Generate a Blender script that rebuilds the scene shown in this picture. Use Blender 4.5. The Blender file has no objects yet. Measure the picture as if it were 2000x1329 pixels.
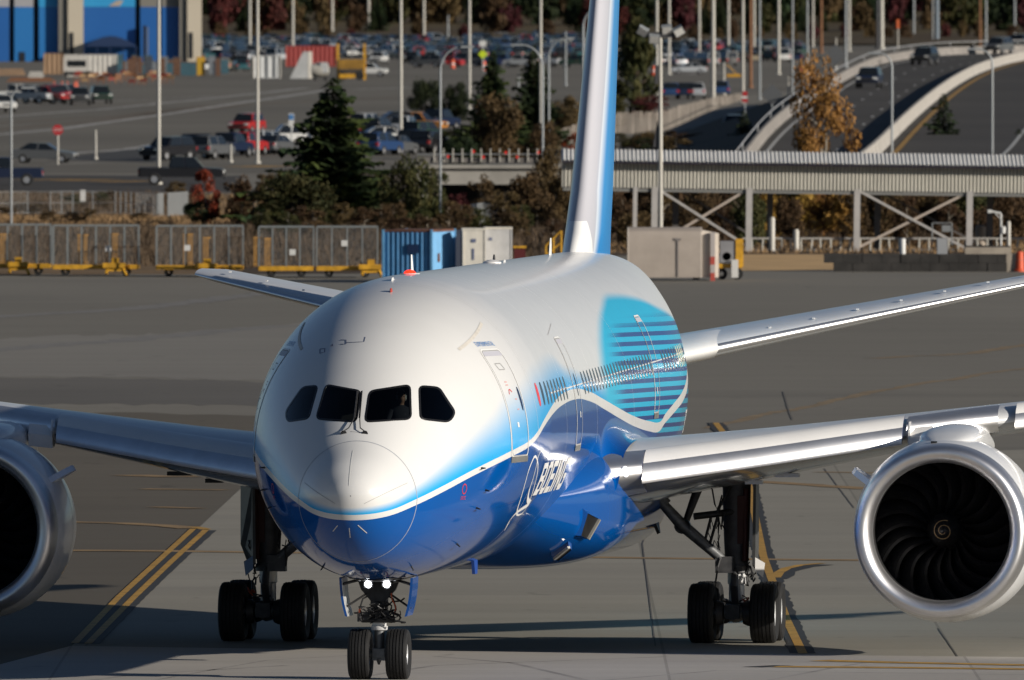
import bpy, bmesh, math, random
from math import sin, cos, pi, radians, sqrt, atan2
from mathutils import Vector, Matrix
random.seed(7)
SC = bpy.context.scene
COL = SC.collection
# ---------------------------------------------------------------- camera, sky, sun, exposure
CAM_H, FPX = 14.1, 39600.0
PITCH = math.atan(735.5 / FPX)
cam = bpy.data.cameras.new('camera'); camo = bpy.data.objects.new('camera', cam); COL.objects.link(camo)
camo.location = (0, 0, CAM_H); camo.rotation_euler = (pi / 2 - PITCH, 0, 0)
cam.sensor_width = 36; cam.lens = FPX / 2000 * 36; cam.clip_start = 1; cam.clip_end = 20000
cam.dof.use_dof = True; cam.dof.focus_distance = 405; cam.dof.aperture_fstop = 7
SC.camera = camo
SUN_EL, SUN_AZ = radians(16.6), radians(27)      # azimuth: towards the camera side of due right
sdir = Vector((cos(SUN_EL) * cos(SUN_AZ), -cos(SUN_EL) * sin(SUN_AZ), sin(SUN_EL)))
W = bpy.data.worlds.new('World'); SC.world = W; W.use_nodes = True
wn = W.node_tree; sky = wn.nodes.new('ShaderNodeTexSky'); sky.sky_type = 'NISHITA'; sky.sun_disc = False
sky.sun_elevation = SUN_EL; sky.sun_rotation = atan2(sdir.x, sdir.y)
sky.air_density = 0.62; sky.dust_density = 0.3; sky.ozone_density = 2.0
wn.links.new(sky.outputs[0], wn.nodes['Background'].inputs[0]); wn.nodes['Background'].inputs[1].default_value = 0.05
sun = bpy.data.lights.new('sun', 'SUN'); suno = bpy.data.objects.new('sun', sun); COL.objects.link(suno)
sun.energy = 5.0; sun.angle = radians(0.53); sun.color = (1.0, 0.925, 0.82)
suno.rotation_euler = sdir.to_track_quat('Z', 'Y').to_euler()
vs = SC.view_settings; vs.view_transform = 'Standard'; vs.look = 'None'; vs.exposure = 0.06; vs.gamma = 1.0
vs.use_curve_mapping = False
SC.cycles.max_bounces = 8; SC.cycles.transparent_max_bounces = 12

# ---------------------------------------------------------------- node helpers
class S:
    """a node socket with arithmetic"""
    def __init__(s, nt, sock): s.nt, s.k = nt, sock
    def m(s, op, o=None, o2=None, clamp=False):
        n = s.nt.nodes.new('ShaderNodeMath'); n.operation = op; n.use_clamp = clamp
        s.nt.links.new(s.k, n.inputs[0])
        for i, q in ((1, o), (2, o2)):
            if q is None: continue
            if isinstance(q, S): s.nt.links.new(q.k, n.inputs[i])
            else: n.inputs[i].default_value = q
        return S(s.nt, n.outputs[0])
    def __add__(s, o): return s.m('ADD', o)
    def __sub__(s, o): return s.m('SUBTRACT', o)
    def __mul__(s, o): return s.m('MULTIPLY', o)
    def __truediv__(s, o): return s.m('DIVIDE', o)
    def lt(s, o): return s.m('LESS_THAN', o)
    def gt(s, o): return s.m('GREATER_THAN', o)
    def abs(s): return s.m('ABSOLUTE')
    def inv(s): return (s * -1.0) + 1.0
    def ss(s, a, b):
        n = s.nt.nodes.new('ShaderNodeMapRange'); n.interpolation_type = 'SMOOTHSTEP'
        s.nt.links.new(s.k, n.inputs[0])
        for i, q in ((1, a), (2, b)):
            if isinstance(q, S): s.nt.links.new(q.k, n.inputs[i])
            else: n.inputs[i].default_value = q
        return S(s.nt, n.outputs[0])
    def curve(s, pts, x0, x1, y0, y1):
        n = s.nt.nodes.new('ShaderNodeFloatCurve'); c = n.mapping.curves[0]
        P = [((x - x0) / (x1 - x0), (y - y0) / (y1 - y0)) for x, y in pts]
        c.points[0].location = P[0]; c.points[1].location = P[-1]
        for p in P[1:-1]: c.points.new(*p)
        for p in c.points: p.handle_type = 'AUTO_CLAMPED'
        n.mapping.use_clip = False
        n.mapping.update()
        q = (s - x0) / (x1 - x0)
        s.nt.links.new(q.k, n.inputs['Value'])
        return S(s.nt, n.outputs[0]) * (y1 - y0) + y0
def mixc(nt, f, a, b):
    n = nt.nodes.new('ShaderNodeMix'); n.data_type = 'RGBA'
    for i, q in ((0, f), (6, a), (7, b)):
        if isinstance(q, S): nt.links.new(q.k, n.inputs[i])
        elif i == 0: n.inputs[0].default_value = q
        else: n.inputs[i].default_value = (*q, 1)
    return S(nt, n.outputs[2])
def coords(nt, kind='Object'):
    tc = nt.nodes.new('ShaderNodeTexCoord'); sp = nt.nodes.new('ShaderNodeSeparateXYZ')
    nt.links.new(tc.outputs[kind], sp.inputs[0])
    return tc.outputs[kind], S(nt, sp.outputs[0]), S(nt, sp.outputs[1]), S(nt, sp.outputs[2])
def noise(nt, vec, scale, detail=4, rough=.55, stretch=None):
    n = nt.nodes.new('ShaderNodeTexNoise'); n.inputs['Scale'].default_value = scale
    n.inputs['Detail'].default_value = detail; n.inputs['Roughness'].default_value = rough
    if stretch:
        mp = nt.nodes.new('ShaderNodeMapping'); mp.inputs['Scale'].default_value = stretch
        nt.links.new(vec, mp.inputs[0]); vec = mp.outputs[0]
    nt.links.new(vec, n.inputs['Vector'])
    return S(nt, n.outputs['Fac'])
MATS = {}
def mat(name, col=(.5, .5, .5), rough=.6, metal=0, var=0.0, vs_=1.0, bump=0, bs=20, coat=0, emit=None, es=1, spec=.5, back=None, kind='Object', stretch=None, rnd=0):
    if name in MATS: return MATS[name]
    m = bpy.data.materials.new(name); m.use_nodes = True; nt = m.node_tree; b = nt.nodes['Principled BSDF']
    b.inputs['Base Color'].default_value = (*col, 1); b.inputs['Roughness'].default_value = rough
    b.inputs['Metallic'].default_value = metal; b.inputs['Coat Weight'].default_value = coat
    b.inputs['Specular IOR Level'].default_value = spec
    if emit: b.inputs['Emission Color'].default_value = (*emit, 1); b.inputs['Emission Strength'].default_value = es
    if var or bump or rnd:
        vec, x, y, z = coords(nt, kind)
        if var or rnd:
            f = noise(nt, vec, vs_, 5, .6, stretch).ss(.3, .7) if var else None
            c = mixc(nt, f, tuple(q * (1 - var) for q in col), tuple(min(1, q * (1 + var)) for q in col)) if var else None
            if rnd:
                oi = nt.nodes.new('ShaderNodeObjectInfo'); h = nt.nodes.new('ShaderNodeHueSaturation')
                r = S(nt, oi.outputs['Random'])
                nt.links.new((r * (2 * rnd) + (1 - rnd)).k, h.inputs['Value'])
                nt.links.new((r * 7.3).m('FRACT').k, nt.nodes.new('ShaderNodeMath').inputs[0])
                if c: nt.links.new(c.k, h.inputs['Color'])
                else: h.inputs['Color'].default_value = (*col, 1)
                nt.links.new(h.outputs[0], b.inputs['Base Color'])
            else: nt.links.new(c.k, b.inputs['Base Color'])
        if bump:
            bn = nt.nodes.new('ShaderNodeBump'); bn.inputs['Strength'].default_value = bump; bn.inputs['Distance'].default_value = .02
            nt.links.new(noise(nt, vec, bs, 4).k, bn.inputs['Height']); nt.links.new(bn.outputs[0], b.inputs['Normal'])
    MATS[name] = m; return m

# ---------------------------------------------------------------- mesh helpers
class MB:
    def __init__(s): s.v = []; s.f = []; s.mi = []; s.cur = 0
    def add(s, vs, fs):
        o = len(s.v); s.v += [tuple(p) for p in vs]; s.f += [tuple(i + o for i in f) for f in fs]; s.mi += [s.cur] * len(fs); return s
    def box(s, c, size, M=None, taper=1.0):
        hx, hy, hz = size[0] / 2, size[1] / 2, size[2] / 2
        P = []
        for z in (-hz, hz):
            k = taper if z > 0 else 1
            for x, y in ((-hx, -hy), (hx, -hy), (hx, hy), (-hx, hy)): P.append(Vector((x * k, y * k, z)))
        if M is not None: P = [M @ p for p in P]
        c = Vector(c)
        return s.add([p + c for p in P], [(0, 3, 2, 1), (4, 5, 6, 7), (0, 1, 5, 4), (1, 2, 6, 5), (2, 3, 7, 6), (3, 0, 4, 7)])
    def bar(s, a, b, w, h, up=(0, 0, 1)):
        a = Vector(a); b = Vector(b); d = (b - a); L = d.length; d.normalize(); up = Vector(up)
        if abs(d.dot(up)) > .98: up = Vector((0, 1, 0))
        x = d.cross(up).normalized(); z = x.cross(d)
        P = []
        for q in (a, b):
            for sx, sz in ((-1, -1), (1, -1), (1, 1), (-1, 1)): P.append(q + x * (sx * w / 2) + z * (sz * h / 2))
        return s.add(P, [(0, 3, 2, 1), (4, 5, 6, 7), (0, 1, 5, 4), (1, 2, 6, 5), (2, 3, 7, 6), (3, 0, 4, 7)][:6])
    def tube(s, pts, r, n=8, cap=True):
        pts = [Vector(p) for p in pts]; R = r if isinstance(r, (list, tuple)) else [r] * len(pts)
        V = []; F = []
        up = None
        for i, p in enumerate(pts):
            d = (pts[min(i + 1, len(pts) - 1)] - pts[max(i - 1, 0)]).normalized()
            if up is None: up = Vector((0, 0, 1)) if abs(d.z) < .9 else Vector((0, 1, 0))
            x = d.cross(up).normalized(); y = x.cross(d).normalized(); up = y
            for k in range(n):
                a = 2 * pi * k / n; V.append(p + (x * cos(a) + y * sin(a)) * R[i])
        for i in range(len(pts) - 1):
            for k in range(n): F.append((i * n + k, i * n + (k + 1) % n, (i + 1) * n + (k + 1) % n, (i + 1) * n + k))
        if cap: F.append(tuple(range(n - 1, -1, -1))); F.append(tuple(range((len(pts) - 1) * n, len(pts) * n)))
        return s.add(V, F)
    def lathe(s, prof, o=(0, 0, 0), axis='y', n=48, a0=0, a1=2 * pi, closed=True):
        V = []; F = []; o = Vector(o); k = len(prof)
        N = n if closed else n + 1
        for i in range(N):
            a = a0 + (a1 - a0) * i / n
            for h, r in prof:
                if axis == 'y': p = Vector((r * sin(a), h, r * cos(a)))
                elif axis == 'x': p = Vector((h, r * cos(a), r * sin(a)))
                else: p = Vector((r * cos(a), r * sin(a), h))
                V.append(o + p)
        for i in range(n):
            j = (i + 1) % N
            for q in range(k - 1): F.append((i * k + q, i * k + q + 1, j * k + q + 1, j * k + q))
        return s.add(V, F)
    def prism(s, poly, vec):
        n = len(poly); vec = Vector(vec); P = [Vector(p) for p in poly]
        return s.add(P + [p + vec for p in P], [tuple(range(n - 1, -1, -1)), tuple(range(n, 2 * n))] + [(i, (i + 1) % n, n + (i + 1) % n, n + i) for i in range(n)])
    def grid(s, rows, closeu=False):
        n = len(rows[0]); V = [p for r in rows for p in r]; F = []
        for i in range(len(rows) - 1):
            for k in range(n if closeu else n - 1):
                F.append((i * n + k, i * n + (k + 1) % n, (i + 1) * n + (k + 1) % n, (i + 1) * n + k))
        return s.add(V, F)
    def mesh(s, name, mats, smooth=False, sharp=None):
        me = bpy.data.meshes.new(name); me.from_pydata(s.v, [], s.f); me.update()
        if not isinstance(mats, (list, tuple)): mats = [mats]
        for m in mats: me.materials.append(m)
        if len(mats) > 1: me.polygons.foreach_set('material_index', s.mi)
        bm = bmesh.new(); bm.from_mesh(me); bmesh.ops.recalc_face_normals(bm, faces=bm.faces); bm.to_mesh(me); bm.free()
        if smooth:
            me.polygons.foreach_set('use_smooth', [True] * len(me.polygons))
            me.set_sharp_from_angle(angle=radians(sharp or 40))
        return me
    def build(s, name, mats, parent=None, smooth=False, sharp=None):
        return link(name, s.mesh(name, mats, smooth, sharp), parent)
def link(name, me, parent=None):
    o = bpy.data.objects.new(name, me); COL.objects.link(o)
    if parent is not None: o.parent = parent
    return o
def tag(o, label=None, cat=None, group=None, kind=None):
    if label: o['label'] = label
    if cat: o['category'] = cat
    if group: o['group'] = group
    if kind: o['kind'] = kind
    return o
def thing(name, label, cat, loc=(0, 0, 0), rz=0, group=None):
    o = bpy.data.objects.new(name, None); COL.objects.link(o); o.location = loc; o.rotation_euler = (0, 0, rz)
    return tag(o, label, cat, group)
def dup(root, loc, rz, label=None, group=None, scale=None):
    r = root.copy(); COL.objects.link(r); r.location = loc; r.rotation_euler = (0, 0, rz)
    if scale: r.scale = scale
    if label: r['label'] = label
    if group: r['group'] = group
    for ch in list(root.children):
        c = ch.copy(); COL.objects.link(c); c.parent = r
        for g in ch.children:
            d = g.copy(); COL.objects.link(d); d.parent = c
    return r
def smooth(pts, n=6, closed=False):
    out = []; m = len(pts)
    for i in range(m if closed else m - 1):
        g = (lambda j: pts[j % m]) if closed else (lambda j: pts[max(0, min(m - 1, j))])
        for k in range(n):
            t = k / n; out.append(tuple(.5 * (2 * b + (c - a) * t + (2 * a - 5 * b + 4 * c - d) * t * t + (3 * b - a - 3 * c + d) * t ** 3) for a, b, c, d in zip(g(i - 1), g(i), g(i + 1), g(i + 2))))
    return out if closed else out + [pts[-1]]
def G(u, v, z=0.0):
    """the point at height z that the photograph shows at pixel (u, v) of 2000 x 1329: used to measure where things stand"""
    d = Vector(((u - 1000) / FPX, cos(PITCH) + (664.5 - v) / FPX * sin(PITCH), -sin(PITCH) + (664.5 - v) / FPX * cos(PITCH)))
    return Vector((0, 0, CAM_H)) + d * ((z - CAM_H) / d.z)
def D(u, v, d):
    """the point at distance d shown at pixel (u, v)"""
    r = Vector(((u - 1000) / FPX, cos(PITCH) + (664.5 - v) / FPX * sin(PITCH), -sin(PITCH) + (664.5 - v) / FPX * cos(PITCH)))
    return Vector((0, 0, CAM_H)) + r * (d / r.y)
# ================================================================ the airliner
# local frame: x to port (right in the picture), y = metres behind the nose tip, z up
YAW = radians(6.06)
AX = Vector((sin(YAW), cos(YAW), 0))
AIR = thing('airliner', 'white and blue twin-engine airliner taxiing towards the viewer on the concrete', 'airplane',
            Vector((-2.61, 399.0, 0)) - 5.0 * AX, -YAW)
T_ = [0,.03,.1,.25,.5,1.15,1.7,2.5,3.2,4,5,6,7,8,9,10,11.5,36,38,40,42,44,46,48,50,52,54,55.5,56.2]
ZT = [3.75,3.90,4.03,4.19,4.40,4.76,5.14,5.72,6.2,6.65,7.07,7.38,7.60,7.75,7.84,7.885,7.9,7.9,7.9,7.9,7.9,7.88,7.84,7.77,7.66,7.5,7.28,7.05,6.8]
ZB = [3.75,3.55,3.35,3.08,2.82,2.44,2.28,2.13,2.04,1.98,1.94,1.93,1.93,1.93,1.93,1.93,1.93,1.93,2.02,2.3,2.72,3.2,3.72,4.26,4.8,5.33,5.85,6.25,6.6]
HW = [0,.2,.36,.56,.78,1.12,1.38,1.69,1.93,2.17,2.42,2.61,2.74,2.83,2.88,2.9,2.9,2.9,2.84,2.7,2.48,2.2,1.87,1.54,1.2,.87,.55,.32,.12]
ZM = [3.75,3.75,3.74,3.72,3.70,3.67,3.72,3.88,4.04,4.2,4.36,4.5,4.6,4.68,4.72,4.75,4.76,4.76,4.8,4.95,5.15,5.4,5.65,5.9,6.1,6.3,6.45,6.6,6.7]
QX = [sqrt(t) for t in T_]
def slopes(X, Y):
    h = [X[i + 1] - X[i] for i in range(len(X) - 1)]; d = [(Y[i + 1] - Y[i]) / h[i] for i in range(len(h))]
    m = [d[0]] + [0] * (len(X) - 2) + [d[-1]]
    for i in range(1, len(X) - 1):
        if d[i - 1] * d[i] > 0:
            a, b = 2 * h[i] + h[i - 1], h[i] + 2 * h[i - 1]; m[i] = (a + b) / (a / d[i - 1] + b / d[i])
    return m
import bisect
PR = [(Y, slopes(QX, Y)) for Y in (ZT, ZB, HW, ZM)]
def prof(t):
    q = sqrt(max(0, min(t, 56.2))); i = max(0, min(len(QX) - 2, bisect.bisect_right(QX, q) - 1)); h = QX[i + 1] - QX[i]; s = (q - QX[i]) / h
    a, b, c, d = 2*s**3 - 3*s*s + 1, s**3 - 2*s*s + s, -2*s**3 + 3*s*s, s**3 - s*s
    return [a * Y[i] + b * h * M[i] + c * Y[i + 1] + d * h * M[i + 1] for Y, M in PR]
def impl(p):
    zt, zb, hw, zm = prof(p[1]); hh = (zt - zm) if p[2] > zm else (zm - zb)
    return (p[0] / max(hw, 1e-3)) ** 2 + ((p[2] - zm) / max(hh, 1e-3)) ** 2 - 1
def nrm(p):
    e = 2e-3
    return Vector([impl([p[j] + (e if j == i else 0) for j in range(3)]) - impl([p[j] - (e if j == i else 0) for j in range(3)]) for i in range(3)]).normalized()
def sphi(t, ph, off=0.0):
    zt, zb, hw, zm = prof(t); c = cos(ph)
    p = Vector((hw * sin(ph), t, zm + (zt - zm if c > 0 else zm - zb) * c))
    return p + nrm(p) * off if off else p
def sz(t, z, side=1, off=0.0):
    zt, zb, hw, zm = prof(t); hh = (zt - zm) if z > zm else (zm - zb)
    p = Vector((side * hw * sqrt(max(0, 1 - ((z - zm) / hh) ** 2)), t, z))
    return p + nrm(p) * off if off else p
def sf(l, z, off=0.0):
    """front view (l, z) onto the nose"""
    a, b = .0, 9.0
    for _ in range(34):
        m = (a + b) / 2
        if impl((l, m, z)) > 0: a = m
        else: b = m
    p = Vector((l, b, z)); return p + nrm(p) * off if off else p
def ribbon(mb, pts, w, off, side=1, mode='z', step=.12, closed=False):
    """a flat strip lying on the skin along (t, z) or front-view (l, z) points"""
    P = [Vector((*p, 0)) for p in pts]
    if closed: P.append(P[0])
    Q = []
    for a, b in zip(P, P[1:]):
        n = max(1, int((b - a).length / step))
        Q += [a.lerp(b, i / n) for i in range(n)]
    Q.append(P[-1])
    rows = []
    for i, q in enumerate(Q):
        A_ = Q[i - 1] if i else (Q[-2] if closed else Q[0]); B_ = Q[i + 1] if i < len(Q) - 1 else (Q[1] if closed else Q[-1])
        f = (lambda x, y: sz(x, y, side, off)) if mode == 'z' else (lambda x, y: sf(x, y, off))
        ww = w(i / max(1, len(Q) - 1)) if callable(w) else w
        p = f(q.x, q.y); a3 = f(A_.x, A_.y); b3 = f(B_.x, B_.y)
        n = nrm(p); s = (b3 - a3).cross(n).normalized() * (ww / 2)
        rows.append([p - s, p + s])
    mb.grid(rows); return mb
def rounded(poly, r, n=4):
    out = []
    for i, p in enumerate(poly):
        p = Vector(p); a = Vector(poly[i - 1]) - p; b = Vector(poly[(i + 1) % len(poly)]) - p
        ra = min(r, a.length * .45); rb = min(r, b.length * .45); A_ = p + a.normalized() * ra; B_ = p + b.normalized() * rb
        for k in range(n + 1):
            s = k / n; out.append((A_ * (1 - s) ** 2 + p * 2 * s * (1 - s) + B_ * s * s))
    return out
def resample(poly, step):
    out = []
    for i, p in enumerate(poly):
        b = poly[(i + 1) % len(poly)]; n = max(1, int((b - p).length / step))
        out += [p.lerp(b, k / n) for k in range(n)]
    return out
def offset(poly, d):
    n = len(poly); out = []
    ar = sum(poly[i - 1].x * poly[i].y - poly[i].x * poly[i - 1].y for i in range(n))
    sg = 1 if ar > 0 else -1
    for i in range(n):
        e = (poly[(i + 1) % n] - poly[i - 1]).normalized(); out.append(poly[i] + Vector((e.y, -e.x)) * d * sg)
    return out
def inside(poly, x, y):
    c = False; n = len(poly)
    for i in range(n):
        a, b = poly[i - 1], poly[i]
        if (a[1] > y) != (b[1] > y) and x < (b[0] - a[0]) * (y - a[1]) / (b[1] - a[1]) + a[0]: c = not c
    return c

# ---- paint
WHITE, SKYB, CYAN, NAVY, DEEP = (.69, .69, .68), (.002, .36, .76), (.003, .465, .73), (.008, .05, .23), (.0005, .080, .335)
STRIPE = [(0, 3.30), (.3, 3.366), (1.0, 3.547), (2.27, 3.856), (3.88, 4.187), (5.67, 4.447), (7.14, 4.615), (8.0, 4.78), (8.9, 4.99), (10.43, 5.211), (12.6, 5.37), (15.0, 5.42), (17.6, 5.324),
          (20.4, 5.098), (23.4, 4.844), (26.6, 4.603), (29.9, 4.43), (31.7, 4.37), (33.1, 4.53), (35.2, 4.74), (38.3, 5.05), (43, 5.7), (60, 8)]
def livery():
    m = bpy.data.materials.new('airliner_paint'); m.use_nodes = True; nt = m.node_tree; b = nt.nodes['Principled BSDF']
    vec, X, T, Z = coords(nt)
    zl = T.curve(STRIPE, 0, 60, 3, 8)
    hw = T.ss(8, 13) * .045 + .058
    dz = Z - zl
    top = dz.gt(hw); below = dz.lt(hw * -1)
    gh = T.curve([(0, .16), (1, .26), (3, .6), (5, .95), (7, 1.2), (10, 1.0), (13, .85), (15, .5), (19, .4), (60, .4)], 0, 60, 0, 1.4)
    g = (dz - hw).ss(0, gh).inv()
    c = mixc(nt, g.m('POWER', .75), WHITE, SKYB)
    # cyan block aft with navy bars
    tf = Z.curve([(3, 20), (5.0, 20.4), (5.5, 20.9), (6.0, 21.8), (6.6, 24.6), (7.1, 29.5), (8, 40)], 3, 8, 15, 45)
    dT = T - tf
    ztop = T.curve([(0, 7.15), (30, 7.15), (35, 7.05), (39, 6.74), (45, 6.3), (60, 5)], 0, 60, 4, 8)
    blk = dT.ss(-1.0, 1.3) * (Z - ztop).ss(-.12, .1).inv()
    ph = ((Z + (T - 25.0) * .0135 - 4.83) / .193).m('FRACT')
    bar = ph.lt(.47) * dT.ss(1.0, 5.0) * Z.ss(6.35, 6.75).inv()
    cb = mixc(nt, bar, CYAN, NAVY)
    c = mixc(nt, blk, c, cb)
    pin = (Z - (T - 10.0) * .0095 - 5.53).abs().lt(.013) * T.gt(10.4)
    c = mixc(nt, pin, c, (.8, .79, .76))
    lower = mixc(nt, T.gt(31.7), DEEP, cb)
    c = mixc(nt, below, c, lower)
    c = mixc(nt, dz.abs().lt(hw), c, WHITE)
    gm = nt.nodes.new('ShaderNodeNewGeometry')
    c = mixc(nt, S(nt, gm.outputs['Backfacing']), c, (.012, .012, .013))
    n1 = noise(nt, vec, .6, 5).ss(.25, .75)
    dk = nt.nodes.new('ShaderNodeMix'); dk.data_type = 'RGBA'; dk.blend_type = 'MULTIPLY'; nt.links.new((n1 * .10).k, dk.inputs[0]); nt.links.new(c.k, dk.inputs[6]); dk.inputs[7].default_value = (.7, .68, .64, 1); c = S(nt, dk.outputs[2])
    nt.links.new(c.k, b.inputs['Base Color'])
    nt.links.new((noise(nt, vec, 3, 4) * .05 + below.inv() * .14 + .06).k, b.inputs['Roughness'])
    b.inputs['Coat Weight'].default_value = .15; b.inputs['Coat Roughness'].default_value = .05
    return m
PAINT = livery()
GREYL = mat('wing_grey', (.64, .65, .66), .32, var=.06, vs_=.7, coat=.2)
WHITEP = mat('white_paint', (.78, .77, .75), .3, var=.03, coat=.3)
METAL = mat('polished_metal', (.89, .89, .90), .43, 1, var=.05, vs_=2)
LIPM = mat('brushed_lip', (.82, .82, .84), .40, 1, var=.05, vs_=2)
STEEL = mat('gear_steel', (.16, .165, .17), .42, .4, var=.25, vs_=6)
DARKM = mat('dark_metal', (.035, .035, .037), .5, .4, var=.3, vs_=8)
RUBBER = mat('rubber', (.007, .007, .0075), .75, var=.3, vs_=5, bump=.2, bs=60)
BLACK = mat('black', (.006, .006, .007), .5)
HAIRL = mat('panel_line', (.28, .28, .28), .6)
WHITEL = mat('white_line', (.72, .72, .7), .4)
REDM = mat('red_mark', (.55, .03, .03), .5)
WGLASS = mat('cabin_glass', (.012, .014, .03), .08, coat=.5)

# ---- fuselage
WIN = []
for s in (1, -1):
    WIN.append(rounded([Vector((s * x, z)) for x, z in ((.085, 5.735), (.828, 5.85), (.934, 5.20), (.084, 5.155))], .10))
    WIN.append(rounded([Vector((s * x, z)) for x, z in ((1.0, 5.826), (1.345, 5.79), (1.676, 5.303), (1.6, 5.125), (1.1, 5.20))], .09))
WIN = [resample(w, .04) for w in WIN]
ts = [(i / 30) ** 2 for i in range(31)] + [1 + .028 * i for i in range(1, 111)]
ts += [ts[-1] + .14 * i for i in range(1, 58)]
t0 = ts[-1]; ts += [t0 + (36 - t0) * i / 26 for i in range(1, 27)] + [36 + 20.2 * i / 50 for i in range(1, 51)]
NPH = 288
rows = [[sphi(max(t, 1e-4), 2 * pi * k / NPH) for k in range(NPH)] for t in ts]
mb = MB(); mb.grid(rows, True)
keep = []
for f in mb.f:
    c = [sum(mb.v[i][j] for i in f) / 4 for j in range(3)]
    if 1.4 < c[1] < 4 and 5 < c[2] < 5.9 and any(inside(w, c[0], c[2]) for w in WIN): continue
    keep.append(f)
mb.f = keep; mb.mi = [0] * len(keep)
mb.add([rows[-1][k] for k in range(NPH)], [tuple(range(NPH))])
FUS = mb.build('fuselage', PAINT, AIR, True, 60)
tag(FUS, 'white fuselage with light blue fading into a white stripe over deep blue')

# cockpit glazing
def glassmat():
    m = bpy.data.materials.new('cockpit_glass'); m.use_nodes = True; nt = m.node_tree
    out = nt.nodes['Material Output']; nt.nodes.remove(nt.nodes['Principled BSDF'])
    tr = nt.nodes.new('ShaderNodeBsdfTransparent'); tr.inputs[0].default_value = (.30, .33, .33, 1)
    gl = nt.nodes.new('ShaderNodeBsdfGlossy'); gl.inputs['Roughness'].default_value = .03
    fr = nt.nodes.new('ShaderNodeFresnel'); fr.inputs[0].default_value = 1.35
    mx = nt.nodes.new('ShaderNodeMixShader'); nt.links.new(fr.outputs[0], mx.inputs[0])
    nt.links.new(tr.outputs[0], mx.inputs[1]); nt.links.new(gl.outputs[0], mx.inputs[2]); nt.links.new(mx.outputs[0], out.inputs[0])
    return m
CGLASS = glassmat()
SEAL = mat('window_seal', (.008, .008, .009), .4)
for w in WIN:
    c = Vector((sum(p.x for p in w) / len(w), sum(p.y for p in w) / len(w)))
    m1 = MB(); rr = []
    for k in (0.02, .25, .5, .7, .85, 1.0): rr.append([sf(*(c + (p - c) * k), .002) for p in w])
    m1.grid(rr, True)
    pane = m1.build('windshield_pane', CGLASS, FUS, True)
    m2 = MB(); rr = []
    for d, o in ((.02, .001), (.016, .006), (-.016, .006), (-.02, -.03)): rr.append([sf(p.x, p.y, o) for p in offset(w, d)])
    m2.grid(rr, True); m2.build('window_seal', SEAL, pane, True)
# cockpit interior
mi = MB()
rr = [[sphi(t, 2 * pi * k / 48, -.12) for k in range(48)] for t in (1.35, 1.8, 2.4, 3.0, 3.6, 4.3)]
mi2 = MB()
zt, zb, hwd, zm = prof(4.3)
mi2.add([sphi(4.3, 2 * pi * k / 40, -.05) for k in range(40)], [tuple(range(40))])
mi2.add([(-.9, 1.6, 4.55), (.9, 1.6, 4.55), (2.0, 4.3, 4.55), (-2.0, 4.3, 4.55)], [(0, 1, 2, 3)])
mi2.build('cockpit_interior', mat('cockpit_dark', (.014, .014, .015), .8), FUS)
gsd = MB(); gsd.grid([[sf(x, 5.12, -.12) for x in [-1.2 + .15 * i for i in range(17)]], [Vector((x, 3.0 + .15 * abs(x), 5.17)) for x in [-1.2 + .15 * i for i in range(17)]], [Vector((x, 3.02 + .15 * abs(x), 4.6)) for x in [-1.2 + .15 * i for i in range(17)]]])
gsd.build('instrument_panel', mat('glareshield', (.03, .028, .026), .8, var=.4, vs_=6), FUS)
for s in (1, -1):
    st = MB(); st.box((s * .62, 3.95, 5.05), (.5, .14, .95)); st.box((s * .62, 3.65, 4.72), (.5, .55, .16)); st.box((s * .62, 3.95, 5.62), (.28, .12, .22))
    st.build('crew_seat', mat('seat_cloth', (.05, .045, .04), .9), FUS)
# wipers
for s, pts in ((-1, [(-.30, 4.93), (-.2, 5.0), (-.13, 5.17), (-.15, 5.70)]), (1, [(.12, 4.93), (.02, 5.0), (-.015, 5.17), (-.05, 5.70)])):
    w = MB(); w.tube([sf(x, z, .05) for x, z in pts], .011, 6); w.tube([sf(pts[2][0] - s * .015, 5.2, .04), sf(pts[3][0] - s * .015, 5.7, .04)], .013, 6)
    w.lathe([(-.01, 0), (-.01, .06), (.03, .05), (.05, 0)], sf(*pts[0], 0), 'y', 14)
    w.build('wiper', DARKM, FUS, True)
w = MB(); ribbon(w, [(-.17, 4.965), (.02, 4.95)], .015, .004, mode='f'); w.build('wiper_link', HAIRL, FUS)
# radome ring, lightning strips, cabin windows
rg = MB(); ring = []
for k in range(121):
    ph = 2 * pi * k / 120; ring.append(ph)
rrw = [[sphi(1.15 + .05 * max(0, cos(ph)) ** 2 + .09 * (1 - abs(cos(ph))) + d, ph, .003) for d in (-.009, .009)] for ph in ring]
rg.grid(rrw); rad = rg.build('radome_seam', mat('seam_grey', (.34, .36, .4), .5), FUS)
for pts in ([(-.05, 4.61), (-.035, 3.95)], [(-1.02, 3.98), (-.31, 3.60)], [(1.0, 3.98), (.26, 3.60)], [(-.05, 3.12), (-.05, 2.93)], [(-.28, 3.17), (-.39, 3.05)], [(.12, 3.18), (.28, 3.02)]):
    q = MB(); thick = .016 if abs(pts[0][0]) < .5 else .008
    ribbon(q, pts, thick, .006, mode='f', step=.05); q.build('lightning_strip', WHITEL if thick > .01 else HAIRL, FUS)
def oval(t, z, wt, hz, side, off, n=16):
    return [sz(t + wt / 2 * cos(a) * (abs(cos(a)) ** -.35 if abs(cos(a)) > 1e-6 else 0), z + hz / 2 * sin(a), side, off) for a in [2 * pi * k / n for k in range(n)]]
CREAMW = mat('window_shade', (.62, .62, .42), .4)
REDW = mat('red_cover', (.62, .06, .07), .4)
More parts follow.
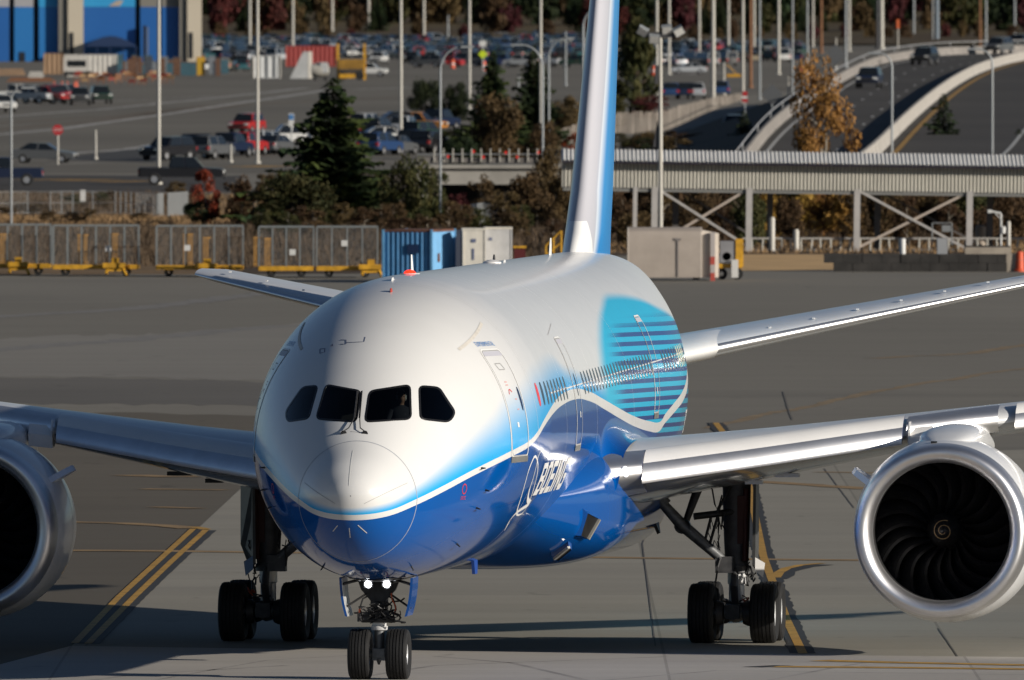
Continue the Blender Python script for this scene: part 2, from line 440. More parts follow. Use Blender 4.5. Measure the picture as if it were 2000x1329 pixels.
for side in (1, -1):
    tl = [8.62 + i * .61 for i in range(9)] + [17.1 + i * .61 for i in range(24)] + [33.9 + i * .61 for i in range(12)]
    for i, t in enumerate(tl):
        z = 5.545 + .0068 * (t - 8.6)
        q = MB(); P = oval(t, z, .27, .47, side, .004); q.add(P, [tuple(range(len(P)))])
        first = (i == 0)
        o = q.build('cabin_window', REDW if first else CREAMW if 37.3 < t < 39.6 else WGLASS, FUS)
        if first: tag(o, 'red covered cabin window, first of the row')
# doors
def door(tb0, tb1, tt0, tt1, zb_, zt_, side, wz, name='cabin_door'):
    def tz(u, v): return (tb0 + (tt0 - tb0) * v) * (1 - u) + (tb1 + (tt1 - tb1) * v) * u, zb_ + (zt_ - zb_) * v
    q = MB(); q.grid([[sz(*tz(u / 8, v / 16), side, .004) for u in range(9)] for v in range(17)])
    d = q.build(name, PAINT, AIR, True)
    poly = rounded([Vector((0, 0)), Vector((1, 0)), Vector((1, 1)), Vector((0, 1))], .12, 4)
    loop = [tz(p.x, p.y) for p in poly]
    r = MB(); ribbon(r, loop, .05, .007, side, step=.1, closed=True); r.build('door_frame', WHITEL, d)
    r = MB(); cx = (tb0 + tb1 + tt0 + tt1) / 4; cz = (zb_ + zt_) / 2
    ribbon(r, [(cx + (a - cx) * .95, cz + (b - cz) * .985) for a, b in loop], .02, .009, side, step=.1, closed=True); r.build('door_gap', HAIRL, d)
    r = MB(); r.grid([[sz(tz(u / 4, 0)[0], zb_ + dz, side, .012) for u in range(5)] for dz in (-.12, -.06, 0)]); r.build('door_sill', mat('sill_grey', (.22, .22, .21), .5, .5, var=.2), d)
    r = MB(); r.grid([[sz(tz(.06 + .88 * u / 4, 0.965)[0], zt_ - dz, side, .008) for u in range(5)] for dz in (.03, .12)]); r.build('door_top_trim', mat('trim_grey', (.45, .45, .5), .5), d)
    if wz:
        r = MB(); P = oval(wz[0], wz[1], .13, .47, side, .012); r.add(P, [tuple(range(len(P)))]); r.build('door_window', mat('door_glass', (.01, .02, .07), .1, coat=.4), d)
    return d
for side in (1, -1):
    d1 = door(5.62, 6.98, 5.88, 7.04, 4.38, 6.47, side, (6.82, 5.5))
    r = MB(); ribbon(r, [(6.16, 6.2), (6.5, 6.2), (6.58, 6.08), (6.24, 6.08)], .02, .009, side, step=.05, closed=True); r.build('door_vent', HAIRL, d1)
    r = MB(); ribbon(r, [(6.16, 5.60), (6.22, 5.68), (6.30, 5.69), (6.38, 5.64)], .028, .009, side, step=.04); r.build('door_mark', REDM, d1)
    for (a, b) in ((6.16, 5.84), (6.16, 5.78), (6.44, 5.5), (6.40, 5.3)):
        r = MB(); ribbon(r, [(a, b), (a + .14, b)], .022, .009, side); r.build('door_mark', mat('pink_mark', (.6, .3, .28), .5), d1)
    r = MB(); ribbon(r, [(6.2, 5.0), (6.32, 5.0)], .1, .009, side); r.build('door_placard', WHITEL, d1)
    d2 = door(14.72, 15.76, 15.2, 16.25, 4.39, 6.54, side, (15.6, 5.6))
    r = MB(); ribbon(r, [(15.5, 5.0), (15.62, 5.0)], .12, .009, side); r.build('door_placard', WHITEL, d2)
    d3 = door(30.55, 31.5, 32.3, 33.4, 4.69, 6.68, side, None)
    r = MB(); ribbon(r, [(31.4, 5.15), (31.5, 5.15)], .14, .009, side); r.build('door_placard', WHITEL, d3)
# lettering
def text_mesh(body, name, mp, material, parent, shear=0.0, sp=1.0, ext=2, bold=0.0):
    cu = bpy.data.curves.new('lettering', 'FONT'); cu.body = body; cu.shear = shear; cu.space_character = sp; cu.resolution_u = 3; cu.offset = bold
    to = bpy.data.objects.new('lettering', cu); COL.objects.link(to)
    dg = bpy.context.evaluated_depsgraph_get(); dg.update()
    me = bpy.data.meshes.new_from_object(to.evaluated_get(dg)); bpy.data.objects.remove(to)
    bm = bmesh.new(); bm.from_mesh(me); bmesh.ops.triangulate(bm, faces=bm.faces)
    for _ in range(ext): bmesh.ops.subdivide_edges(bm, edges=[e for e in bm.edges if e.calc_length() > .18], cuts=1)
    bmesh.ops.triangulate(bm, faces=bm.faces)
    x0 = min(v.co.x for v in bm.verts); x1 = max(v.co.x for v in bm.verts); y0 = min(v.co.y for v in bm.verts); y1 = max(v.co.y for v in bm.verts)
    for v in bm.verts: v.co = mp((v.co.x - x0) / (x1 - x0), (v.co.y - y0) / (y1 - y0))
    bm.to_mesh(me); bm.free(); me.materials.clear(); me.materials.append(material)
    return link(name, me, parent)
LETW = mat('letter_white', (.74, .74, .73), .4)
for side in (1, -1):
    fl = (lambda a: a) if side > 0 else (lambda a: 1 - a)
    GL = dict(B=[(0, 0, .26, 1), (.2, .82, .85, 1), (.2, .42, .85, .6), (.2, 0, .85, .18), (.72, .12, 1, .46), (.7, .56, .97, .9)], O=[(0, .1, .27, .9), (.73, .1, 1, .9), (.12, 0, .88, .19), (.12, .81, .88, 1)], E=[(0, 0, .27, 1), (.2, .81, 1, 1), (.2, .41, .9, .59), (.2, 0, 1, .19)], I=[(0, 0, 1, 1)],
              N=[(0, 0, .26, 1), (.74, 0, 1, 1)], G=[(0, .1, .27, .9), (.12, .81, 1, 1), (.12, 0, .95, .19), (.74, .05, 1, .5), (.5, .36, .9, .52)])
    x0 = 0.0
    for ch_ in 'BOEING':
        wd = .32 if ch_ == 'I' else .95; q = MB()
        quads = [[(a, b), (c_, b), (c_, d_), (a, d_)] for a, b, c_, d_ in GL[ch_]] + ([[(.02, 1), (.3, 1), (.98, 0), (.7, 0)]] if ch_ == 'N' else [])
        for qd in quads:
            f_ = lambda a, b: sz(8.98 + (x0 + wd * a) * .86 + .25 * b if side > 0 else 8.98 + (5.35 - x0 - wd * a) * .86 + .25 * b, 3.53 + .64 * b, side, .007)
            q.grid([[f_(qd[0][0] + (qd[3][0] - qd[0][0]) * j / 4 + ((qd[1][0] + (qd[2][0] - qd[1][0]) * j / 4) - (qd[0][0] + (qd[3][0] - qd[0][0]) * j / 4)) * i / 2, qd[0][1] + (qd[3][1] - qd[0][1]) * j / 4) for i in range(3)] for j in range(5)])
        q.build('letter', LETW, FUS); x0 += wd + .17
    text_mesh('EXPERIMENTAL', 'lettering', lambda a, b, s=side, f=fl: sz(5.98 + .98 * f(a), 6.545 + .085 * b, s, .006), mat('letter_blue', (.05, .2, .5), .4), FUS)
    text_mesh('DREAMLINER', 'lettering', lambda a, b, s=side, f=fl: sz(38.2 + 5 * f(a), 4.1 + .5 * b, s, .006), LETW, FUS)
    q = MB(); ribbon(q, smooth([(7.75, 4.34), (8.2, 4.19), (8.44, 3.98), (8.62, 3.73), (8.95, 3.41), (9.06, 3.2), (8.42, 3.16), (7.93, 3.24), (7.58, 3.4), (7.3, 3.71), (7.25, 4.01), (7.44, 4.23)], 4, True), .05, .006, side, step=.06, closed=True)
    q.build('emblem_ring', LETW, FUS)
    q = MB(); ribbon(q, smooth([(8.22, 2.86), (7.75, 3.06), (7.9, 3.21), (8.47, 3.29), (9.2, 3.36)], 4), lambda s: .03 + .12 * s * (1.6 - s), .007, side, step=.06)
    ribbon(q, smooth([(9.2, 3.38), (8.47, 3.48), (8.09, 3.69), (8.05, 3.94), (8.09, 4.3), (8.41, 4.47)], 4), lambda s: .12 * (1 - s) + .015, .007, side, step=.06)
    q.build('emblem_swoosh', LETW, FUS)
    q = MB(); ribbon(q, [(3.1 + .10 * cos(a), 3.81 + .095 * sin(a)) for a in [2 * pi * k / 14 for k in range(14)]], .022, .006, side, step=.05, closed=True)
    q.build('red_ring_mark', REDM, FUS)
    text_mesh('STATIC', 'lettering', lambda a, b, s=side, f=fl: sz(2.98 + .24 * f(a), 3.60 + .07 * b, s, .006), REDM, FUS)
    q = MB(); ribbon(q, [(5.15, 6.5), (7.4, 6.98)], .07, .008, side, step=.2); q.build('tape_patch', mat('tape_tan', (.56, .53, .48), .6, var=.08, vs_=8), FUS)
    q = MB(); ribbon(q, [(14.53, 6.62), (16.48, 6.81)], .014, .005, side); q.build('panel_seam', HAIRL, FUS)
    for (t, z) in ((3.88, 4.2), (4.23, 3.76), (3.98, 3.42), (4.1, 2.71), (2.9, 2.3)):
        q = MB(); p = sz(t, z, side); n = nrm(p)
        q.tube([p, p + n * .09], [.022, .012], 8); q.tube([p + n * .085 + Vector((0, .05, 0)), p + n * .09 + Vector((0, -.13, 0))], [.012, .007], 6)
        q.build('air_data_probe', DARKM, FUS, True)
ml = MB()
for a in ([(-1.11, 6.52), (-1.09, 6.44)], [(-1.11, 6.52), (-1.0, 6.53), (-.99, 6.46), (-1.09, 6.44)], [(-.88, 6.58), (-.84, 6.58), (-.86, 6.62), (-.88, 6.58)], [(-.7, 6.7), (-.58, 6.7), (-.56, 6.62), (-.68, 6.62)], [(-.58, 6.65), (-.2, 6.67), (-.2, 6.76)]):
    ribbon(ml, a, .022, .004, mode='f', step=.05)
ml.build('escape_hatch_marking', mat('mark_blue', (.12, .14, .22), .5), FUS)
# rain seams round the barrel
for t in (8.05, 12.9, 18.9, 26.4):
    q = MB(); q.grid([[sphi(t + d, ph, .0025) for d in (-.006, .006)] for ph in [2 * pi * k / 96 for k in range(97)]])
    q.build('barrel_seam', mat('faint_seam', (.62, .62, .62), .5), FUS)
# antennas, beacon
def blade(t, l, h, ch, m_, sweep=.12, name='blade_antenna'):
    q = MB(); ph = l / 2.9; b0 = sphi(t, ph); n = nrm(b0)
    rows = []
    for k, (hh, w) in enumerate(((-.03, 1), (.6 * h, .7), (h, .45))):
        o = b0 + n * hh + Vector((0, sweep * hh / max(h, .01), 0)); th = .035 * (1 - .5 * k / 2)
        rows.append([o + Vector((0, -ch * w / 2, 0)), o + Vector((th, 0, 0)), o + Vector((0, ch * w / 2, 0)), o + Vector((-th, 0, 0))])
    q.grid(rows, True); q.add(rows[-1], [(0, 1, 2, 3)])
    return q.build(name, m_, FUS, True)
blade(12.6, -.2, .37, .17, WHITEP); blade(37.4, .0, .36, .45, WHITEP); blade(8.7, -.15, .05, .5, WHITEP, .02); blade(7.05, 0, .07, .2, mat('red_tip', (.4, .05, .03), .4), .02)
bc = MB(); p = sphi(11.2, -.03); bc.lathe([(0, .13), (.03, .12), (.06, .1), (.085, .06), (.09, 0)], p - Vector((0, 0, .01)), 'z', 20)
bc.build('beacon_light', mat('beacon_red', (.6, .02, .01), .3, emit=(1, .03, .008), es=2.2), FUS, True)
bc = MB(); bc.lathe([(0, .2), (.02, .2), (.02, .15)], p - Vector((0, 0, .01)), 'z', 20); bc.build('beacon_base', GREYL, FUS)
sc_ = MB(); p = sphi(25.8, 0); sc_.lathe([(0, .2), (.04, .19), (.08, .1), (.09, 0)], p - Vector((0, 0, .02)), 'z', 20); sc_.build('dome_antenna', WHITEP, FUS, True)
blade(27.1, .12, .05, .5, WHITEP, .02); blade(26.2, .0, .17, .1, DARKM, .02)
for (t, l, h, ch) in ((13.2, 0, -.26, .7),):
    q = MB(); b0 = sphi(t, pi - .35); 
    q.prism([b0 + Vector((-.03, -ch / 2, .05)), b0 + Vector((-.03, ch / 2, .05)), b0 + Vector((-.03, ch / 2 - .05, h)), b0 + Vector((-.03, -ch / 2 + .2, h))], (.06, 0, 0)); q.build('belly_antenna', mat('antenna_blue', (.01, .06, .3), .4), FUS)

# ---- wing-body fairing
q = MB(); rows = []
def bump(t, a, b, c, d):
    f = lambda x: 3 * x * x - 2 * x ** 3
    return f(min(1, max(0, (t - a) / (b - a)))) * (1 - f(min(1, max(0, (t - c) / (d - c)))))
for i in range(61):
    t = 11 + 26.0 * i / 60; b = bump(t, 11.0, 20.5, 28, 37)
    hw_, hh_, zc_, ex = 1.95 + 1.42 * b, .8 + .58 * b, 3.25 - .15 * b, 2.0 + 1.1 * b
    r = []
    for k in range(72):
        a = 2 * pi * k / 72; c_, s_ = cos(a), sin(a)
        r.append(Vector((hw_ * abs(s_) ** (2 / ex) * (1 if s_ >= 0 else -1), t, zc_ + hh_ * abs(c_) ** (2 / ex) * (1 if c_ >= 0 else -1))))
    rows.append(r)
q.grid(rows, True); q.add(rows[0], [tuple(range(72))]); q.add(rows[-1], [tuple(range(72))])
FAIR = q.build('wing_body_fairing', PAINT, AIR, True, 60)
# ram air inlets on the fairing
def fair_pt(t, l):
    b = bump(t, 11.0, 20.5, 28, 37); hw_, hh_, zc_, ex = 1.95 + 1.42 * b, .8 + .58 * b, 3.25 - .15 * b, 2.0 + 1.1 * b
    return Vector((l, t, zc_ - hh_ * max(0, 1 - (abs(l) / hw_) ** ex) ** (1 / ex)))
for side in (1, -1):
    for pts_, nlip in (([(2.85, 16.62, 3.01), (3.0, 17.4, 2.87), (2.78, 17.29, 2.47), (2.70, 16.74, 2.55)], ((1, 2), (2, 3))), ([(2.5, 16.76, 2.38), (2.53, 17.05, 2.31), (2.20, 17.55, 2.07), (2.16, 17.2, 2.13)], ((0, 3), (1, 2)))):
        P_ = [Vector((side * x, y, z)) for x, y, z in pts_]; n = (P_[1] - P_[0]).cross(P_[3] - P_[0]).normalized()
        if n.x * side < 0: n = -n
        ce = sum(P_, Vector()) / 4
        q = MB(); outer = [ce + (p - ce) * 1.25 - n * .05 for p in P_]; inner = [p + n * .10 for p in P_]; q.grid([outer, inner], True); sc0 = q.build('air_inlet', PAINT, FAIR)
        q = MB(); q.add([p + n * .085 for p in P_], [(0, 1, 2, 3)]); q.build('inlet_opening', BLACK, sc0)
        q = MB()
        for a_, b_ in nlip[:1]: q.bar(P_[a_] + n * .11, P_[b_] + n * .11, .06, .05, n)
        q.build('inlet_lip', mat('inlet_rim', (.6, .58, .52), .3, .6), sc0)
    # fillet where the wing meets the body
    q = MB(); rr = []
    FU = [(16.6, 3.7), (17.8, 4.0), (19.0, 4.4), (20.2, 4.82), (21.0, 4.98), (22.2, 4.93), (24, 4.78), (27, 4.55), (31, 4.2)]
    WI = [(3.02, 17.6, 3.0), (3.12, 18.4, 3.15), (3.28, 19.0, 3.42), (3.34, 19.45, 3.9), (3.36, 19.9, 4.12), (3.4, 20.8, 4.28), (3.42, 22.5, 4.34), (3.42, 26, 4.2), (3.4, 31, 3.7)]
    FU, WI = smooth(FU, 5), smooth(WI, 5)
    for (t, z), (l, t2, z2) in zip(FU, WI):
        p = sz(t, z, side, .0); w = Vector((side * l, t2, z2)); r = []
        for k in range(15):
            u = k / 14; m_ = p.lerp(w, u); c_ = 4 * u * (1 - u); r.append(m_ + Vector((-side * .14 * c_, .1 * c_, -.12 * c_)))
        rr.append(r)
    q.grid(rr); q.build('wing_root_fillet', PAINT, FAIR, True, 80)

# ---- wings
WS = [(2.3, 18.85, 12.9, 3.60, .125), (2.9, 19.30, 12.4, 3.66, .12), (3.7, 19.85, 11.7, 3.75, .115), (6, 21.45, 9.9, 4.05, .108), (8.8, 23.45, 7.8, 4.45, .10), (9.8, 24.15, 7.15, 4.58, .10), (14, 27.1, 6.0, 5.05, .098),
      (20, 31.3, 4.5, 5.75, .095), (26, 35.5, 2.9, 6.55, .09), (28.2, 37.4, 2.0, 6.95, .085), (29.4, 38.7, 1.3, 7.2, .08), (30.05, 39.8, .5, 7.4, .08)]
def wsec(l):
    for a, b in zip(WS, WS[1:]):
        if a[0] <= l <= b[0]:
            s = (l - a[0]) / (b[0] - a[0]); return [p + (q_ - p) * s for p, q_ in zip(a, b)]
    return WS[-1]
def foil(x, tc): return 5 * tc * (.2969 * sqrt(x) - .126 * x - .3516 * x * x + .2843 * x ** 3 - .1036 * x ** 4)
def wpt(l, x, up, side):
    l_, tle, ch, zl, tc = wsec(l); inc = .055 - .05 * min(1, l / 28)
    y = foil(x, tc) * ch * (1.0 if up else -.92)
    return Vector((side * l, tle + x * ch, zl + y - inc * x * ch + .012 * ch * sin(pi * x)))
XS = [0, .003, .01, .022, .04, .07, .11, .17, .25, .35, .47, .6, .74, .88, 1]
LS = [2.3, 2.9, 3.3, 3.7, 4.5, 5.2, 6, 7, 8, 8.8, 9.8, 11, 12.5, 14, 16, 18, 20, 22, 24, 26, 27.2, 28.2, 28.9, 29.4, 29.8, 30.05]
UNDER = mat('wing_under', (.36, .37, .38), .16, .25, var=.08, coat=.4)
WING = {}
def slat(l0, l1, side, sc0, sc1, parent, drop=1.0):
    q = MB(); rows = []
    prf = [(.62, .45), (.4, .425), (.2, .36), (.0, .265), (-.15, .16), (-.27, .06), (-.35, -.04), (-.405, -.14), (-.42, -.21), (-.39, -.265), (-.33, -.275), (-.2, -.19), (.02, .06), (.3, .3)]
    n = 8
    for i in range(n + 1):
        l = l0 + (l1 - l0) * i / n; _, tle, ch, zl, tc = wsec(l); k = sc0 + (sc1 - sc0) * i / n
        rows.append([Vector((side * l, tle + a * k, zl + b * k * drop)) for a, b in prf])
    m = len(prf)
    for i in range(n):
        for j in range(m):
            q.cur = 1 if 4 <= j <= 10 else 0
            a, b, c, d = rows[i][j], rows[i][(j + 1) % m], rows[i + 1][(j + 1) % m], rows[i + 1][j]
            q.add([a, b, c, d], [(0, 1, 2, 3)])
    q.cur = 2; q.add(rows[0], [tuple(range(m))]); q.add(rows[-1], [tuple(range(m))])
    bm = bmesh.new(); me = q.mesh('slat', [WHITEP, METAL, mat('slat_end', (.05, .06, .12), .4)], False)
    bm.from_mesh(me); bmesh.ops.remove_doubles(bm, verts=bm.verts, dist=.0005); bmesh.ops.recalc_face_normals(bm, faces=bm.faces)
    for f in bm.faces: f.smooth = True
    bm.to_mesh(me); bm.free(); me.set_sharp_from_angle(angle=radians(50))
    return link('slat', me, parent)
for side in (1, -1):
    q = MB(); rows = []
    for l in LS: rows.append([wpt(l, x, True, side) for x in reversed(XS)] + [wpt(l, x, False, side) for x in XS[1:]])
    nx = len(XS)
    for i in range(len(rows) - 1):
        for j in range(len(rows[0]) - 1):
            q.cur = 1 if j >= nx else 0
            q.add([rows[i][j], rows[i][j + 1], rows[i + 1][j + 1], rows[i + 1][j]], [(0, 1, 2, 3)])
    q.add(rows[-1], [tuple(range(len(rows[-1])))])
    me = q.mesh('wing', [GREYL, UNDER]); bm = bmesh.new(); bm.from_mesh(me); bmesh.ops.remove_doubles(bm, verts=bm.verts, dist=.0004)
    bmesh.ops.recalc_face_normals(bm, faces=bm.faces)
    for f in bm.faces: f.smooth = True
    bm.to_mesh(me); bm.free(); me.set_sharp_from_angle(angle=radians(50))
    wing = WING[side] = link('wing', me, AIR)
    slat(3.75, 8.75, side, .96, .82, wing)
    slat(10.95, 16.5, side, .74, .62, wing); slat(16.56, 22, side, .62, .5, wing); slat(22.06, 27, side, .5, .36, wing)
    # sealed leading edge flap above the pylon, less drooped
    q = MB(); rr = []
    for l in (8.82, 9.4, 10.0, 10.6): 
        _, tle, ch, zl, tc = wsec(l); rr.append([Vector((side * l, tle + a, zl + b)) for a, b in ((.42, .33), (.1, .25), (-.06, .13), (-.1, .02), (-.04, -.1), (.2, -.22))])
    q.grid(rr); q.build('krueger_flap', METAL, wing, True, 60)
    q = MB(); l = 8.86; _, tle, ch, zl, tc = wsec(l)
    q.prism([Vector((side * l, tle + a, zl + b)) for a, b in ((.45, .3), (.0, .22), (-.18, .0), (-.1, -.32), (.3, -.3))], (side * .04, 0, 0)); q.prism([Vector((side * l, tle + a, zl + b)) for a, b in ((.02, .1), (-.14, -.1), (-.1, -.36), (.3, -.34))], (side * .5, 0, .05)); q.build('slat_end_plate', WHITEP, wing)
    # polished fixed root with landing lights
    q = MB(); rr = []
    for l in (2.35, 2.8, 3.2, 3.74):
        r = []
        for x, up in [(.05, 1), (.03, 1), (.016, 1), (.006, 1), (.0015, 1), (0, 0), (.002, 0), (.008, 0), (.02, 0), (.04, 0), (.07, 0)]:
            p = wpt(l, x, up, side); r.append(p + Vector((0, -.06 - .28 * (1 - x / .07) * (1), (.02 if up else -.03))))
        rr.append(r)
    q.grid(rr); root = q.build('root_leading_edge', METAL, wing, True, 60)
    q = MB(); rr2 = rr[-1]; q.add(rr2, [tuple(range(len(rr2)))]); q.build('root_end_rib', mat('slat_end', (.05, .06, .12), .4), root)
    for k, (dl, dz_) in enumerate(((.0, .08), (.02, -.06))):
        q = MB(); p = wpt(3.42 + dl, 0, 0, side) + Vector((0, -.37, .02 + dz_))
        r_ = .045 if k < 2 else .05
        q.lathe([(-.02, 0), (-.015, r_ * .7), (0, r_), (.05, r_)], p, 'y', 20)
        q.build('landing_light', mat('lamp_lit', (.9, .9, .88), .2, emit=(1, .97, .9), es=1.1) if k < 2 else METAL, root, True)
    # flap track fairings
    for l in (13.2, 18.5):
        _, tle, ch, zl, tc = wsec(l); q = MB(); rr = []
        for i in range(9):
            s = i / 8; rad_ = .34 * sin(pi * min(1, s * .9 + .05)) ** .7 * (ch / 8 + .35)
            o = Vector((side * l, tle + ch * (.55 + .62 * s), zl - .055 * ch * s - .045 * ch - .1))
            rr.append([o + Vector((rad_ * .6 * cos(a), 0, rad_ * sin(a))) for a in [2 * pi * k / 12 for k in range(12)]])
        q.grid(rr, True); q.build('flap_track_fairing', GREYL, wing, True)
    for l, x, w_ in ((6.3, .25, .5), (5.6, .3, .35)):
        p = wpt(l, x, 0, side); q = MB(); q.box(p + Vector((0, 0, -.03)), (w_, .3, .08)); q.build('access_panel', WHITEP if side > 0 else DARKM, wing)

# ---- engines
FANM = mat('fan_blade', (.016, .016, .017), .25, .3)
LINER = mat('inlet_liner', (.022, .022, .023), .6, .2)
bl = MB(); rows = []
for i in range(13):
    s = i / 12; r = .36 + 1.06 * s; tw = radians(22 + 40 * s); ch = .42 + .12 * sin(pi * s) ; sw = .16 * sin(pi * s * 1.05) - .16 * s ** 3 
    th = .018 * (1.25 - s)
    row = []
    for k in range(9):
        x = -ch / 2 + ch * k / 8; cmb = .05 * (1 - (2 * k / 8 - 1) ** 2)
        for e in (0,):
            a = x * sin(tw) / r + sw / r * 1.2 + cmb / r; y = x * cos(tw) - .10 * s * s
            row.append(Vector((r * sin(a), y, r * cos(a))))
    rows.append(row)
for i in range(12):
    for k in range(8):
        bl.cur = 1 if k == 0 else 0; bl.add([rows[i][k], rows[i][k + 1], rows[i + 1][k + 1], rows[i + 1][k]], [(0, 1, 2, 3)])
BLADE = bl.mesh('fan_blade', [FANM, mat('blade_edge', (.10, .10, .105), .3, 1)], True, 80)
EC = (9.95, 18.2, 2.57)
PYL = mat('nacelle_white', (.72, .73, .74), .28, var=.03, coat=.4)
for side in (1, -1):
    c = Vector((side * EC[0], EC[1], EC[2]))
    q = MB(); q.lathe([(.62, 1.79), (.9, 1.835), (1.4, 1.88), (2.2, 1.90), (3.2, 1.84), (4.2, 1.68), (5.0, 1.50), (5.35, 1.40), (5.33, 1.36), (4.6, 1.42)], c, 'y', 96)
    q.lathe([(4.6, 1.42), (4.6, .9)], c, 'y', 96)
    q.lathe([(4.5, 1.0), (5.4, .98), (6.4, .8), (7.1, .62), (7.1, .5), (7.9, .08), (8.0, 0)], c, 'y', 64)
    nac = q.build('engine_nacelle', PYL, AIR, True, 50)
    q = MB(); q.lathe([(.52, 1.405), (.42, 1.40), (.3, 1.402), (.2, 1.42), (.12, 1.45), (.05, 1.50), (.012, 1.555), (0, 1.61), (.012, 1.655), (.05, 1.70), (.14, 1.738), (.3, 1.765), (.45, 1.778), (.622, 1.791)], c, 'y', 128)
    q.build('inlet_lip', LIPM, nac, True, 80)
    q = MB(); q.lathe([(.52, 1.405), (.8, 1.41), (1.35, 1.43), (1.9, 1.43), (2.1, 1.43), (2.1, .3)], c, 'y', 96); q.build('inlet_liner', LINER, nac, True)
    q = MB(); q.lathe([(-.0, .0), (.02, .03), (.12, .13), (.3, .25), (.5, .35), (.62, .385), (.9, .40)], c + Vector((0, .75, 0)), 'y', 48)
    q.build('spinner', mat('spinner_black', (.012, .012, .013), .35), nac, True)
    q = MB(); rr = []
    for i in range(90):
        a = 2 * pi * 1.72 * i / 89; r = .05 + .17 * i / 89; yy = .75 + .012 + r * .96 - .03
        yy = .75 + (r * r * 3.2 if r < .13 else .054 + (r - .13) * 1.25) - .016
        rr.append([c + Vector((side * rr_ * cos(a + .6) * 1.0, yy + (rr_ - r) * .8, -rr_ * sin(a + .6))) for rr_ in (r - .007, r + .007)])
    q.grid(rr); q.build('spiral_mark', mat('spiral_paint', (.30, .19, .08), .5), nac)
    for k in range(20):
        o = link('fan_blade', BLADE, nac); o.location = c + Vector((0, 1.3, 0)); o.rotation_euler = (0, 2 * pi * k / 20 + .1, 0)
    # strakes
    for sg in ((-1,) if side > 0 else (1,)):
        a = radians(58) * sg; e = Vector((sin(a), 0, cos(a))); f_ = Vector((cos(a), 0, -sin(a)))
        q = MB(); b0 = c + e * 1.84; rows = []
        P = [(1.0, -.02), (2.3, -.02), (2.35, .42), (1.9, .44), (1.55, .36)]
        q.prism([b0 + Vector((0, y, 0)) + e * h - f_ * .06 for y, h in P], f_ * .12); q.build('chine', mat('strake_paint', (.62, .68, .78), .3), nac)
    # pylon
    q = MB(); rr = []
    for (t, zlo, zhi, w_) in ((.95, 1.62, 1.84, .3), (1.4, 1.6, 1.95, .52), (2.1, 1.6, 2.05, .6), (3.4, 1.5, 2.1, .6), (5.0, 1.3, 2.1, .56), (7.5, 1.2, 1.95, .5), (9.0, 1.4, 1.7, .3)):
        r = []
        for k in range(20):
            a = 2 * pi * k / 20; x = w_ * abs(sin(a)) ** .7 * (1 if sin(a) >= 0 else -1); zz = (zlo + zhi) / 2 + (zhi - zlo) / 2 * abs(cos(a)) ** .8 * (1 if cos(a) >= 0 else -1)
            r.append(c + Vector((x, t, zz)))
        rr.append(r)
    q.grid(rr, True); q.add(rr[0], [tuple(range(20))]); q.add(rr[-1], [tuple(range(20))]); q.build('pylon', PYL, nac, True, 60)
    q = MB(); q.box(c + Vector((-side * .18, .72, 1.80)), (.12, .12, .05)); q.build('inlet_vent', BLACK, nac)
    # cowl seam and latch marks
    q = MB(); q.grid([[c + Vector((1.902 * sin(a), 2.2 + d, 1.902 * cos(a))) for d in (-.01, .01)] for a in [2 * pi * k / 90 for k in range(91)]]); q.build('cowl_seam', HAIRL, nac)

# ---- tail
def surf3(secs, name, mats, parent, vert=False, smoothang=50):
    q = MB(); rows = []
    for (a, tle, ch, b, tc) in secs:
        r = []
        for x in list(reversed(XS)): r.append((x, 1))
        for x in XS[1:]: r.append((x, -1))
        row = []
        for x, sg in r:
            y = foil(x, tc) * ch * sg
            row.append(Vector((y, tle + x * ch, a)) if vert else Vector((a, tle + x * ch, b + y + .085 * x * ch)))
        rows.append(row)
    for i in range(len(rows) - 1):
        for j in range(len(rows[0]) - 1):
            q.cur = 1 if len(mats) > 1 and len(XS) - 4 <= j <= len(XS) + 1 else 0
            q.add([rows[i][j], rows[i][j + 1], rows[i + 1][j + 1], rows[i + 1][j]], [(0, 1, 2, 3)])
    q.cur = 0; q.add(rows[-1], [tuple(range(len(rows[0])))])
    me = q.mesh(name, mats); bm = bmesh.new(); bm.from_mesh(me); bmesh.ops.remove_doubles(bm, verts=bm.verts, dist=.0004); bmesh.ops.recalc_face_normals(bm, faces=bm.faces)
    for f in bm.faces: f.smooth = True
    bm.to_mesh(me); bm.free(); me.set_sharp_from_angle(angle=radians(smoothang))
    return link(name, me, parent)
def finpaint():
    m = bpy.data.materials.new('fin_paint'); m.use_nodes = True; nt = m.node_tree; b = nt.nodes['Principled BSDF']
    vec, X, T, Z = coords(nt)
    tle = Z.curve([(7, 41.4), (8.3, 43.0), (9.5, 44.1), (13.3, 47.2), (17, 50.0)], 7, 17, 40, 52)
    d = (T - tle)
    c = mixc(nt, d.ss(.6, .74), (.48, .48, .52), (.78, .79, .80))
    c = mixc(nt, d.ss(.45, 1.5), c, (.003, .26, .66))
    c = mixc(nt, (Z + d.m('MAXIMUM', 0.0) * 1.1).lt(8.55), c, (.78, .78, .77))
    nt.links.new(c.k, b.inputs['Base Color']); b.inputs['Roughness'].default_value = .3; b.inputs['Coat Weight'].default_value = .3
    return m
FINP = finpaint()
surf3([(7.3, 41.0, 9.2, 0, .05), (7.75, 41.6, 8.5, 0, .085), (8.3, 42.7, 7.4, 0, .105), (9.2, 43.9, 6.5, 0, .115), (10.5, 45.0, 5.9, 0, .115), (13.3, 47.2, 4.75, 0, .11), (16.6, 49.9, 3.3, 0, .10), (16.95, 50.8, 2.2, 0, .06)], 'fin', [FINP], AIR, True)
q = MB(); q.grid([[Vector((s_ * .012 + (foil(.12, .115) * 6.2) * 1.0 - .02 * s_, 44.8 + .05 * i * s_, 9.3 + .12 * i)) for s_ in (0, 1)] for i in range(8)])
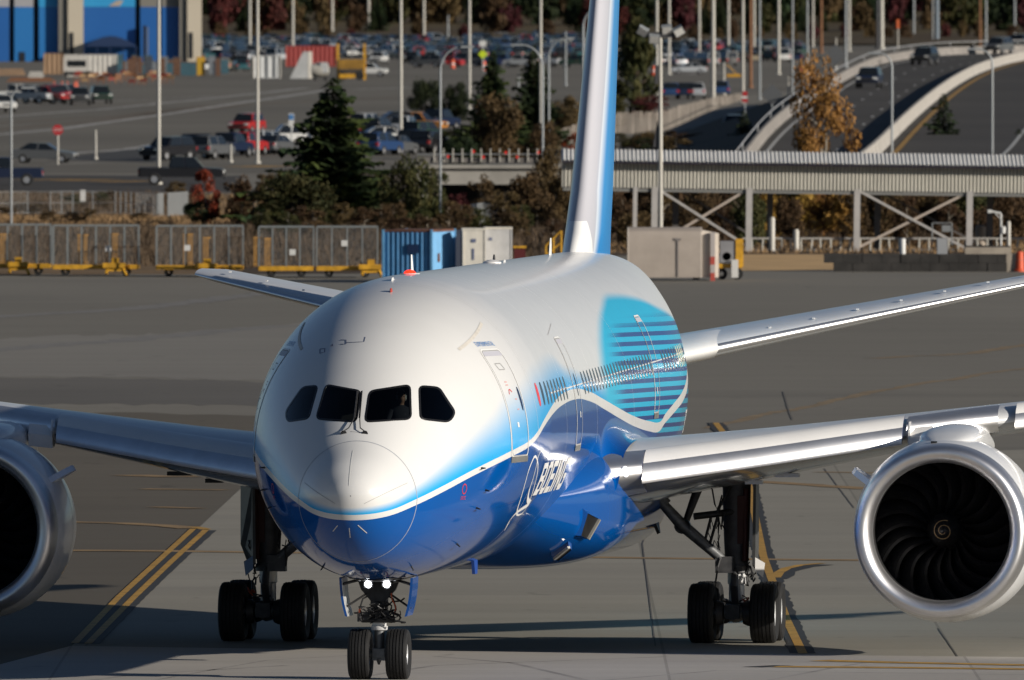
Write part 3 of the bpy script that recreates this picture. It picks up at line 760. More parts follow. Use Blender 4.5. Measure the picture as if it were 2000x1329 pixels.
for side in (1, -1):
    st = surf3([(side * 1.2, 47.9, 5.8, 5.42, .10), (side * 2.33, 48.8, 5.2, 5.66, .10), (side * 6, 51.65, 3.7, 6.43, .095), (side * 9.2, 54.1, 2.3, 7.1, .09), (side * 9.75, 54.9, 1.4, 7.2, .07)], 'horizontal_stabilizer', [GREYL, METAL], AIR)
    q = MB(); rr = []
    for (l, k) in ((1.2, 1.10), (1.9, 1.08), (2.3, 1.05), (2.5, .9)):
        s = (l - 1.2) / 1.13; tle = 47.9 + .9 * s; zz = 5.42 + .24 * s; ch = 5.8 - .6 * s; r = []
        for x, sg in [(x, 1) for x in reversed(XS[:10])] + [(x, -1) for x in XS[1:10]]:
            r.append(Vector((side * l, tle - .09 * (k > 1) + x * ch, zz + foil(x, .10) * ch * sg * k + .085 * x * ch)))
        rr.append(r)
    q.grid(rr); q.build('root_cuff', WHITEP, st, True, 60)
    for i in range(7):
        p = Vector((side * (3.5 + .9 * i), 48.8 + (3.5 + .9 * i - 2.33) * .777 + .5, 5.66 + (3.5 + .9 * i - 2.33) * .21 + .23))
        q = MB(); q.box(p, (.05, .12, .03)); q.build('vortex_tab', WHITEP, st)

# ---- landing gear
def tyre_mesh(R_, w, rim, name, grooves=4):
    q = MB(); pr = [(-w * .36, rim), (-w * .47, rim + (R_ - rim) * .35), (-w * .5, R_ * .86), (-w * .44, R_ * .955), (-w * .36, R_ * .985)]
    for g in range(grooves):
        x = -w * .30 + w * .60 * g / (grooves - 1)
        pr += [(x - .012, R_ - .003 * abs(g - (grooves - 1) / 2)), (x - .010, R_ - .02), (x + .010, R_ - .02), (x + .012, R_ - .003 * abs(g - (grooves - 1) / 2))]
    pr += [(w * .36, R_ * .985), (w * .44, R_ * .955), (w * .5, R_ * .86), (w * .47, rim + (R_ - rim) * .35), (w * .36, rim)]
    q.lathe(pr, (0, 0, 0), 'x', 56); return q.mesh(name, RUBBER, True, 35)
def rim_mesh(r, w, name):
    q = MB()
    for s in (1, -1):
        q.lathe([(s * w * .42, r + .01), (s * w * .38, r * .93), (s * w * .25, r * .8), (s * w * .22, r * .45), (s * w * .36, r * .36), (s * w * .38, 0)], (0, 0, 0), 'x', 32)
    return q.mesh(name, mat('wheel_rim', (.55, .56, .57), .35, .4), True, 30)
MT, MRIM = tyre_mesh(.625, .53, .29, 'tyre', 5), rim_mesh(.29, .5, 'wheel_rim')
NT, NRIM = tyre_mesh(.505, .43, .21, 'tyre', 5), rim_mesh(.21, .4, 'wheel_rim')
BLUEB = mat('blue_bracket', (.05, .25, .5), .4)
GDOOR = mat('gear_door_inner', (.07, .07, .07), .4, .2, var=.2, vs_=3)
ORANGE = mat('hose_orange', (.5, .09, .03), .5)
def hoses(q, c, n, spread, rnd, r=.014):
    for _ in range(n):
        p = Vector(c) + Vector([rnd.uniform(-spread[i], spread[i]) for i in range(3)]); pts = [p]
        for _ in range(4): pts.append(pts[-1] + Vector([rnd.uniform(-spread[i], spread[i]) * .6 for i in range(3)]))
        q.tube(pts, r * rnd.uniform(.7, 1.6), 5)
for side in (1, -1):
    rnd = random.Random(5 if side > 0 else 9)
    c = Vector((side * 4.9, 27.8, 0)); zt_ = 3.35
    q = MB()
    q.lathe([(1.55, .24), (2.2, .27), (2.9, .29), (3.4, .3)], c, 'z', 24)
    q.lathe([(1.45, .27), (1.6, .27), (1.62, .2)], c, 'z', 24)
    gear = q.build('main_gear', mat('gear_grey', (.085, .085, .088), .5, .2, var=.25, vs_=6), AIR, True, 40)
    q = MB(); q.lathe([(.72, .165), (1.2, .165), (1.22, .19), (1.5, .19)], c, 'z', 24); q.build('shock_strut', mat('strut_white', (.62, .62, .62), .3, .1), gear, True, 40)
    q = MB(); q.tube([c + Vector((0, -.95, .625)), c + Vector((0, -.3, .60)), c + Vector((0, .3, .60)), c + Vector((0, .95, .625))], [.14, .19, .19, .14], 14)
    q.box(c + Vector((0, 0, .66)), (.34, .44, .34)); q.box(c + Vector((0, -.9, .66)), (.3, .2, .3))
    q.build('bogie_beam', DARKM, gear, True, 40)
    for dy in (-.73, .73):
        q = MB(); q.tube([c + Vector((-.75, dy, .625)), c + Vector((.75, dy, .625))], .1, 14); q.build('axle', STEEL, gear, True)
        for dx in (-.645, .645):
            t_ = link('tyre', MT, gear); t_.location = c + Vector((dx, dy, .622))
            r_ = link('wheel_rim', MRIM, gear); r_.location = t_.location
            q = MB(); sg = 1 if dx > 0 else -1
            q.lathe([(-sg * .30, .27), (-sg * .36, .26), (-sg * .44, .22), (-sg * .46, .1)], t_.location, 'x', 20); q.build('brake_pack', DARKM, gear, True)
            for k in range(5):
                a = 2 * pi * k / 5 + .3; q = MB(); q.box(Vector(t_.location) + Vector((sg * .115, .21 * cos(a), .21 * sin(a))), (.03, .06, .09)); q.build('rim_bolt_block', BLUEB, gear)
    # drag brace, side brace, links
    q = MB()
    q.tube([c + Vector((-side * 1.55, -.55, 2.95)), c + Vector((-side * 1.1, -.5, 2.45)), c + Vector((-side * .15, -.3, 1.62))], [.10, .13, .10], 12)
    q.tube([c + Vector((-side * 1.6, -.55, 3.05)), c + Vector((-side * 1.45, -.55, 2.85))], .16, 12)
    q.lathe([(-.1, .17), (.1, .17), (.1, 0), (-.1, 0)], c + Vector((-side * 1.08, -.52, 2.43)), 'y', 14)
    q.build('drag_brace', STEEL, gear, True, 40)
    q = MB(); q.tube([c + Vector((-side * 1.0, -.5, 2.55)), c + Vector((-side * .75, -.4, 3.25))], [.07, .10], 10); q.tube([c + Vector((-side * .85, -.45, 2.62)), c + Vector((0, -.2, 2.72))], .075, 10)
    q.tube([c + Vector((-side * .5, -.4, 2.6)), c + Vector((-side * .62, -.45, 2.12))], .03, 8); q.tube([c + Vector((-side * .36, -.4, 2.62)), c + Vector((-side * .52, -.45, 2.05))], .03, 8)
    q.tube([c + Vector((-side * .1, -.3, 3.25)), c + Vector((-side * .38, -.42, 2.7))], .03, 8)
    q.build('lock_links', DARKM, gear, True)
    q = MB(); q.tube([c + Vector((0, -.32, 1.5)), c + Vector((0, -.62, 1.18)), c + Vector((0, -.35, .8))], [.07, .09, .07], 10); q.box(c + Vector((-side * .22, -.28, 1.62)), (.38, .3, .34)); q.build('torque_link', mat('gear_grey'), gear, True)
    q = MB(); q.tube([c + Vector((side * .22, -.25, 3.2)), c + Vector((side * .2, -.3, 1.7))], .06, 10); q.box(c + Vector((side * .12, -.28, 2.55)), (.16, .06, 1.0)); q.build('red_strut_cover', mat('primer_red', (.06, .014, .010), .6, var=.3), gear)
    q = MB(); hoses(q, c + Vector((0, -.25, .75)), 16, (.28, .2, .16), rnd); hoses(q, c + Vector((side * .25, -.2, 1.5)), 8, (.12, .1, .35), rnd); hoses(q, c + Vector((-side * .3, -.3, 2.4)), 8, (.16, .1, .6), rnd); tag(q.build('hydraulic_hoses', DARKM, gear), kind='stuff')
    q = MB(); hoses(q, c + Vector((side * .3, -.35, .98)), 3, (.08, .1, .08), rnd, .02); q.build('orange_hose', ORANGE, gear)
    # doors
    q = MB(); o = c + Vector((side * (.36 if side > 0 else .17), -.2, 0)); kk = .1 if side > 0 else 1.45; q.prism([o + Vector((side * .02, -.4, 1.62)), o + Vector((side * .12 * kk, .3, 1.5)), o + Vector((side * .26 * kk, .4, 2.0)), o + Vector((side * .26 * kk, .4, 3.3)), o + Vector((side * .04, -.4, 3.3))], (side * .06, 0, 0)); gd = q.build('gear_door', GDOOR, gear)
    q = MB(); q.prism([o + Vector((side * .08, -.4, 1.78)), o + Vector((side * .28, -.36, 1.66)), o + Vector((side * .24, -.36, 1.36)), o + Vector((side * .08, -.4, 1.5))], (0, .04, 0)); q.build('door_flap', WHITEP if side > 0 else mat('flap_blue', (.25, .38, .6), .3), gd)
    q = MB(); q.prism([c + Vector((-side * 1.95, -.9, 3.1)), c + Vector((-side * 1.85, .6, 3.1)), c + Vector((-side * 1.62, -.3, 2.25)), c + Vector((-side * 1.60, -.6, 2.25))], (side * .06, 0, .03)); q.build('inboard_gear_door', DARKM, gear)

rnd = random.Random(3)
c = Vector((0, 5.0, 0))
q = MB(); q.lathe([(1.18, .14), (1.25, .17), (2.1, .19)], c, 'z', 24); ng = q.build('nose_gear', mat('gear_grey'), AIR, True)
q = MB(); q.lathe([(.98, .155), (1.0, .165), (1.06, .165), (1.07, .14), (1.2, .14)], c, 'z', 24); q.build('strut_collar', mat('strut_white'), ng, True, 30)
q = MB(); q.lathe([(.42, .1), (.98, .1)], c, 'z', 20); q.box(c + Vector((0, 0, .5)), (.26, .26, .24)); q.box(c + Vector((0, -.14, .53)), (.22, .06, .16)); q.build('shock_strut', STEEL, ng, True, 40)
q = MB(); q.tube([c + Vector((-.48, 0, .5)), c + Vector((.48, 0, .5))], .07, 12); q.tube([c + Vector((0, -.1, .42)), c + Vector((0, -.1, .3))], [.06, .02], 8); q.build('axle', STEEL, ng, True)
for dx in (-.375, .375):
    t_ = link('tyre', NT, ng); t_.location = c + Vector((dx, 0, .503)); r_ = link('wheel_rim', NRIM, ng); r_.location = t_.location
q = MB(); hoses(q, c + Vector((0, -.25, 1.35)), 30, (.30, .12, .14), rnd); q.tube([c + Vector((-.33, -.2, 1.18)), c + Vector((.33, -.2, 1.18))], .05, 8)
for k in range(9): q.box(c + Vector((rnd.uniform(-.3, .3), -.22, rnd.uniform(1.2, 1.55))), (.12, .1, .1))
q.tube([c + Vector((-.36, -.25, 1.15)), c + Vector((-.36, -.25, 1.35))], .05, 8)
for s in (1, -1): q.tube([c + Vector((s * .28, -.25, 1.2)), c + Vector((s * .36, -.28, 1.4)), c + Vector((s * .30, -.25, 1.6)), c + Vector((s * .16, -.2, 1.68))], .018, 6)
q.build('steering_unit', DARKM, ng)
q = MB(); q.tube([c + Vector((.33, -.3, 1.3)), c + Vector((.36, -.3, 1.45)), c + Vector((.28, -.3, 1.6)), c + Vector((.27, -.3, 1.72))], .014, 6); q.tube([c + Vector((-.36, -.3, 1.33)), c + Vector((-.36, -.3, 1.4))], .02, 6); q.build('orange_hose', ORANGE, ng)
q = MB(); q.prism([c + Vector((-.42, -.2, 2.0)), c + Vector((.42, -.2, 2.0)), c + Vector((.34, -.22, 1.78)), c + Vector((.14, -.24, 1.55)), c + Vector((-.14, -.24, 1.55)), c + Vector((-.34, -.22, 1.78))], (0, .18, 0)); q.build('light_bracket', DARKM, ng)
for dx in (-.183, .183):
    p = c + Vector((dx, -.36, 1.89)); q = MB(); q.lathe([(.16, .0), (.15, .07), (.0, .1), (-.01, .095), (.0, .066)], p, 'y', 24); h = q.build('light_housing', STEEL, ng, True)
    q = MB(); q.lathe([(-.012, 0), (-.008, .04), (.004, .068)], p, 'y', 24); q.build('taxi_light', mat('taxi_lamp', (.9, .9, 1), .2, emit=(.93, .95, 1), es=30), ng, True)
for s in (1, -1):
    q = MB(); rr = []
    for i in range(7):
        a = i / 6; z = 2.02 - .76 * a; bow = .04 * sin(pi * a * .8); 
        rr.append([c + Vector((s * (.54 + .14 * (1 - a) + bow), y, z)) for y in (-.6, -.1, .4)])
    q.cur = 0; q.grid(rr); q.cur = 1; q.grid([[p + Vector((s * .05, 0, .01)) for p in r] for r in rr])
    q.cur = 1
    for e in (0, 2): q.grid([[r[e], r[e] + Vector((s * .05, 0, .01))] for r in rr])
    q.grid([[p, p + Vector((s * .05, 0, .01))] for p in rr[-1]])
    q.build('nose_gear_door', [mat('door_inner_pale', (.55, .56, .56), .35, .2, var=.3, vs_=3), mat('door_blue', (.003, .065, .28), .25, coat=.4)], ng)
    q = MB(); q.tube([c + Vector((s * .2, -.2, 1.72)), c + Vector((s * .66, -.35, 1.42))], .022, 8); q.tube([c + Vector((s * .2, -.1, 2.02)), c + Vector((s * .66, -.5, 1.9))], .03, 8); q.tube([c + Vector((s * .3, -.3, 1.95)), c + Vector((s * .62, -.9, 2.1))], .025, 8); q.build('door_strut', DARKM, ng, True)
q = MB(); q.grid([[sphi(3.4 + .3 * i, pi + .22 * k, .012) for k in (-1, -.5, 0, .5, 1)] for i in range(8)]); q.build('gear_bay_dark_patch', BLACK, ng)  # black patch on the skin paints the dark of the open bay
q = MB(); hoses(q, Vector((0, 4.0, 2.06)), 10, (.3, .25, .03), rnd, .02); tag(q.build('bay_linkage', DARKM, ng), kind='stuff')

# ---- pilot behind the right-hand windshield
def person(loc, rz, label):
    o = thing('person', label, 'person', loc, rz, )
    q = MB(); rr = []
    # torso to crown, one continuous surface (z, half width, half depth, y offset)
    for z, a, b, y in ((0, .17, .12, 0), (.1, .18, .13, 0), (.3, .19, .13, 0), (.42, .21, .12, 0), (.5, .2, .11, 0), (.545, .1, .08, 0), (.57, .058, .06, -.005), (.61, .055, .06, -.01), (.635, .062, .085, -.02), (.66, .068, .095, -.02), (.70, .074, .098, -.015), (.74, .078, .1, -.01), (.79, .074, .095, -.005), (.83, .055, .07, 0), (.85, .02, .03, 0)):
        rr.append([Vector((a * sin(t), y - b * cos(t), z)) for t in [2 * pi * k / 20 for k in range(20)]])
    for r in (9, 10): rr[r][0].y -= .012
    q.grid(rr, True); q.add(rr[0], [tuple(range(20))]); q.add(rr[-1], [tuple(range(20))])
    for i, f in enumerate(q.f): q.mi[i] = 1 if min(q.v[k][2] for k in f) > .555 else 0
    for s in (1, -1):
        q.cur = 0; q.tube([(s * .19, 0, .47), (s * .27, -.03, .3), (s * .27, -.1, .17), (s * .2, -.34, .2)], [.065, .055, .048, .036], 10)
        q.cur = 1; q.tube([(s * .2, -.34, .2), (s * .18, -.42, .21)], [.036, .03], 8)
        for k in range(4): q.tube([(s * (.2 - .018 * k), -.41, .215), (s * (.2 - .018 * k), -.45, .2), (s * (.19 - .018 * k), -.47, .175)], .009, 5)
        q.tube([(s * .16, -.36, .2), (s * .13, -.4, .205)], .01, 5)
    body = q.build('body', [mat('shirt_dark', (.035, .035, .045), .9), mat('skin', (.42, .23, .15), .55)], o, True, 60)
    q = MB(); rr = []
    for z, a, b, y in ((.715, .08, .07, .04), (.76, .084, .1, .0), (.80, .08, .098, 0), (.84, .06, .075, 0), (.862, .02, .03, 0)): rr.append([Vector((a * sin(t), y - b * cos(t), z)) for t in [2 * pi * k / 16 for k in range(16)]])
    q.grid(rr, True); q.add(rr[-1], [tuple(range(16))]); q.build('hair', mat('hair_dark', (.03, .02, .015), .8), o, True)
    q = MB(); q.tube([(.085 * sin(a), 0, .76 + .115 * cos(a)) for a in [-1.5 + 3 * k / 10 for k in range(11)]], .013, 6); q.box((.088, 0, .72), (.03, .07, .08)); q.box((-.088, 0, .72), (.03, .07, .08)); q.tube([(.09, -.03, .7), (.06, -.11, .655)], .006, 5)
    q.build('headset', mat('headset_white', (.7, .7, .66), .5), o)
    q = MB()
    for s in (1, -1): q.lathe([(0, .011), (.004, .008), (.006, 0)], Vector((s * .03, -.118, .735)), 'y', 8)
    q.box((0, -.112, .665), (.045, .01, .008)); q.build('eyes_and_mouth', mat('eye_dark', (.03, .015, .01), .5), o)
    return o
Minv = Matrix.Rotation(-YAW, 4, 'Z')
base = AIR.location + Minv @ Vector((.62, 3.3, 4.88))
person(base, -YAW + .35, 'pilot in dark clothing with a pale headset behind the right windshield pane')
# ================================================================ pavement
def ground_mat(name, c1, c2, sc, st, c3=None, rough=.85, joints=None):
    m = bpy.data.materials.new(name); m.use_nodes = True; nt = m.node_tree; b = nt.nodes['Principled BSDF']
    vec, X, Y, Z = coords(nt)
    f = noise(nt, vec, sc, 6, .62, st).ss(.3, .7)
    c = mixc(nt, f, c1, c2)
    if c3:
        g_ = noise(nt, vec, sc * 3.1, 5, .6, (st[0] * .35, st[1] * 1.7, 1)).ss(.55, .75); c = mixc(nt, g_ * .55, c, c3)
    k = noise(nt, vec, 6, 3, .6).ss(.2, .8); c = mixc(nt, k * .22, c, tuple(q * .6 for q in c1))
    st2 = noise(nt, vec, .3, 5, .65, (.1, 1, 1)).ss(.3, .7); c = mixc(nt, st2 * .3, c, tuple(q * .72 for q in c1))
    sp3 = noise(nt, vec, .9, 2, .5, (1, .3, 1)).ss(.68, .76); c = mixc(nt, sp3 * .45, c, tuple(q * .5 for q in c1))
    if joints:
        sp_, wd = joints; X = X - 3.1
        cv = nt.nodes.new('ShaderNodeCombineXYZ'); nt.links.new((X / sp_).m('FLOOR').k, cv.inputs[0]); nt.links.new((Y / sp_).m('FLOOR').k, cv.inputs[1]); wn_ = nt.nodes.new('ShaderNodeTexWhiteNoise'); wn_.noise_dimensions = '2D'; nt.links.new(cv.outputs[0], wn_.inputs['Vector'])
        c = mixc(nt, S(nt, wn_.outputs['Value']) * .35, c, tuple(q * .72 for q in c1))
        for A_ in (X, Y):
            w_ = wd if A_ is X else wd * 1.0
            j = ((A_ / sp_).m('FRACT') - .5).abs().gt(.5 - w_ / sp_); c = mixc(nt, j * .4, c, tuple(q * .35 for q in c1))
    nt.links.new(c.k, b.inputs['Base Color']); b.inputs['Roughness'].default_value = rough; b.inputs['Specular IOR Level'].default_value = .25
    return m
ASPH = ground_mat('asphalt_ramp', (.19, .175, .145), (.23, .213, .178), .02, (1, .35, 1), (.13, .12, .104))
CONC = ground_mat('grey_concrete', (.28, .26, .215), (.33, .308, .257), .05, (1, .4, 1), (.24, .225, .2), joints=(5.95, .03))
PALE = ground_mat('pale_concrete', (.42, .39, .35), (.50, .465, .415), .09, (.35, 1, 1), (.36, .335, .3), joints=(6.1, .03))
WORN = ground_mat('worn_asphalt', (.22, .205, .18), (.245, .23, .2), .03, (1, .3, 1), (.165, .153, .132))
DARKA = ground_mat('sealed_asphalt', (.135, .125, .11), (.16, .148, .13), .03, (1, .3, 1), (.1, .092, .08))
def sheet(name, px, z, m, kind='structure', sub=1):
    q = MB(); P = [G(u, v, z) for u, v in px]; P = [Vector((p.x, p.y, z)) for p in P]; q.add(P, [tuple(range(len(P)))])
    o = q.build(name, m)
    return tag(o, kind=kind)
g = MB(); g.add([(-60, 250, 0), (60, 250, 0), (900, 7500, 0), (-900, 7500, 0)], [(0, 1, 2, 3)]); tag(g.build('ground', ASPH), kind='structure')
def wavy(px, amp, rnd, n=14):
    out = []
    for (a, b) in zip(px, px[1:]):
        for k in range(n): 
            s = k / n; out.append((a[0] + (b[0] - a[0]) * s, a[1] + (b[1] - a[1]) * s + rnd.uniform(-amp, amp)))
    return out + [px[-1]]
rr_ = random.Random(4)
sheet('worn_pavement', wavy([(-200, 672), (150, 655), (330, 652), (620, 628)], 2.5, rr_) + wavy([(620, 748), (300, 738), (-200, 733)], 2.5, rr_), .004, WORN)
sheet('sealed_pavement', wavy([(-200, 735), (300, 740), (620, 750)], 1.5, rr_) + wavy([(620, 796), (300, 790), (-200, 786)], 2.5, rr_), .005, DARKA)
ASPH2 = ground_mat('brown_asphalt', (.112, .096, .072), (.138, .119, .09), .03, (1, .4, 1), (.1, .088, .07))
sheet('asphalt_shoulder', wavy([(-300, 800), (620, 812)], 2, rr_) + [(560, 880), (478, 947), (138, 1264), (0, 1300), (-300, 1400)], .0045, ASPH2)
sheet('apron_concrete', [(478, 947), (1000, 912), (2200, 872), (2200, 1288), (138, 1264)], .008, CONC)
sheet('pale_taxiway', [(138, 1262), (700, 1270), (2200, 1286), (2200, 1500), (-400, 1500), (-300, 1400), (0, 1298)], .012, PALE)
def gline(name, px, w, z, m, jag=0, rnd=None, kind='structure'):
    P = [G(u, v, z) for u, v in px]; Q = []
    for a, b in zip(P, P[1:]):
        n = max(1, int((b - a).length / (1.2 if jag else 3))); Q += [a.lerp(b, i / n) for i in range(n)]
    Q.append(P[-1]); rows = []
    for i, p in enumerate(Q):
        d = (Q[min(i + 1, len(Q) - 1)] - Q[max(0, i - 1)]); d.z = 0; d.normalize(); s = Vector((d.y, -d.x, 0)) * (w / 2)
        j = (lambda: rnd.uniform(1 - jag, 1 + jag)) if jag else (lambda: 1)
        rows.append([Vector(((p - s * j()).x, (p - s * j()).y, z)), Vector(((p + s * j()).x, (p + s * j()).y, z))])
    q = MB(); q.grid(rows); return tag(q.build(name, m), kind=kind)
YEL = mat('line_yellow', (.42, .23, .03), .7, var=.3, vs_=2)
YELF = mat('faded_yellow', (.26, .165, .07), .8, var=.3, vs_=.8)
BLK = mat('line_black', (.018, .018, .018), .8, var=.3, vs_=2)
TAR = mat('tar_seam', (.10, .09, .078), .8)
rl = random.Random(2)
A1 = [(377, 1033), (304, 1100), (232, 1166), (146, 1256)]; B1 = [(402, 1035), (331, 1100), (260, 1168), (172, 1257)]
gline('marking_border', [(u + 13, v + 1) for u, v in A1], .18, .016, BLK, .1, rl); gline('marking_border', [(u + 13, v + 1) for u, v in B1], .19, .0165, BLK, .12, rl)
gline('yellow_marking', A1, .16, .020, YEL); gline('yellow_marking', B1, .16, .0205, YEL)
gline('yellow_marking', [(120, 1019), (240, 1022), (330, 1027), (377, 1032)], .8, .018, YELF); gline('yellow_marking', [(402, 1034), (390, 1031), (377, 1029)], .3, .0195, YEL)
gline('yellow_marking', [(-60, 1074), (300, 1076), (700, 1081), (1250, 1090), (1660, 1094), (2100, 1098)], 1.1, .0175, YELF, .25, rl)
L3 = [(1440, 885), (1458, 915), (1467, 945), (1478, 1010), (1491, 1087), (1510, 1139), (1537, 1212), (1568, 1276)]
L3 = [(1398, 826), (1432, 870), (1458, 925), (1470, 985), (1491, 1087), (1510, 1139), (1537, 1212), (1568, 1276)]
gline('marking_border', L3, .50, .016, BLK, .13, rl); gline('yellow_marking', L3, .19, .020, YEL)
BR = [(1515, 1128), (1522, 1118), (1536, 1110), (1562, 1104), (1606, 1100)]
gline('marking_border', [(u + 4, v + 3) for u, v in BR], .55, .0158, BLK, .2, rl); gline('yellow_marking', BR, .24, .0202, YEL)
gline('yellow_marking', [(1516, 1302), (1750, 1304), (2100, 1308)], .75, .020, YEL, .1, rl); gline('yellow_marking', [(1600, 1290), (1750, 1294), (2100, 1301)], .75, .020, YEL, .1, rl); gline('marking_border', [(1480, 1301), (1520, 1302)], 1.1, .019, BLK)
gline('yellow_marking', [(255, 928), (330, 931), (405, 930)], 1.2, .018, YELF, .3, rl); gline('yellow_marking', [(280, 955), (440, 957)], .7, .018, YELF, .3, rl); gline('yellow_marking', [(300, 990), (390, 993)], .7, .018, YELF, .3, rl)
gline('yellow_marking', [(1470, 940), (1700, 955), (2100, 962)], .9, .018, YELF, .35, rl); gline('yellow_marking', [(1600, 922), (1800, 925)], .7, .018, YELF, .35, rl)
for px, w in (([(1257, 1008), (1260, 1048), (1255, 1062), (1266, 1150), (1280, 1262)], .03), ([(1610, 915), (1640, 955), (1668, 992)], .035), ([(1833, 1228), (1850, 1252), (1870, 1282)], .03), ([(1530, 765), (1540, 800), (1548, 820)], .04)):
    gline('pavement_joint', wavy(px, .6, rl, 6), w, .0155, TAR)
gline('tar_line', wavy([(1380, 838), (1480, 812), (1560, 798), (1720, 762), (1850, 742), (2100, 705)], 1.6, rl, 8), .45, .006, mat('tar_brown', (.21, .15, .08), .8, var=.3), .4, rl)
gline('tar_line', wavy([(1700, 700), (1900, 690), (2100, 660)], 1.2, rl, 8), .6, .006, MATS['tar_brown'], .4, rl)
for px in ([(-100, 626), (250, 604), (620, 560)], [(-100, 690), (250, 664), (560, 636)]): gline('pale_streak', wavy(px, 1.2, rl, 6), 1.6, .0075, mat('streak_grey', (.17, .16, .145), .85, var=.2), .4, rl)
for px, w in (([(300, 1329), (520, 1290), (760, 1276)], .10), ([(850, 1282), (1000, 1295), (1150, 1330)], .16), ([(1500, 1329), (1620, 1306), (1720, 1289)], .14), ([(60, 1345), (260, 1318), (560, 1300)], .2), ([(560, 1345), (850, 1300), (1300, 1283)], .18), ([(1050, 1340), (1400, 1310), (2000, 1318)], .15)):
    gline('tyre_mark', px, w, .0132, mat('tyre_smear', (.28, .26, .235), .9, var=.25, vs_=.5))
# ================================================================ beyond the apron: terrain
def px2m(px, d): return px * d / FPX
def dist(v, z=0): return G(1000, v, z).y
DRYG = ground_mat('dry_grass', (.15, .095, .045), (.24, .16, .08), .25, (1, .5, 1), (.07, .06, .03))
BRUSHG = ground_mat('brush_floor', (.055, .038, .022), (.10, .065, .035), .2, (1, .5, 1), (.03, .03, .015))
LOT = ground_mat('lot_asphalt', (.14, .128, .105), (.20, .184, .152), .012, (.5, 1, 1), (.085, .08, .072))
ROADM = ground_mat('road_asphalt', (.058, .053, .047), (.08, .073, .065), .03, (.3, 1, 1), (.04, .038, .036))
sheet('dry_verge', wavy([(-300, 372), (480, 378)], 2, rr_) + wavy([(480, 536), (-300, 536)], .8, rr_), .004, DRYG)
sheet('brush_verge', wavy([(560, 338), (1110, 330)], 2, rr_) + [(1110, 532), (470, 536)], .006, BRUSHG)
sheet('brush_verge', [(1100, 300), (2300, 290), (2300, 496), (1100, 500)], .007, BRUSHG)
sheet('lot_pavement', [(-500, 338), (560, 338), (820, 322), (1100, 318), (1250, 210), (1800, 150), (2300, 120), (2300, 70), (-500, 70)], .009, LOT)
sheet('access_road', [(-400, 340), (470, 344), (470, 376), (-400, 370)], .012, ROADM)
WLINE = mat('lot_white_line', (.33, .32, .30), .8, var=.3, vs_=.4)
rb = random.Random(11)
for px, w in (([(-60, 268), (120, 252), (400, 212), (640, 176), (900, 168)], 1.1), ([(-60, 232), (200, 214), (470, 186), (600, 172)], 1.0), ([(-60, 208), (260, 195), (420, 188)], .6), ([(60, 305), (250, 292), (320, 280), (560, 262)], 1.2), ([(700, 224), (840, 214)], .8), ([(30, 322), (190, 318)], .8), ([(1290, 148), (1420, 142)], .8)):
    gline('lot_marking', wavy(px, .6, rb, 5), w, .016, WLINE, .5, rb)
for px in (([(-60, 258), (200, 236), (470, 205), (780, 190)]), ([(-60, 244), (250, 226), (420, 206)])):
    gline('lot_marking', px, 2.4, .015, mat('lot_brown', (.12, .095, .065), .85), .4, rb)
for (a, b, v) in ((77, 120, 351), (143, 196, 352), (218, 272, 354.5), (470, 550, 325)):
    gline('yellow_marking', [(a, v), (b, v + .3)], 7.0, .018, YEL)
sheet('lot_shade_patch', [(90, 312), (330, 283), (340, 300), (300, 318)], .013, mat('lot_shade_dark', (.03, .029, .028), .85))  # dark sheet, shade painted onto the lot
# hill behind the lots
q = MB(); rows = []
rh = random.Random(8)
for j in range(14):
    d = 3480 + 95 * j; z = .3 + 15.5 * (j / 13) ** 1.25
    rows.append([Vector((-180 + 9 * i, d + 12 * sin(i * .6), z + (0 if j == 0 else rh.uniform(-.25, .25) + .35 * sin(i * .5)))) for i in range(41)])
q.grid(rows); tag(q.build('hillside', ground_mat('hill_grass', (.075, .05, .026), (.10, .08, .03), .05, (.4, 1, 1), (.06, .028, .022)), None, True), kind='structure')

# ================================================================ plants
def leafmat(name, c1, c2, rnd=.25):
    if name in MATS: return MATS[name]
    m = bpy.data.materials.new(name); m.use_nodes = True; nt = m.node_tree; b = nt.nodes['Principled BSDF']
    vec, X, Y, Z = coords(nt)
    f = noise(nt, vec, 3.0, 3, .6).ss(.35, .65); c = mixc(nt, f, c1, c2)
    oi = nt.nodes.new('ShaderNodeObjectInfo'); h = nt.nodes.new('ShaderNodeHueSaturation'); r = S(nt, oi.outputs['Random'])
    nt.links.new((r * (2 * rnd) + (1 - rnd)).k, h.inputs['Value']); nt.links.new((r * .03 + .485).k, h.inputs['Hue']); nt.links.new(c.k, h.inputs['Color'])
    nt.links.new(h.outputs[0], b.inputs['Base Color']); b.inputs['Roughness'].default_value = .75; b.inputs['Specular IOR Level'].default_value = .2
    MATS[name] = m; return m
LEAF = dict(olive=leafmat('leaf_olive', (.025, .033, .01), (.065, .06, .018)), brown=leafmat('leaf_brown', (.045, .029, .014), (.105, .064, .028)), rust=leafmat('leaf_rust', (.13, .03, .012), (.30, .065, .02)),
            red=leafmat('leaf_red', (.045, .012, .012), (.095, .02, .02)), gold=leafmat('leaf_gold', (.20, .11, .022), (.40, .22, .06)), dark=leafmat('leaf_dark', (.012, .022, .010), (.03, .042, .014)), spruce=leafmat('needle', (.014, .026, .010), (.045, .058, .014)))
BARK = mat('bark', (.07, .05, .035), .9, var=.4, vs_=4)
BIRCH = mat('pale_bark', (.22, .19, .15), .9, var=.3, vs_=4)
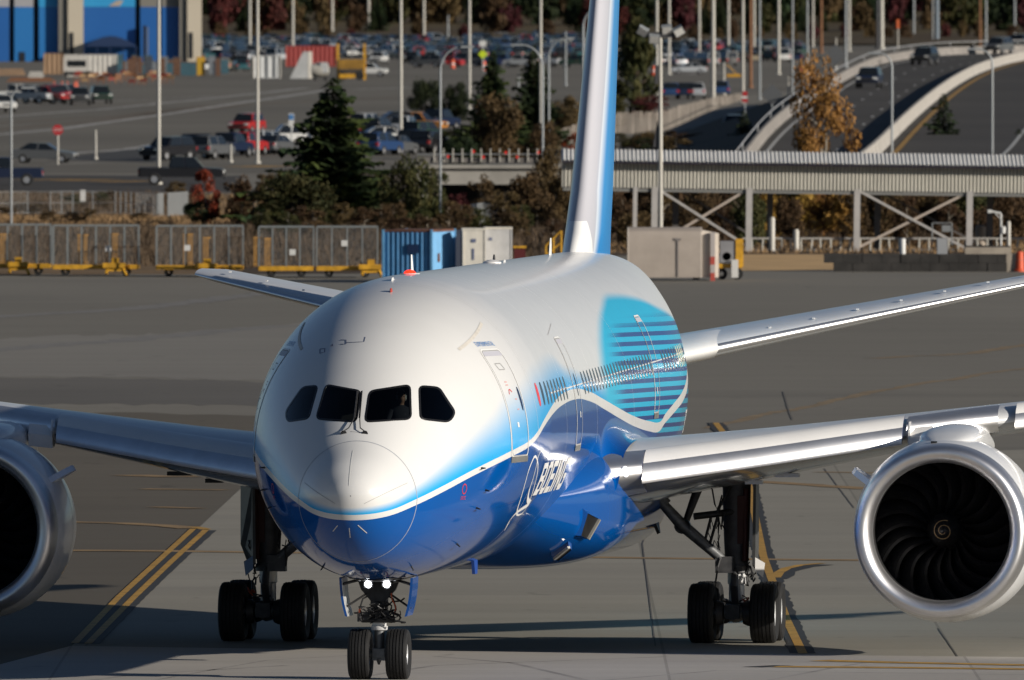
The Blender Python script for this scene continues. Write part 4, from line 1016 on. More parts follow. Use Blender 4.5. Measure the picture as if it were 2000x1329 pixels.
def crown_broad(seed, n=1500, ls=.075, kind='round', gaps=.0):
    r = random.Random(seed); q = MB(); blobs = []
    for _ in range(26 if kind != 'sparse' else 34):
        a = r.uniform(0, 2 * pi); zz = r.uniform(.08, .92); R = {'round': .95 * sqrt(max(.05, 1 - (2 * zz - .9) ** 2 * .9)), 'cone': .95 * (1.02 - zz) ** .8, 'sparse': .75 * sqrt(max(.05, sin(pi * min(1, zz * .9 + .08))))}[kind]
        rr = R * sqrt(r.random()) * .78; blobs.append((rr * cos(a), rr * sin(a), zz, r.uniform(.2, .38) * (.6 if kind == 'sparse' else 1)))
    for _ in range(n):
        bx, by, bz, br = r.choice(blobs)
        v = Vector((r.gauss(0, 1), r.gauss(0, 1), r.gauss(0, 1))).normalized() * (br * r.uniform(.55, 1.1)); p = Vector((bx, by, bz)) + Vector((v.x, v.y, v.z * .55))
        if p.z < .01: p.z = r.uniform(.01, .1)
        s = ls * r.uniform(.6, 1.4); x = Vector((r.gauss(0, 1), r.gauss(0, 1), r.gauss(0, .7))).normalized(); y = x.cross(Vector((r.gauss(0, 1), r.gauss(0, 1), r.gauss(0, 1)))).normalized()
        y.z *= .8
        q.add([p - x * s - y * s * .6, p + x * s - y * s * .3, p + x * s * .5 + y * s * .8, p - x * s * .7 + y * s * .5], [(0, 1, 2, 3)])
    return q
def crown_spruce(seed, levels=26, droop=.35):
    r = random.Random(seed); q = MB()
    for i in range(levels):
        s = i / (levels - 1); z = .05 + .93 * s; R = (1 - s) ** .9 * (.80 + r.uniform(-.25, .32)) + .03
        nb = max(4, int(13 * (1 - s) + 4))
        for k in range(nb):
            a = 2 * pi * (k + r.random()) / nb; L = R * r.uniform(.4, 1.25)
            m = max(3, int(11 * L) + 3); d = Vector((cos(a), sin(a), 0)); sd = Vector((-sin(a), cos(a), 0))
            for j in range(m):
                f = (j + .5) / m; p = d * (L * f) + Vector((0, 0, z - droop * .16 * L * f * 1.2 + .05 * L * f * f + r.uniform(-.006, .006)))
                w = (.09 + .10 * L) * (1.05 - f) + .03; ln = L / m * 1.5 + .02
                for sg in (-1, 1):
                    e = (sd * sg * w + d * w * .55 + Vector((0, 0, -.03 * r.uniform(.2, 1.6))))
                    q.add([p, p + d * ln * .5 + e * .35, p + e * r.uniform(.8, 1.2), p - d * ln * .35 + e * .4], [(0, 1, 2, 3)])
    return q
CROWN = {}
def crown(kind, var):
    k = (kind, var)
    if k not in CROWN:
        if kind == 'spruce': CROWN[k] = [crown_spruce(100 + var, 40), None]
        elif kind == 'fspruce': CROWN[k] = [crown_spruce(140 + var, 26), None]
        elif kind == 'birch': CROWN[k] = [crown_broad(200 + var, 6500, .0165, 'sparse'), None]
        elif kind == 'far': CROWN[k] = [crown_broad(300 + var, 1500, .065, 'round'), None]
        elif kind == 'cone': CROWN[k] = [crown_broad(350 + var, 5000, .04, 'cone'), None]
        elif kind == 'thin': CROWN[k] = [crown_broad(450 + var, 4200, .026, 'sparse'), None]
        else: CROWN[k] = [crown_broad(400 + var, 6000, .032, 'round'), None]
    return CROWN[k][0]
CM = {}
def tree(name, label, cat, u, v, w_px, h_px, kind, leaf, var=0, d=None, z=0, group=None, trunk=True, loc=None):
    if loc is None: loc = G(u, v, z) if d is None else D(u, v, d)
    dd = loc.y; w = px2m(w_px, dd) / 2; h = px2m(h_px, dd)
    key = (kind, var, leaf)
    if key not in CM: CM[key] = crown(kind, var).mesh('crown', LEAF[leaf])
    o = thing(name, label, cat, loc, random.Random(int(u * 7 + v)).uniform(0, 6), group); o.scale = (w, w, h)
    c = link('crown', CM[key], o)
    tk = ('trunk', kind)
    if tk not in CM:
        q = MB(); q.tube([(0, 0, -.03), (.01, 0, .3), (-.01, .01, .6), (0, 0, .95)], [.045, .035, .022, .006], 7); r = random.Random(5)
        for i in range(7):
            a = r.uniform(0, 6.3); zz = r.uniform(.15, .75); L = (1 - zz) * .7; q.tube([(0, 0, zz), (L * .5 * cos(a), L * .5 * sin(a), zz + .08), (L * cos(a), L * sin(a), zz + .13)], [.015, .009, .003], 5)
        CM[tk] = q.mesh('trunk', BIRCH if kind in ('birch', 'thin') else BARK)
    link('trunk', CM[tk], o)
    return o

# near and middle plants
tree('spruce_tree', 'large dark spruce tree standing behind the caged dollies', 'tree', 650, 440, 410, 294, 'spruce', 'spruce', 0)
tree('shrub', 'broad olive bush left of the large spruce, behind the dollies', 'shrub', 570, 445, 200, 100, 'bush', 'olive', 0)
tree('shrub', 'tall dark rounded bush above the blue container', 'shrub', 803, 448, 125, 150, 'bush', 'olive', 1)
tree('shrub', 'orange-leaved bush right of the grey lot fence', 'shrub', 402, 440, 92, 108, 'thin', 'rust', 0)
tree('shrub', 'small dark evergreen shrub under the orange bush', 'shrub', 385, 440, 68, 46, 'bush', 'dark', 2)
tree('shrub', 'brown leafless bush right of the orange bush', 'shrub', 462, 432, 110, 90, 'thin', 'brown', 1)
tree('shrub', 'brown bush below the black pickup truck', 'shrub', 345, 402, 70, 48, 'thin', 'brown', 2)
tree('spruce_tree', 'spruce tree beside the yellow diamond sign', 'tree', 962, 300, 165, 205, 'spruce', 'spruce', 1)
tree('spruce_tree', 'dark spruce right of the tall pale pole, left of the tail fin', 'tree', 1042, 290, 150, 205, 'spruce', 'dark', 2)
tree('hedge', 'clipped dark hedge left of the spruces', 'hedge', 832, 236, 80, 78, 'bush', 'dark', 3)
tree('hedge', 'dark hedge end next to the pale pole', 'hedge', 893, 236, 70, 72, 'bush', 'dark', 4)
tree('shrub', 'big brown autumn bush in front of the spruces', 'shrub', 985, 312, 150, 120, 'bush', 'brown', 5)
tree('shrub', 'brown bush right of the overbridge', 'shrub', 1075, 430, 90, 140, 'bush', 'brown', 6)
tree('shrub', 'brown bush under the overbridge', 'shrub', 985, 448, 120, 75, 'thin', 'brown', 3)
tree('shrub', 'dark red bush below the overbridge, left', 'shrub', 895, 446, 80, 70, 'thin', 'red', 4)
tree('shrub', 'reddish brown bush beside the curved lamp posts', 'shrub', 1100, 268, 95, 80, 'bush', 'brown', 7)
tree('shrub', 'olive tree between the tail fin and the floodlight mast', 'tree', 1245, 226, 135, 180, 'cone', 'olive', 0)
tree('shrub', 'low red-brown bush right of the tail fin', 'shrub', 1270, 232, 130, 45, 'thin', 'red', 5)
tree('birch_tree', 'golden birch tree rising behind the covered walkway', 'tree', 1612, 450, 250, 340, 'birch', 'gold', 0)
tree('spruce_tree', 'small dark spruce in front of the median wall', 'tree', 1842, 345, 150, 165, 'fspruce', 'dark', 3)
tree('spruce_tree', 'dark spruce behind the walkway roof, left of the golden birch', 'tree', 1452, 330, 120, 115, 'fspruce', 'dark', 4)
tree('spruce_tree', 'small spruce at the right edge above the walkway roof', 'tree', 1990, 345, 110, 95, 'fspruce', 'dark', 5)
tree('spruce_tree', 'tiny spruce left of the right-hand curved lamp', 'tree', 1920, 345, 70, 75, 'fspruce', 'dark', 6)
rb = random.Random(21)
for i in range(60):
    u = 1195 + 14.2 * i + rb.uniform(-10, 10); v = rb.uniform(436, 488); k = rb.choice(['brown', 'brown', 'olive', 'brown', 'brown', 'brown'])
    if 1480 < u < 1700 and rb.random() < .6: k = 'gold'
    tree('shrub', 'tangled %s shrub under the covered walkway, %s' % ({'rust': 'brown', 'gold': 'golden', 'olive': 'olive'}.get(k, k), 'left of its second column' if u < 1320 else 'between its second and third columns' if u < 1440 else 'in the bay before the sand patch' if u < 1650 else 'between the right pair of columns' if u < 1880 else 'at the right edge'), 'shrub', u, v, rb.uniform(70, 120), rb.uniform(60, 130), rb.choice(['bush', 'thin']), k if k != 'rust' else 'brown', rb.randint(0, 5), group='shrubs under the covered walkway')
for i in range(24):
    u = 480 + 26 * i; tree('shrub', 'brown or olive scrub in the verge %s' % ('behind the caged dollies' if u < 740 else 'behind the blue container' if u < 900 else 'behind the white boxes' if u < 1010 else 'left of the tail fin'), 'shrub', u + rb.uniform(-10, 10), rb.uniform(440, 470), rb.uniform(70, 110), rb.uniform(35, 60), 'thin', rb.choice(['brown', 'olive', 'brown']), rb.randint(0, 5), group='scrub in the verge')
for i in range(12):
    tree('shrub', 'low dry weeds along the lot fence', 'shrub', rb.uniform(0, 360), rb.uniform(392, 438), rb.uniform(50, 90), rb.uniform(14, 26), 'thin', rb.choice(['olive', 'brown', 'brown']), rb.randint(0, 5), group='weeds along the fence')
for i, (u, v, w, h, k, lf) in enumerate(((520, 400, 90, 60, 'thin', 'brown'), (700, 440, 120, 100, 'bush', 'dark'), (740, 420, 90, 80, 'bush', 'olive'), (855, 425, 80, 90, 'thin', 'olive'), (905, 330, 90, 60, 'bush', 'dark'), (1000, 290, 110, 70, 'thin', 'brown'), (1060, 320, 90, 75, 'bush', 'brown'), (940, 430, 90, 90, 'thin', 'brown'), (1030, 445, 110, 110, 'bush', 'brown'), (1120, 330, 80, 70, 'thin', 'rust'), (1110, 440, 80, 130, 'bush', 'brown'), (870, 300, 70, 45, 'bush', 'olive'), (1170, 285, 90, 45, 'thin', 'gold'), (480, 440, 90, 70, 'thin', 'rust'), (1190, 250, 90, 70, 'bush', 'olive'), (1320, 330, 120, 60, 'thin', 'brown'))):
    tree('shrub', '%s in the scrub %s' % ({'brown': 'brown leafy bush', 'dark': 'dark green bush', 'olive': 'olive green bush', 'rust': 'rust-red bush', 'gold': 'golden bush'}[lf], ['left of the large spruce', 'at the foot of the large spruce', 'right of the large spruce', 'left of the curved lamp before the overbridge', 'above the left end of the overbridge', 'between the two spruces', 'behind the right end of the overbridge', 'under the middle of the overbridge', 'under the right end of the overbridge', 'left of the walkway end', 'below the walkway end', 'behind the curved lamp', 'left of the tail fin above the slat fence', 'beside the orange bush', 'behind the tail fin', 'under the walkway right of the mast'][i]), 'shrub', u, v, w, h, k, lf, i % 6)
for i in range(14):
    tree('shrub', 'low brown brush on the bank above the walkway roof, left of the ramp', 'shrub', 1215 + 19 * i + rb.uniform(-6, 6), rb.uniform(286, 306), rb.uniform(50, 85), rb.uniform(22, 40) if i < 9 else rb.uniform(16, 26), rb.choice(['thin', 'bush']), rb.choice(['brown', 'olive', 'dark', 'brown']), rb.randint(0, 5), group='brush above the walkway roof')
# wooded hillside
FARK = [('dark', 'fspruce'), ('red', 'far'), ('brown', 'far'), ('dark', 'fspruce'), ('olive', 'far'), ('dark', 'far')]
WORD = {('dark', 'fspruce'): ('conifer_tree', 'dark conifer on the wooded hillside'), ('red', 'far'): ('maple_tree', 'dark red autumn tree on the hillside'), ('brown', 'far'): ('bare_tree', 'brown autumn tree on the hillside'), ('olive', 'far'): ('leafy_tree', 'olive green tree on the hillside'), ('dark', 'far'): ('leafy_tree', 'dark green leafy tree on the hillside')}
rf = random.Random(33)
for j, (dj, n, hh) in enumerate(((3560, 34, 3.2), (3660, 40, 6.5), (3780, 46, 8), (3900, 46, 10), (4050, 40, 12))):
    for i in range(n):
        u = 400 + (1650 / n) * (i + rf.uniform(.1, .9)); key = FARK[rf.choices(range(6), [3, 3, 3, 2, 2, 3] if j < 2 else [4, 2, 3, 4, 2, 5])[0]]
        if j == 0: key = rf.choice([('red', 'far'), ('brown', 'far'), ('brown', 'far')])
        if 640 < u < 1160 and j in (0,) and rf.random() < .55: continue
        if j == 1 and 640 < u < 1160 and rf.random() < .45: continue
        z = .3 + 15.5 * (max(0, (dj - 3480) / 95) / 13) ** 1.25; loc = Vector(((u - 1000) / FPX * dj, dj, z - .4)); h = hh * rf.uniform(.7, 1.3); w = h * rf.uniform(.7, 1.1) * (.7 if key[1] == 'fspruce' else 1)
        nm, lb = WORD[key]
        tree(nm, lb, 'tree', u, 50 + j, w * FPX / dj, h * FPX / dj, key[1], key[0], rf.randint(0, 3), loc=loc, group=lb + 's')

# dry grass and weeds on the verge: uncountable
for (nm, lb, mt_, regs) in (('dry_grass', 'dry straw-coloured grass along the top of the verge', mat('dry_straw', (.24, .15, .07), .9, var=.4, vs_=.25), ((-20, 500, 424, 442, 3000, .22), (1110, 2010, 478, 496, 1800, .25), (380, 560, 385, 430, 700, .25))),
                            ('weeds', 'dark brown weeds behind the dollies and boxes', mat('dark_weed', (.07, .045, .024), .9, var=.5, vs_=.25), ((-20, 500, 446, 520, 5000, .4), (470, 1110, 440, 525, 5000, .4), (-20, 400, 380, 418, 2500, .3), (1110, 2010, 440, 480, 4000, .5)))):
    q = MB(); rt = random.Random(61)
    for (u0, u1, v0, v1, n, hh) in regs:
        for _ in range(n):
            p = G(rt.uniform(u0, u1), rt.uniform(v0, v1)); h = hh * rt.uniform(.5, 1.5)
            for _k in range(2):
                a = rt.uniform(0, 2 * pi); w = rt.uniform(.015, .04); d = Vector((cos(a), sin(a), 0)); o_ = Vector((rt.uniform(-.2, .2), rt.uniform(-.2, .2), 0)); q.add([p + o_ - d * w, p + o_ + d * w, p + o_ + Vector((rt.uniform(-.15, .15), rt.uniform(-.15, .15), h))], [(0, 1, 2)])
    tag(q.build(nm, mt_), lb, kind='stuff')
# ================================================================ vehicles
PAINTC = dict(white=(.62, .62, .60), silver=(.38, .40, .42), black=(.012, .012, .014), grey=(.10, .105, .11), red=(.35, .02, .02), blue=(.02, .05, .13), navy=(.01, .018, .045), green=(.02, .05, .035), tan=(.3, .25, .17), orange=(.5, .2, .03), gold=(.25, .19, .09), teal=(.02, .08, .09))
def cpaint(c): return mat('car_paint_' + c, PAINTC[c], .3, .15 if c in ('silver', 'grey') else 0, coat=.6)
CGL = mat('car_glass', (.012, .015, .018), .06, coat=.3); TYR = mat('car_tyre', (.012, .012, .012), .8); RIMM = mat('car_rim', (.45, .45, .46), .3, .6)
HEADL = mat('headlamp', (.75, .75, .72), .12, .3); TAIL = mat('tail_lamp', (.45, .02, .015), .3); TRIMB = mat('car_trim', (.02, .02, .02), .5)
KIND = dict(
    sedan=dict(L=4.6, w=1.78, low=[(-2.3, .33), (2.28, .33), (2.32, .6), (2.15, .76), (1.0, .93), (-1.45, .99), (-2.22, .95), (-2.32, .62)], cab=[(1.05, .9), (.25, 1.42), (-.95, 1.45), (-1.75, .96)], wx=1.38, wr=.32),
    suv=dict(L=4.7, w=1.88, low=[(-2.3, .42), (2.28, .42), (2.34, .8), (2.15, .98), (1.15, 1.08), (-2.25, 1.12), (-2.34, .7)], cab=[(1.15, 1.04), (.5, 1.69), (-1.9, 1.73), (-2.25, 1.08)], wx=1.4, wr=.37),
    pickup=dict(L=5.5, w=1.95, low=[(-2.75, .52), (2.72, .52), (2.78, .88), (2.6, 1.06), (1.45, 1.13), (-.85, 1.12), (-2.78, 1.12), (-2.78, .6)], cab=[(1.45, 1.08), (.8, 1.8), (-.65, 1.83), (-.85, 1.1)], wx=1.72, wr=.39),
    van=dict(L=5.2, w=1.98, low=[(-2.58, .42), (2.5, .42), (2.6, .75), (2.45, 1.0), (1.95, 1.12), (-2.58, 1.12)], cab=[(1.95, 1.08), (1.15, 1.95), (-2.5, 2.02), (-2.58, 1.08)], wx=1.6, wr=.36))
def car_parts(kind, col):
    K = KIND[kind]; w = K['w']; parts = []
    q = MB(); n = len(K['low']); cx = sum(p[0] for p in K['low']) / n; cz = .7
    rows = []
    for y, s in ((-w / 2, .955), (-w / 2 + .05, .99), (-w / 2 + .16, 1), (w / 2 - .16, 1), (w / 2 - .05, .99), (w / 2, .955)): rows.append([Vector((cx + (x - cx) * s, y, cz + (z - cz) * s)) for x, z in K['low']])
    q.grid(rows, True); q.add(rows[0], [tuple(range(n))]); q.add(rows[-1], [tuple(range(n))])
    C = K['cab']; m = len(C); cw = w / 2 - .06; tw = w / 2 - .24
    zb_ = C[0][1]; zt_ = max(z for _, z in C)
    yy = lambda z: cw + (tw - cw) * max(0, min(1, (z - zb_) / (zt_ - zb_)))
    L_ = [Vector((x, -yy(z), z)) for x, z in C]; R_ = [Vector((x, yy(z), z)) for x, z in C]
    q.add(L_ + R_, [tuple(range(m)), tuple(range(2 * m - 1, m - 1, -1))] + [(i, (i + 1) % m, m + (i + 1) % m, m + i) for i in range(m)])
    if kind == 'pickup': pass
    parts.append(('body', q, [cpaint(col)]))
    def quad(a, b, c, d, ins, off):
        P = [Vector(p) for p in (a, b, c, d)]; ce = sum(P, Vector()) / 4; nn = (P[1] - P[0]).cross(P[3] - P[0]).normalized()
        if nn.dot(ce - Vector((0, 0, 1.0))) < 0: nn = -nn
        return [p.lerp(ce, ins) + nn * off for p in P]
    g1 = MB(); g1.add(quad(L_[0], R_[0], R_[1], L_[1], .1, .012), [(0, 1, 2, 3)]); parts.append(('windshield', g1, [CGL]))
    g1 = MB(); g1.add(quad(L_[3], R_[3], R_[2], L_[2], .14, .012), [(0, 1, 2, 3)]); parts.append(('rear_window', g1, [CGL]))
    for s, A_ in ((-1, L_), (1, R_)):
        g1 = MB(); mid0 = A_[1].lerp(A_[2], .45); mid1 = A_[0].lerp(A_[3], .5)
        g1.add(quad(A_[0].lerp(mid1, .05), mid1, mid0, A_[1], .13, .012), [(0, 1, 2, 3)]); g1.add(quad(mid1, A_[3].lerp(mid1, .05), A_[2], mid0, .13, .012), [(0, 1, 2, 3)]); parts.append(('side_window', g1, [CGL]))
    for sx in (1, -1):
        for sy in (1, -1):
            g1 = MB(); r = K['wr']; o = Vector((sx * K['wx'], sy * (w / 2 - .08), r)); 
            g1.cur = 0; g1.lathe([(-.1, r * .55), (-.11, r * .9), (-.08, r), (.08, r), (.11, r * .9), (.1, r * .55)], o, 'y', 16)
            g1.cur = 1; g1.lathe([(.09 * sy, r * .6), (.08 * sy, r * .3), (.1 * sy, 0)], o, 'y', 12); parts.append(('wheel', g1, [TYR, RIMM]))
    fz = K['low'][2][1]
    for sy in (1, -1):
        g1 = MB(); g1.box((K['L'] / 2 - .06, sy * (w / 2 - .26), fz + .02), (.16, .34, .15)); parts.append(('headlight', g1, [HEADL]))
        g1 = MB(); g1.box((-K['L'] / 2 + .05, sy * (w / 2 - .17), .85 if kind != 'sedan' else .78), (.12, .2, .24 if kind != 'sedan' else .16)); parts.append(('tail_light', g1, [TAIL]))
    g1 = MB(); g1.box((K['L'] / 2 - .03, 0, fz - .06), (.1, w * .5, .18)); g1.box((K['L'] / 2 - .02, 0, .45), (.12, w * .8, .12)); parts.append(('grille', g1, [TRIMB]))
    if kind == 'pickup':
        g1 = MB(); g1.box((-1.82, 0, 1.125), (1.75, w - .34, .03)); parts.append(('cargo_bed', g1, [TRIMB]))
    return parts
CARM = {}
def car(kind, col, loc, rz, label, near=True, group=None):
    k = (kind, col, near)
    if k not in CARM:
        ps = car_parts(kind, col)
        if near:
            CARM[k] = []
            for n, q, ms in ps:
                me = q.mesh(n, ms, True, 30)
                if n == 'body':
                    bm = bmesh.new(); bm.from_mesh(me); bmesh.ops.bevel(bm, geom=[e for e in bm.edges if len(e.link_faces) == 2 and e.calc_face_angle(0) > .5], offset=.06, segments=2, affect='EDGES', clamp_overlap=True)
                    for f in bm.faces: f.smooth = True
                    bm.to_mesh(me); bm.free()
                CARM[k].append((n, me))
        else:
            q = MB(); ms = []
            for n, p, mm in ps:
                base = [ms.index(m) if m in ms else (ms.append(m) or len(ms) - 1) for m in mm]; o = len(q.v); q.v += p.v; q.f += [tuple(i + o for i in f) for f in p.f]; q.mi += [base[i] for i in p.mi]
            CARM[k] = q.mesh('parked_car', ms, True, 30)
    nm = {'pickup': 'pickup_truck', 'van': 'van', 'suv': 'parked_car', 'sedan': 'parked_car'}[kind]; cat = {'pickup': 'truck', 'van': 'van'}.get(kind, 'car')
    if near:
        o = thing(nm, label, cat, loc, rz, group)
        for n, me in CARM[k]: link(n, me, o)
        return o
    o = link(nm, CARM[k]); o.location = loc; o.rotation_euler = (0, 0, rz); return tag(o, label, cat, group)
R0, RL, RF, RB = 0, pi, -pi / 2, pi / 2     # nose right, nose left, towards camera, away
for kind, col, u, v, rz, lb in (
    ('sedan', 'grey', 86, 319, R0 - .12, 'dark grey sedan driving right beside the stop sign'),
    ('pickup', 'navy', 0, 363, RL, 'dark blue pickup cut off by the left edge on the near road'),
    ('pickup', 'black', 355, 362, R0, 'black pickup on the near road behind the orange bush'),
    ('suv', 'black', 328, 314, RL + .95, 'black car parked leftmost behind the tall white pole'),
    ('pickup', 'black', 385, 311, RL - .75, 'black pickup parked second in the near lot row'),
    ('pickup', 'navy', 446, 308, RB - .35, 'dark pickup with red tail lights left of the white pole'),
    ('suv', 'red', 483, 304, RB - .3, 'dark red car just left of the white pole'),
    ('suv', 'silver', 521, 301, RB - .45, 'silver wagon just right of the white pole'),
    ('pickup', 'white', 572, 289, RL + .2, 'white pickup parked left of the large spruce'),
    ('suv', 'red', 482, 262, RF - .3, 'bright red car facing us behind the near lot row'),
    ('suv', 'black', 738, 272, RB - .3, 'black car parked right of the large spruce'),
    ('pickup', 'orange', 808, 262, R0 - .35, 'orange pickup parked in front of the dark hedge'),
    ('suv', 'silver', 790, 268, RB - .2, 'silver car beside the orange pickup'),
    ('pickup', 'navy', 855, 256, RB - .4, 'dark pickup with a red tail light right of the orange pickup'),
    ('suv', 'blue', 742, 304, RB - .4, 'blue car behind the overbridge railing'),
    ('suv', 'navy', 812, 298, RB - .3, 'dark blue car right of the pole behind the overbridge railing'),
    ('suv', 'silver', 716, 262, RB - .4, 'silver car half hidden by the right side of the large spruce'),
    ('sedan', 'black', 770, 250, RL + .3, 'black sedan behind the silver and orange vehicles'),
    ('sedan', 'grey', 776, 303, RB - .35, 'grey sedan between the two blue cars at the railing'),
    ('suv', 'black', 842, 300, RB - .4, 'black car left of the curved lamp at the railing'),
    ('sedan', 'white', 756, 284, R0 + .2, 'white low car second row behind the overbridge railing'),
    ('suv', 'green', 826, 280, RB - .5, 'dark green car in front of the orange pickup'),
    ('sedan', 'grey', 540, 302, RB - .4, 'dark grey sedan right of the silver wagon'),
    ('suv', 'grey', 412, 312, RB - .4, 'grey car between the black and dark blue pickups'),
    ('pickup', 'white', 30, 200, R0 - .05, 'white pickup parked across the row at the far left'),
    ('suv', 'white', 2, 220, RF + .3, 'white car at the left edge in front of the row'),
    ('pickup', 'silver', 64, 203, R0 - .7, 'silver pickup right of the white pickup'),
    ('pickup', 'red', 88, 203, R0 - .6, 'red pickup with bright bumper in the left lot row'),
    ('pickup', 'red', 104, 200, R0 - .7, 'second red pickup in the left lot row'),
    ('pickup', 'silver', 122, 199, R0 - .5, 'pale pickup between the red and the grey pickups'),
    ('pickup', 'grey', 157, 206, RF, 'grey pickup facing us at the end of the left row'),
    ('pickup', 'green', 195, 203, RF + .15, 'dark pickup facing us, last in the left row'),
    ('suv', 'white', 722, 150, R0 - .1, 'white car beside the yellow loader'),
    ('van', 'silver', 776, 104, R0, 'silver van parked at the back of the far lot'),
    ('sedan', 'silver', 1345, 145, RL + .1, 'white sedan right of the floodlight mast'),
    ('suv', 'blue', 1310, 194, RB, 'blue car with red tail light under the floodlight mast'),
    ('suv', 'navy', 1338, 194, RB, 'dark blue car second in the row right of the mast'),
    ('suv', 'silver', 1360, 194, RB, 'silver car third in the row right of the mast'),
    ('suv', 'blue', 1408, 190, RB, 'dark blue car right of the thick pale pole'),
    ('pickup', 'white', 1438, 268, RF - .2, 'white pickup half hidden by the dark spruce')):
    car(kind, col, G(u, v), rz, lb)
rc = random.Random(17)
COLW = ['white', 'silver', 'black', 'grey', 'red', 'blue', 'navy', 'green', 'tan', 'black', 'grey', 'silver', 'navy', 'teal', 'black']
def row(u0, u1, v, step, rz, where, p=.9):
    u = u0
    while u < u1:
        if rc.random() < p:
            k = rc.choice(['sedan', 'suv', 'suv', 'pickup', 'sedan', 'van']); c = rc.choice(COLW)
            car(k, c, G(u, v + rc.uniform(-1, 1)), rz + rc.uniform(-.08, .08), '%s %s among the cars parked %s' % (c, {'suv': 'car', 'sedan': 'low car'}.get(k, k), where), False, 'cars parked ' + where)
        u += step * rc.uniform(.85, 1.2)
for v in (82, 87, 93, 99, 106, 112): row(400, 1150, v, 25, RF + .4, 'in the far lot')
row(400, 560, 120, 30, RB - .4, 'in the far lot'); row(780, 1150, 116, 30, RB + .3, 'in the far lot'); row(835, 1150, 131, 34, RL - .3, 'in the far lot'); row(400, 500, 132, 34, RB, 'in the far lot')
row(400, 500, 140, 34, RB + .2, 'in the far lot'); row(740, 905, 124, 32, RF - .2, 'in the far lot')
for v in (97, 103, 110, 118): row(1215, 1570, v, 26, RF - .3, 'in the right-hand lot')
row(1225, 1430, 130, 30, RB + .4, 'in the right-hand lot'); row(1450, 1570, 122, 26, RB, 'in the right-hand lot')

# ================================================================ highway ramp on the right
def dz_(u, v, d): return D(u, v, d)
def dd(v):
    T2 = [(80, 2300), (95, 2150), (107, 2040), (127, 1930), (172, 1679), (230, 1440), (290, 1260), (330, 1180)]
    if v <= 80: return 2300
    for a, b in zip(T2, T2[1:]):
        if a[0] <= v <= b[0]: return a[1] + (b[1] - a[1]) * (v - a[0]) / (b[0] - a[0])
    return 1180
def P(u, v): return D(u, v, dd(v))
LE = [(1440, 330), (1492, 262), (1540, 218), (1600, 178), (1640, 152), (1700, 122), (1760, 108), (1830, 100), (1920, 96), (2030, 93)]
RE = [(1650, 330), (1700, 292), (1752, 240), (1800, 196), (1850, 158), (1900, 130), (1950, 113), (1990, 104), (2030, 98), (2080, 95)]
LE = [(u, v + 9) for u, v in LE]; RE = [(u + 6, v + 14) for u, v in RE]
LEs, REs = smooth(LE), smooth(RE)
l3 = [P(*p) for p in LEs]; r3 = [P(*p) for p in REs]
q = MB(); q.grid([[a.lerp(b, k / 6) for k in range(7)] for a, b in zip(l3, r3)]); tag(q.build('ramp_road', ROADM, None, True), kind='structure')
q = MB(); q.grid([[Vector((a.x - 14, a.y, -.5)), a - Vector((.15, 0, .05))] for a in l3]); tag(q.build('ramp_embankment', BRUSHG), kind='structure')
RO = [(1760, 330), (1830, 292), (1900, 240), (1960, 200), (2020, 165), (2080, 140), (2120, 125), (2150, 115), (2180, 108), (2220, 104)]
ro3 = [P(*p) for p in smooth(RO)]
q = MB(); q.grid([[a.lerp(b, k / 4) + Vector((0, 0, -.02)) for k in range(5)] for a, b in zip(r3, [p + Vector((9, 0, 0)) for p in ro3])]); tag(q.build('outer_road', ROADM, None, True), kind='structure')
def barrier(name, pts, h, w, m, label, jo=3.0):
    o = thing(name, label, 'barrier', pts[0])
    o0 = pts[0]; L = 0; seg = []
    q = None
    for i in range(len(pts) - 1):
        a, b = pts[i] - o0, pts[i + 1] - o0; n = max(1, int((b - a).length / 12))
        for k in range(n):
            s0, s1 = a.lerp(b, k / n), a.lerp(b, (k + .985) / n); d = (s1 - s0).normalized(); sd = Vector((d.y, -d.x, 0)).normalized()
            q = MB(); 
            prf = [(-w / 2, 0), (-w / 2 * .55, h * .35), (-w / 2 * .35, h), (w / 2 * .35, h), (w / 2 * .55, h * .35), (w / 2, 0)]
            q.grid([[s + sd * x + Vector((0, 0, z)) for x, z in prf] for s in (s0, s1)]); q.add([s1 + sd * x + Vector((0, 0, z)) for x, z in prf], [tuple(range(6))]); q.add([s0 + sd * x + Vector((0, 0, z)) for x, z in prf], [tuple(range(6))])
            q.build('barrier_panel', m, o)
    return o
BARR = mat('barrier_concrete', (.38, .355, .32), .8, var=.1, vs_=.6); BARR2 = mat('barrier_weathered', (.24, .22, .20), .8, var=.2, vs_=.6)
barrier('concrete_barrier', r3[::2], .82, .55, BARR, 'bright concrete median barrier sweeping up the highway ramp')
barrier('concrete_barrier', l3[::2], .75, .5, BARR2, 'weathered concrete parapet along the left edge of the ramp')
rail = thing('guard_rail', 'thin steel hand rail above the left parapet of the ramp', 'railing', l3[0])
q = MB(); q.tube([p - l3[0] + Vector((-.1, 0, 1.25)) for p in l3], .05, 6); q.build('rail', mat('rail_grey', (.4, .4, .4), .5, .3), rail)
for i in range(2, len(l3), 3):
    q = MB(); q.tube([l3[i] - l3[0] + Vector((-.1, 0, .8)), l3[i] - l3[0] + Vector((-.1, 0, 1.25))], .04, 6); q.build('rail_post', MATS['rail_grey'], rail)
def line3(name, f0, f1, m, w=.12, dash=None):
    A = [a.lerp(b, f0) + Vector((0, 0, .02)) for a, b in zip(l3, r3)]
    q = MB(); rows = []
    for i, p in enumerate(A): rows.append([p - Vector((w, 0, 0)), p + Vector((w, 0, 0))])
    if dash:
        for i in range(0, len(rows) - 1, dash): q.grid([rows[i], [r.lerp(s, .35) for r, s in zip(rows[i], rows[i + 1])]])
    else: q.grid(rows)
    tag(q.build(name, m), kind='structure')
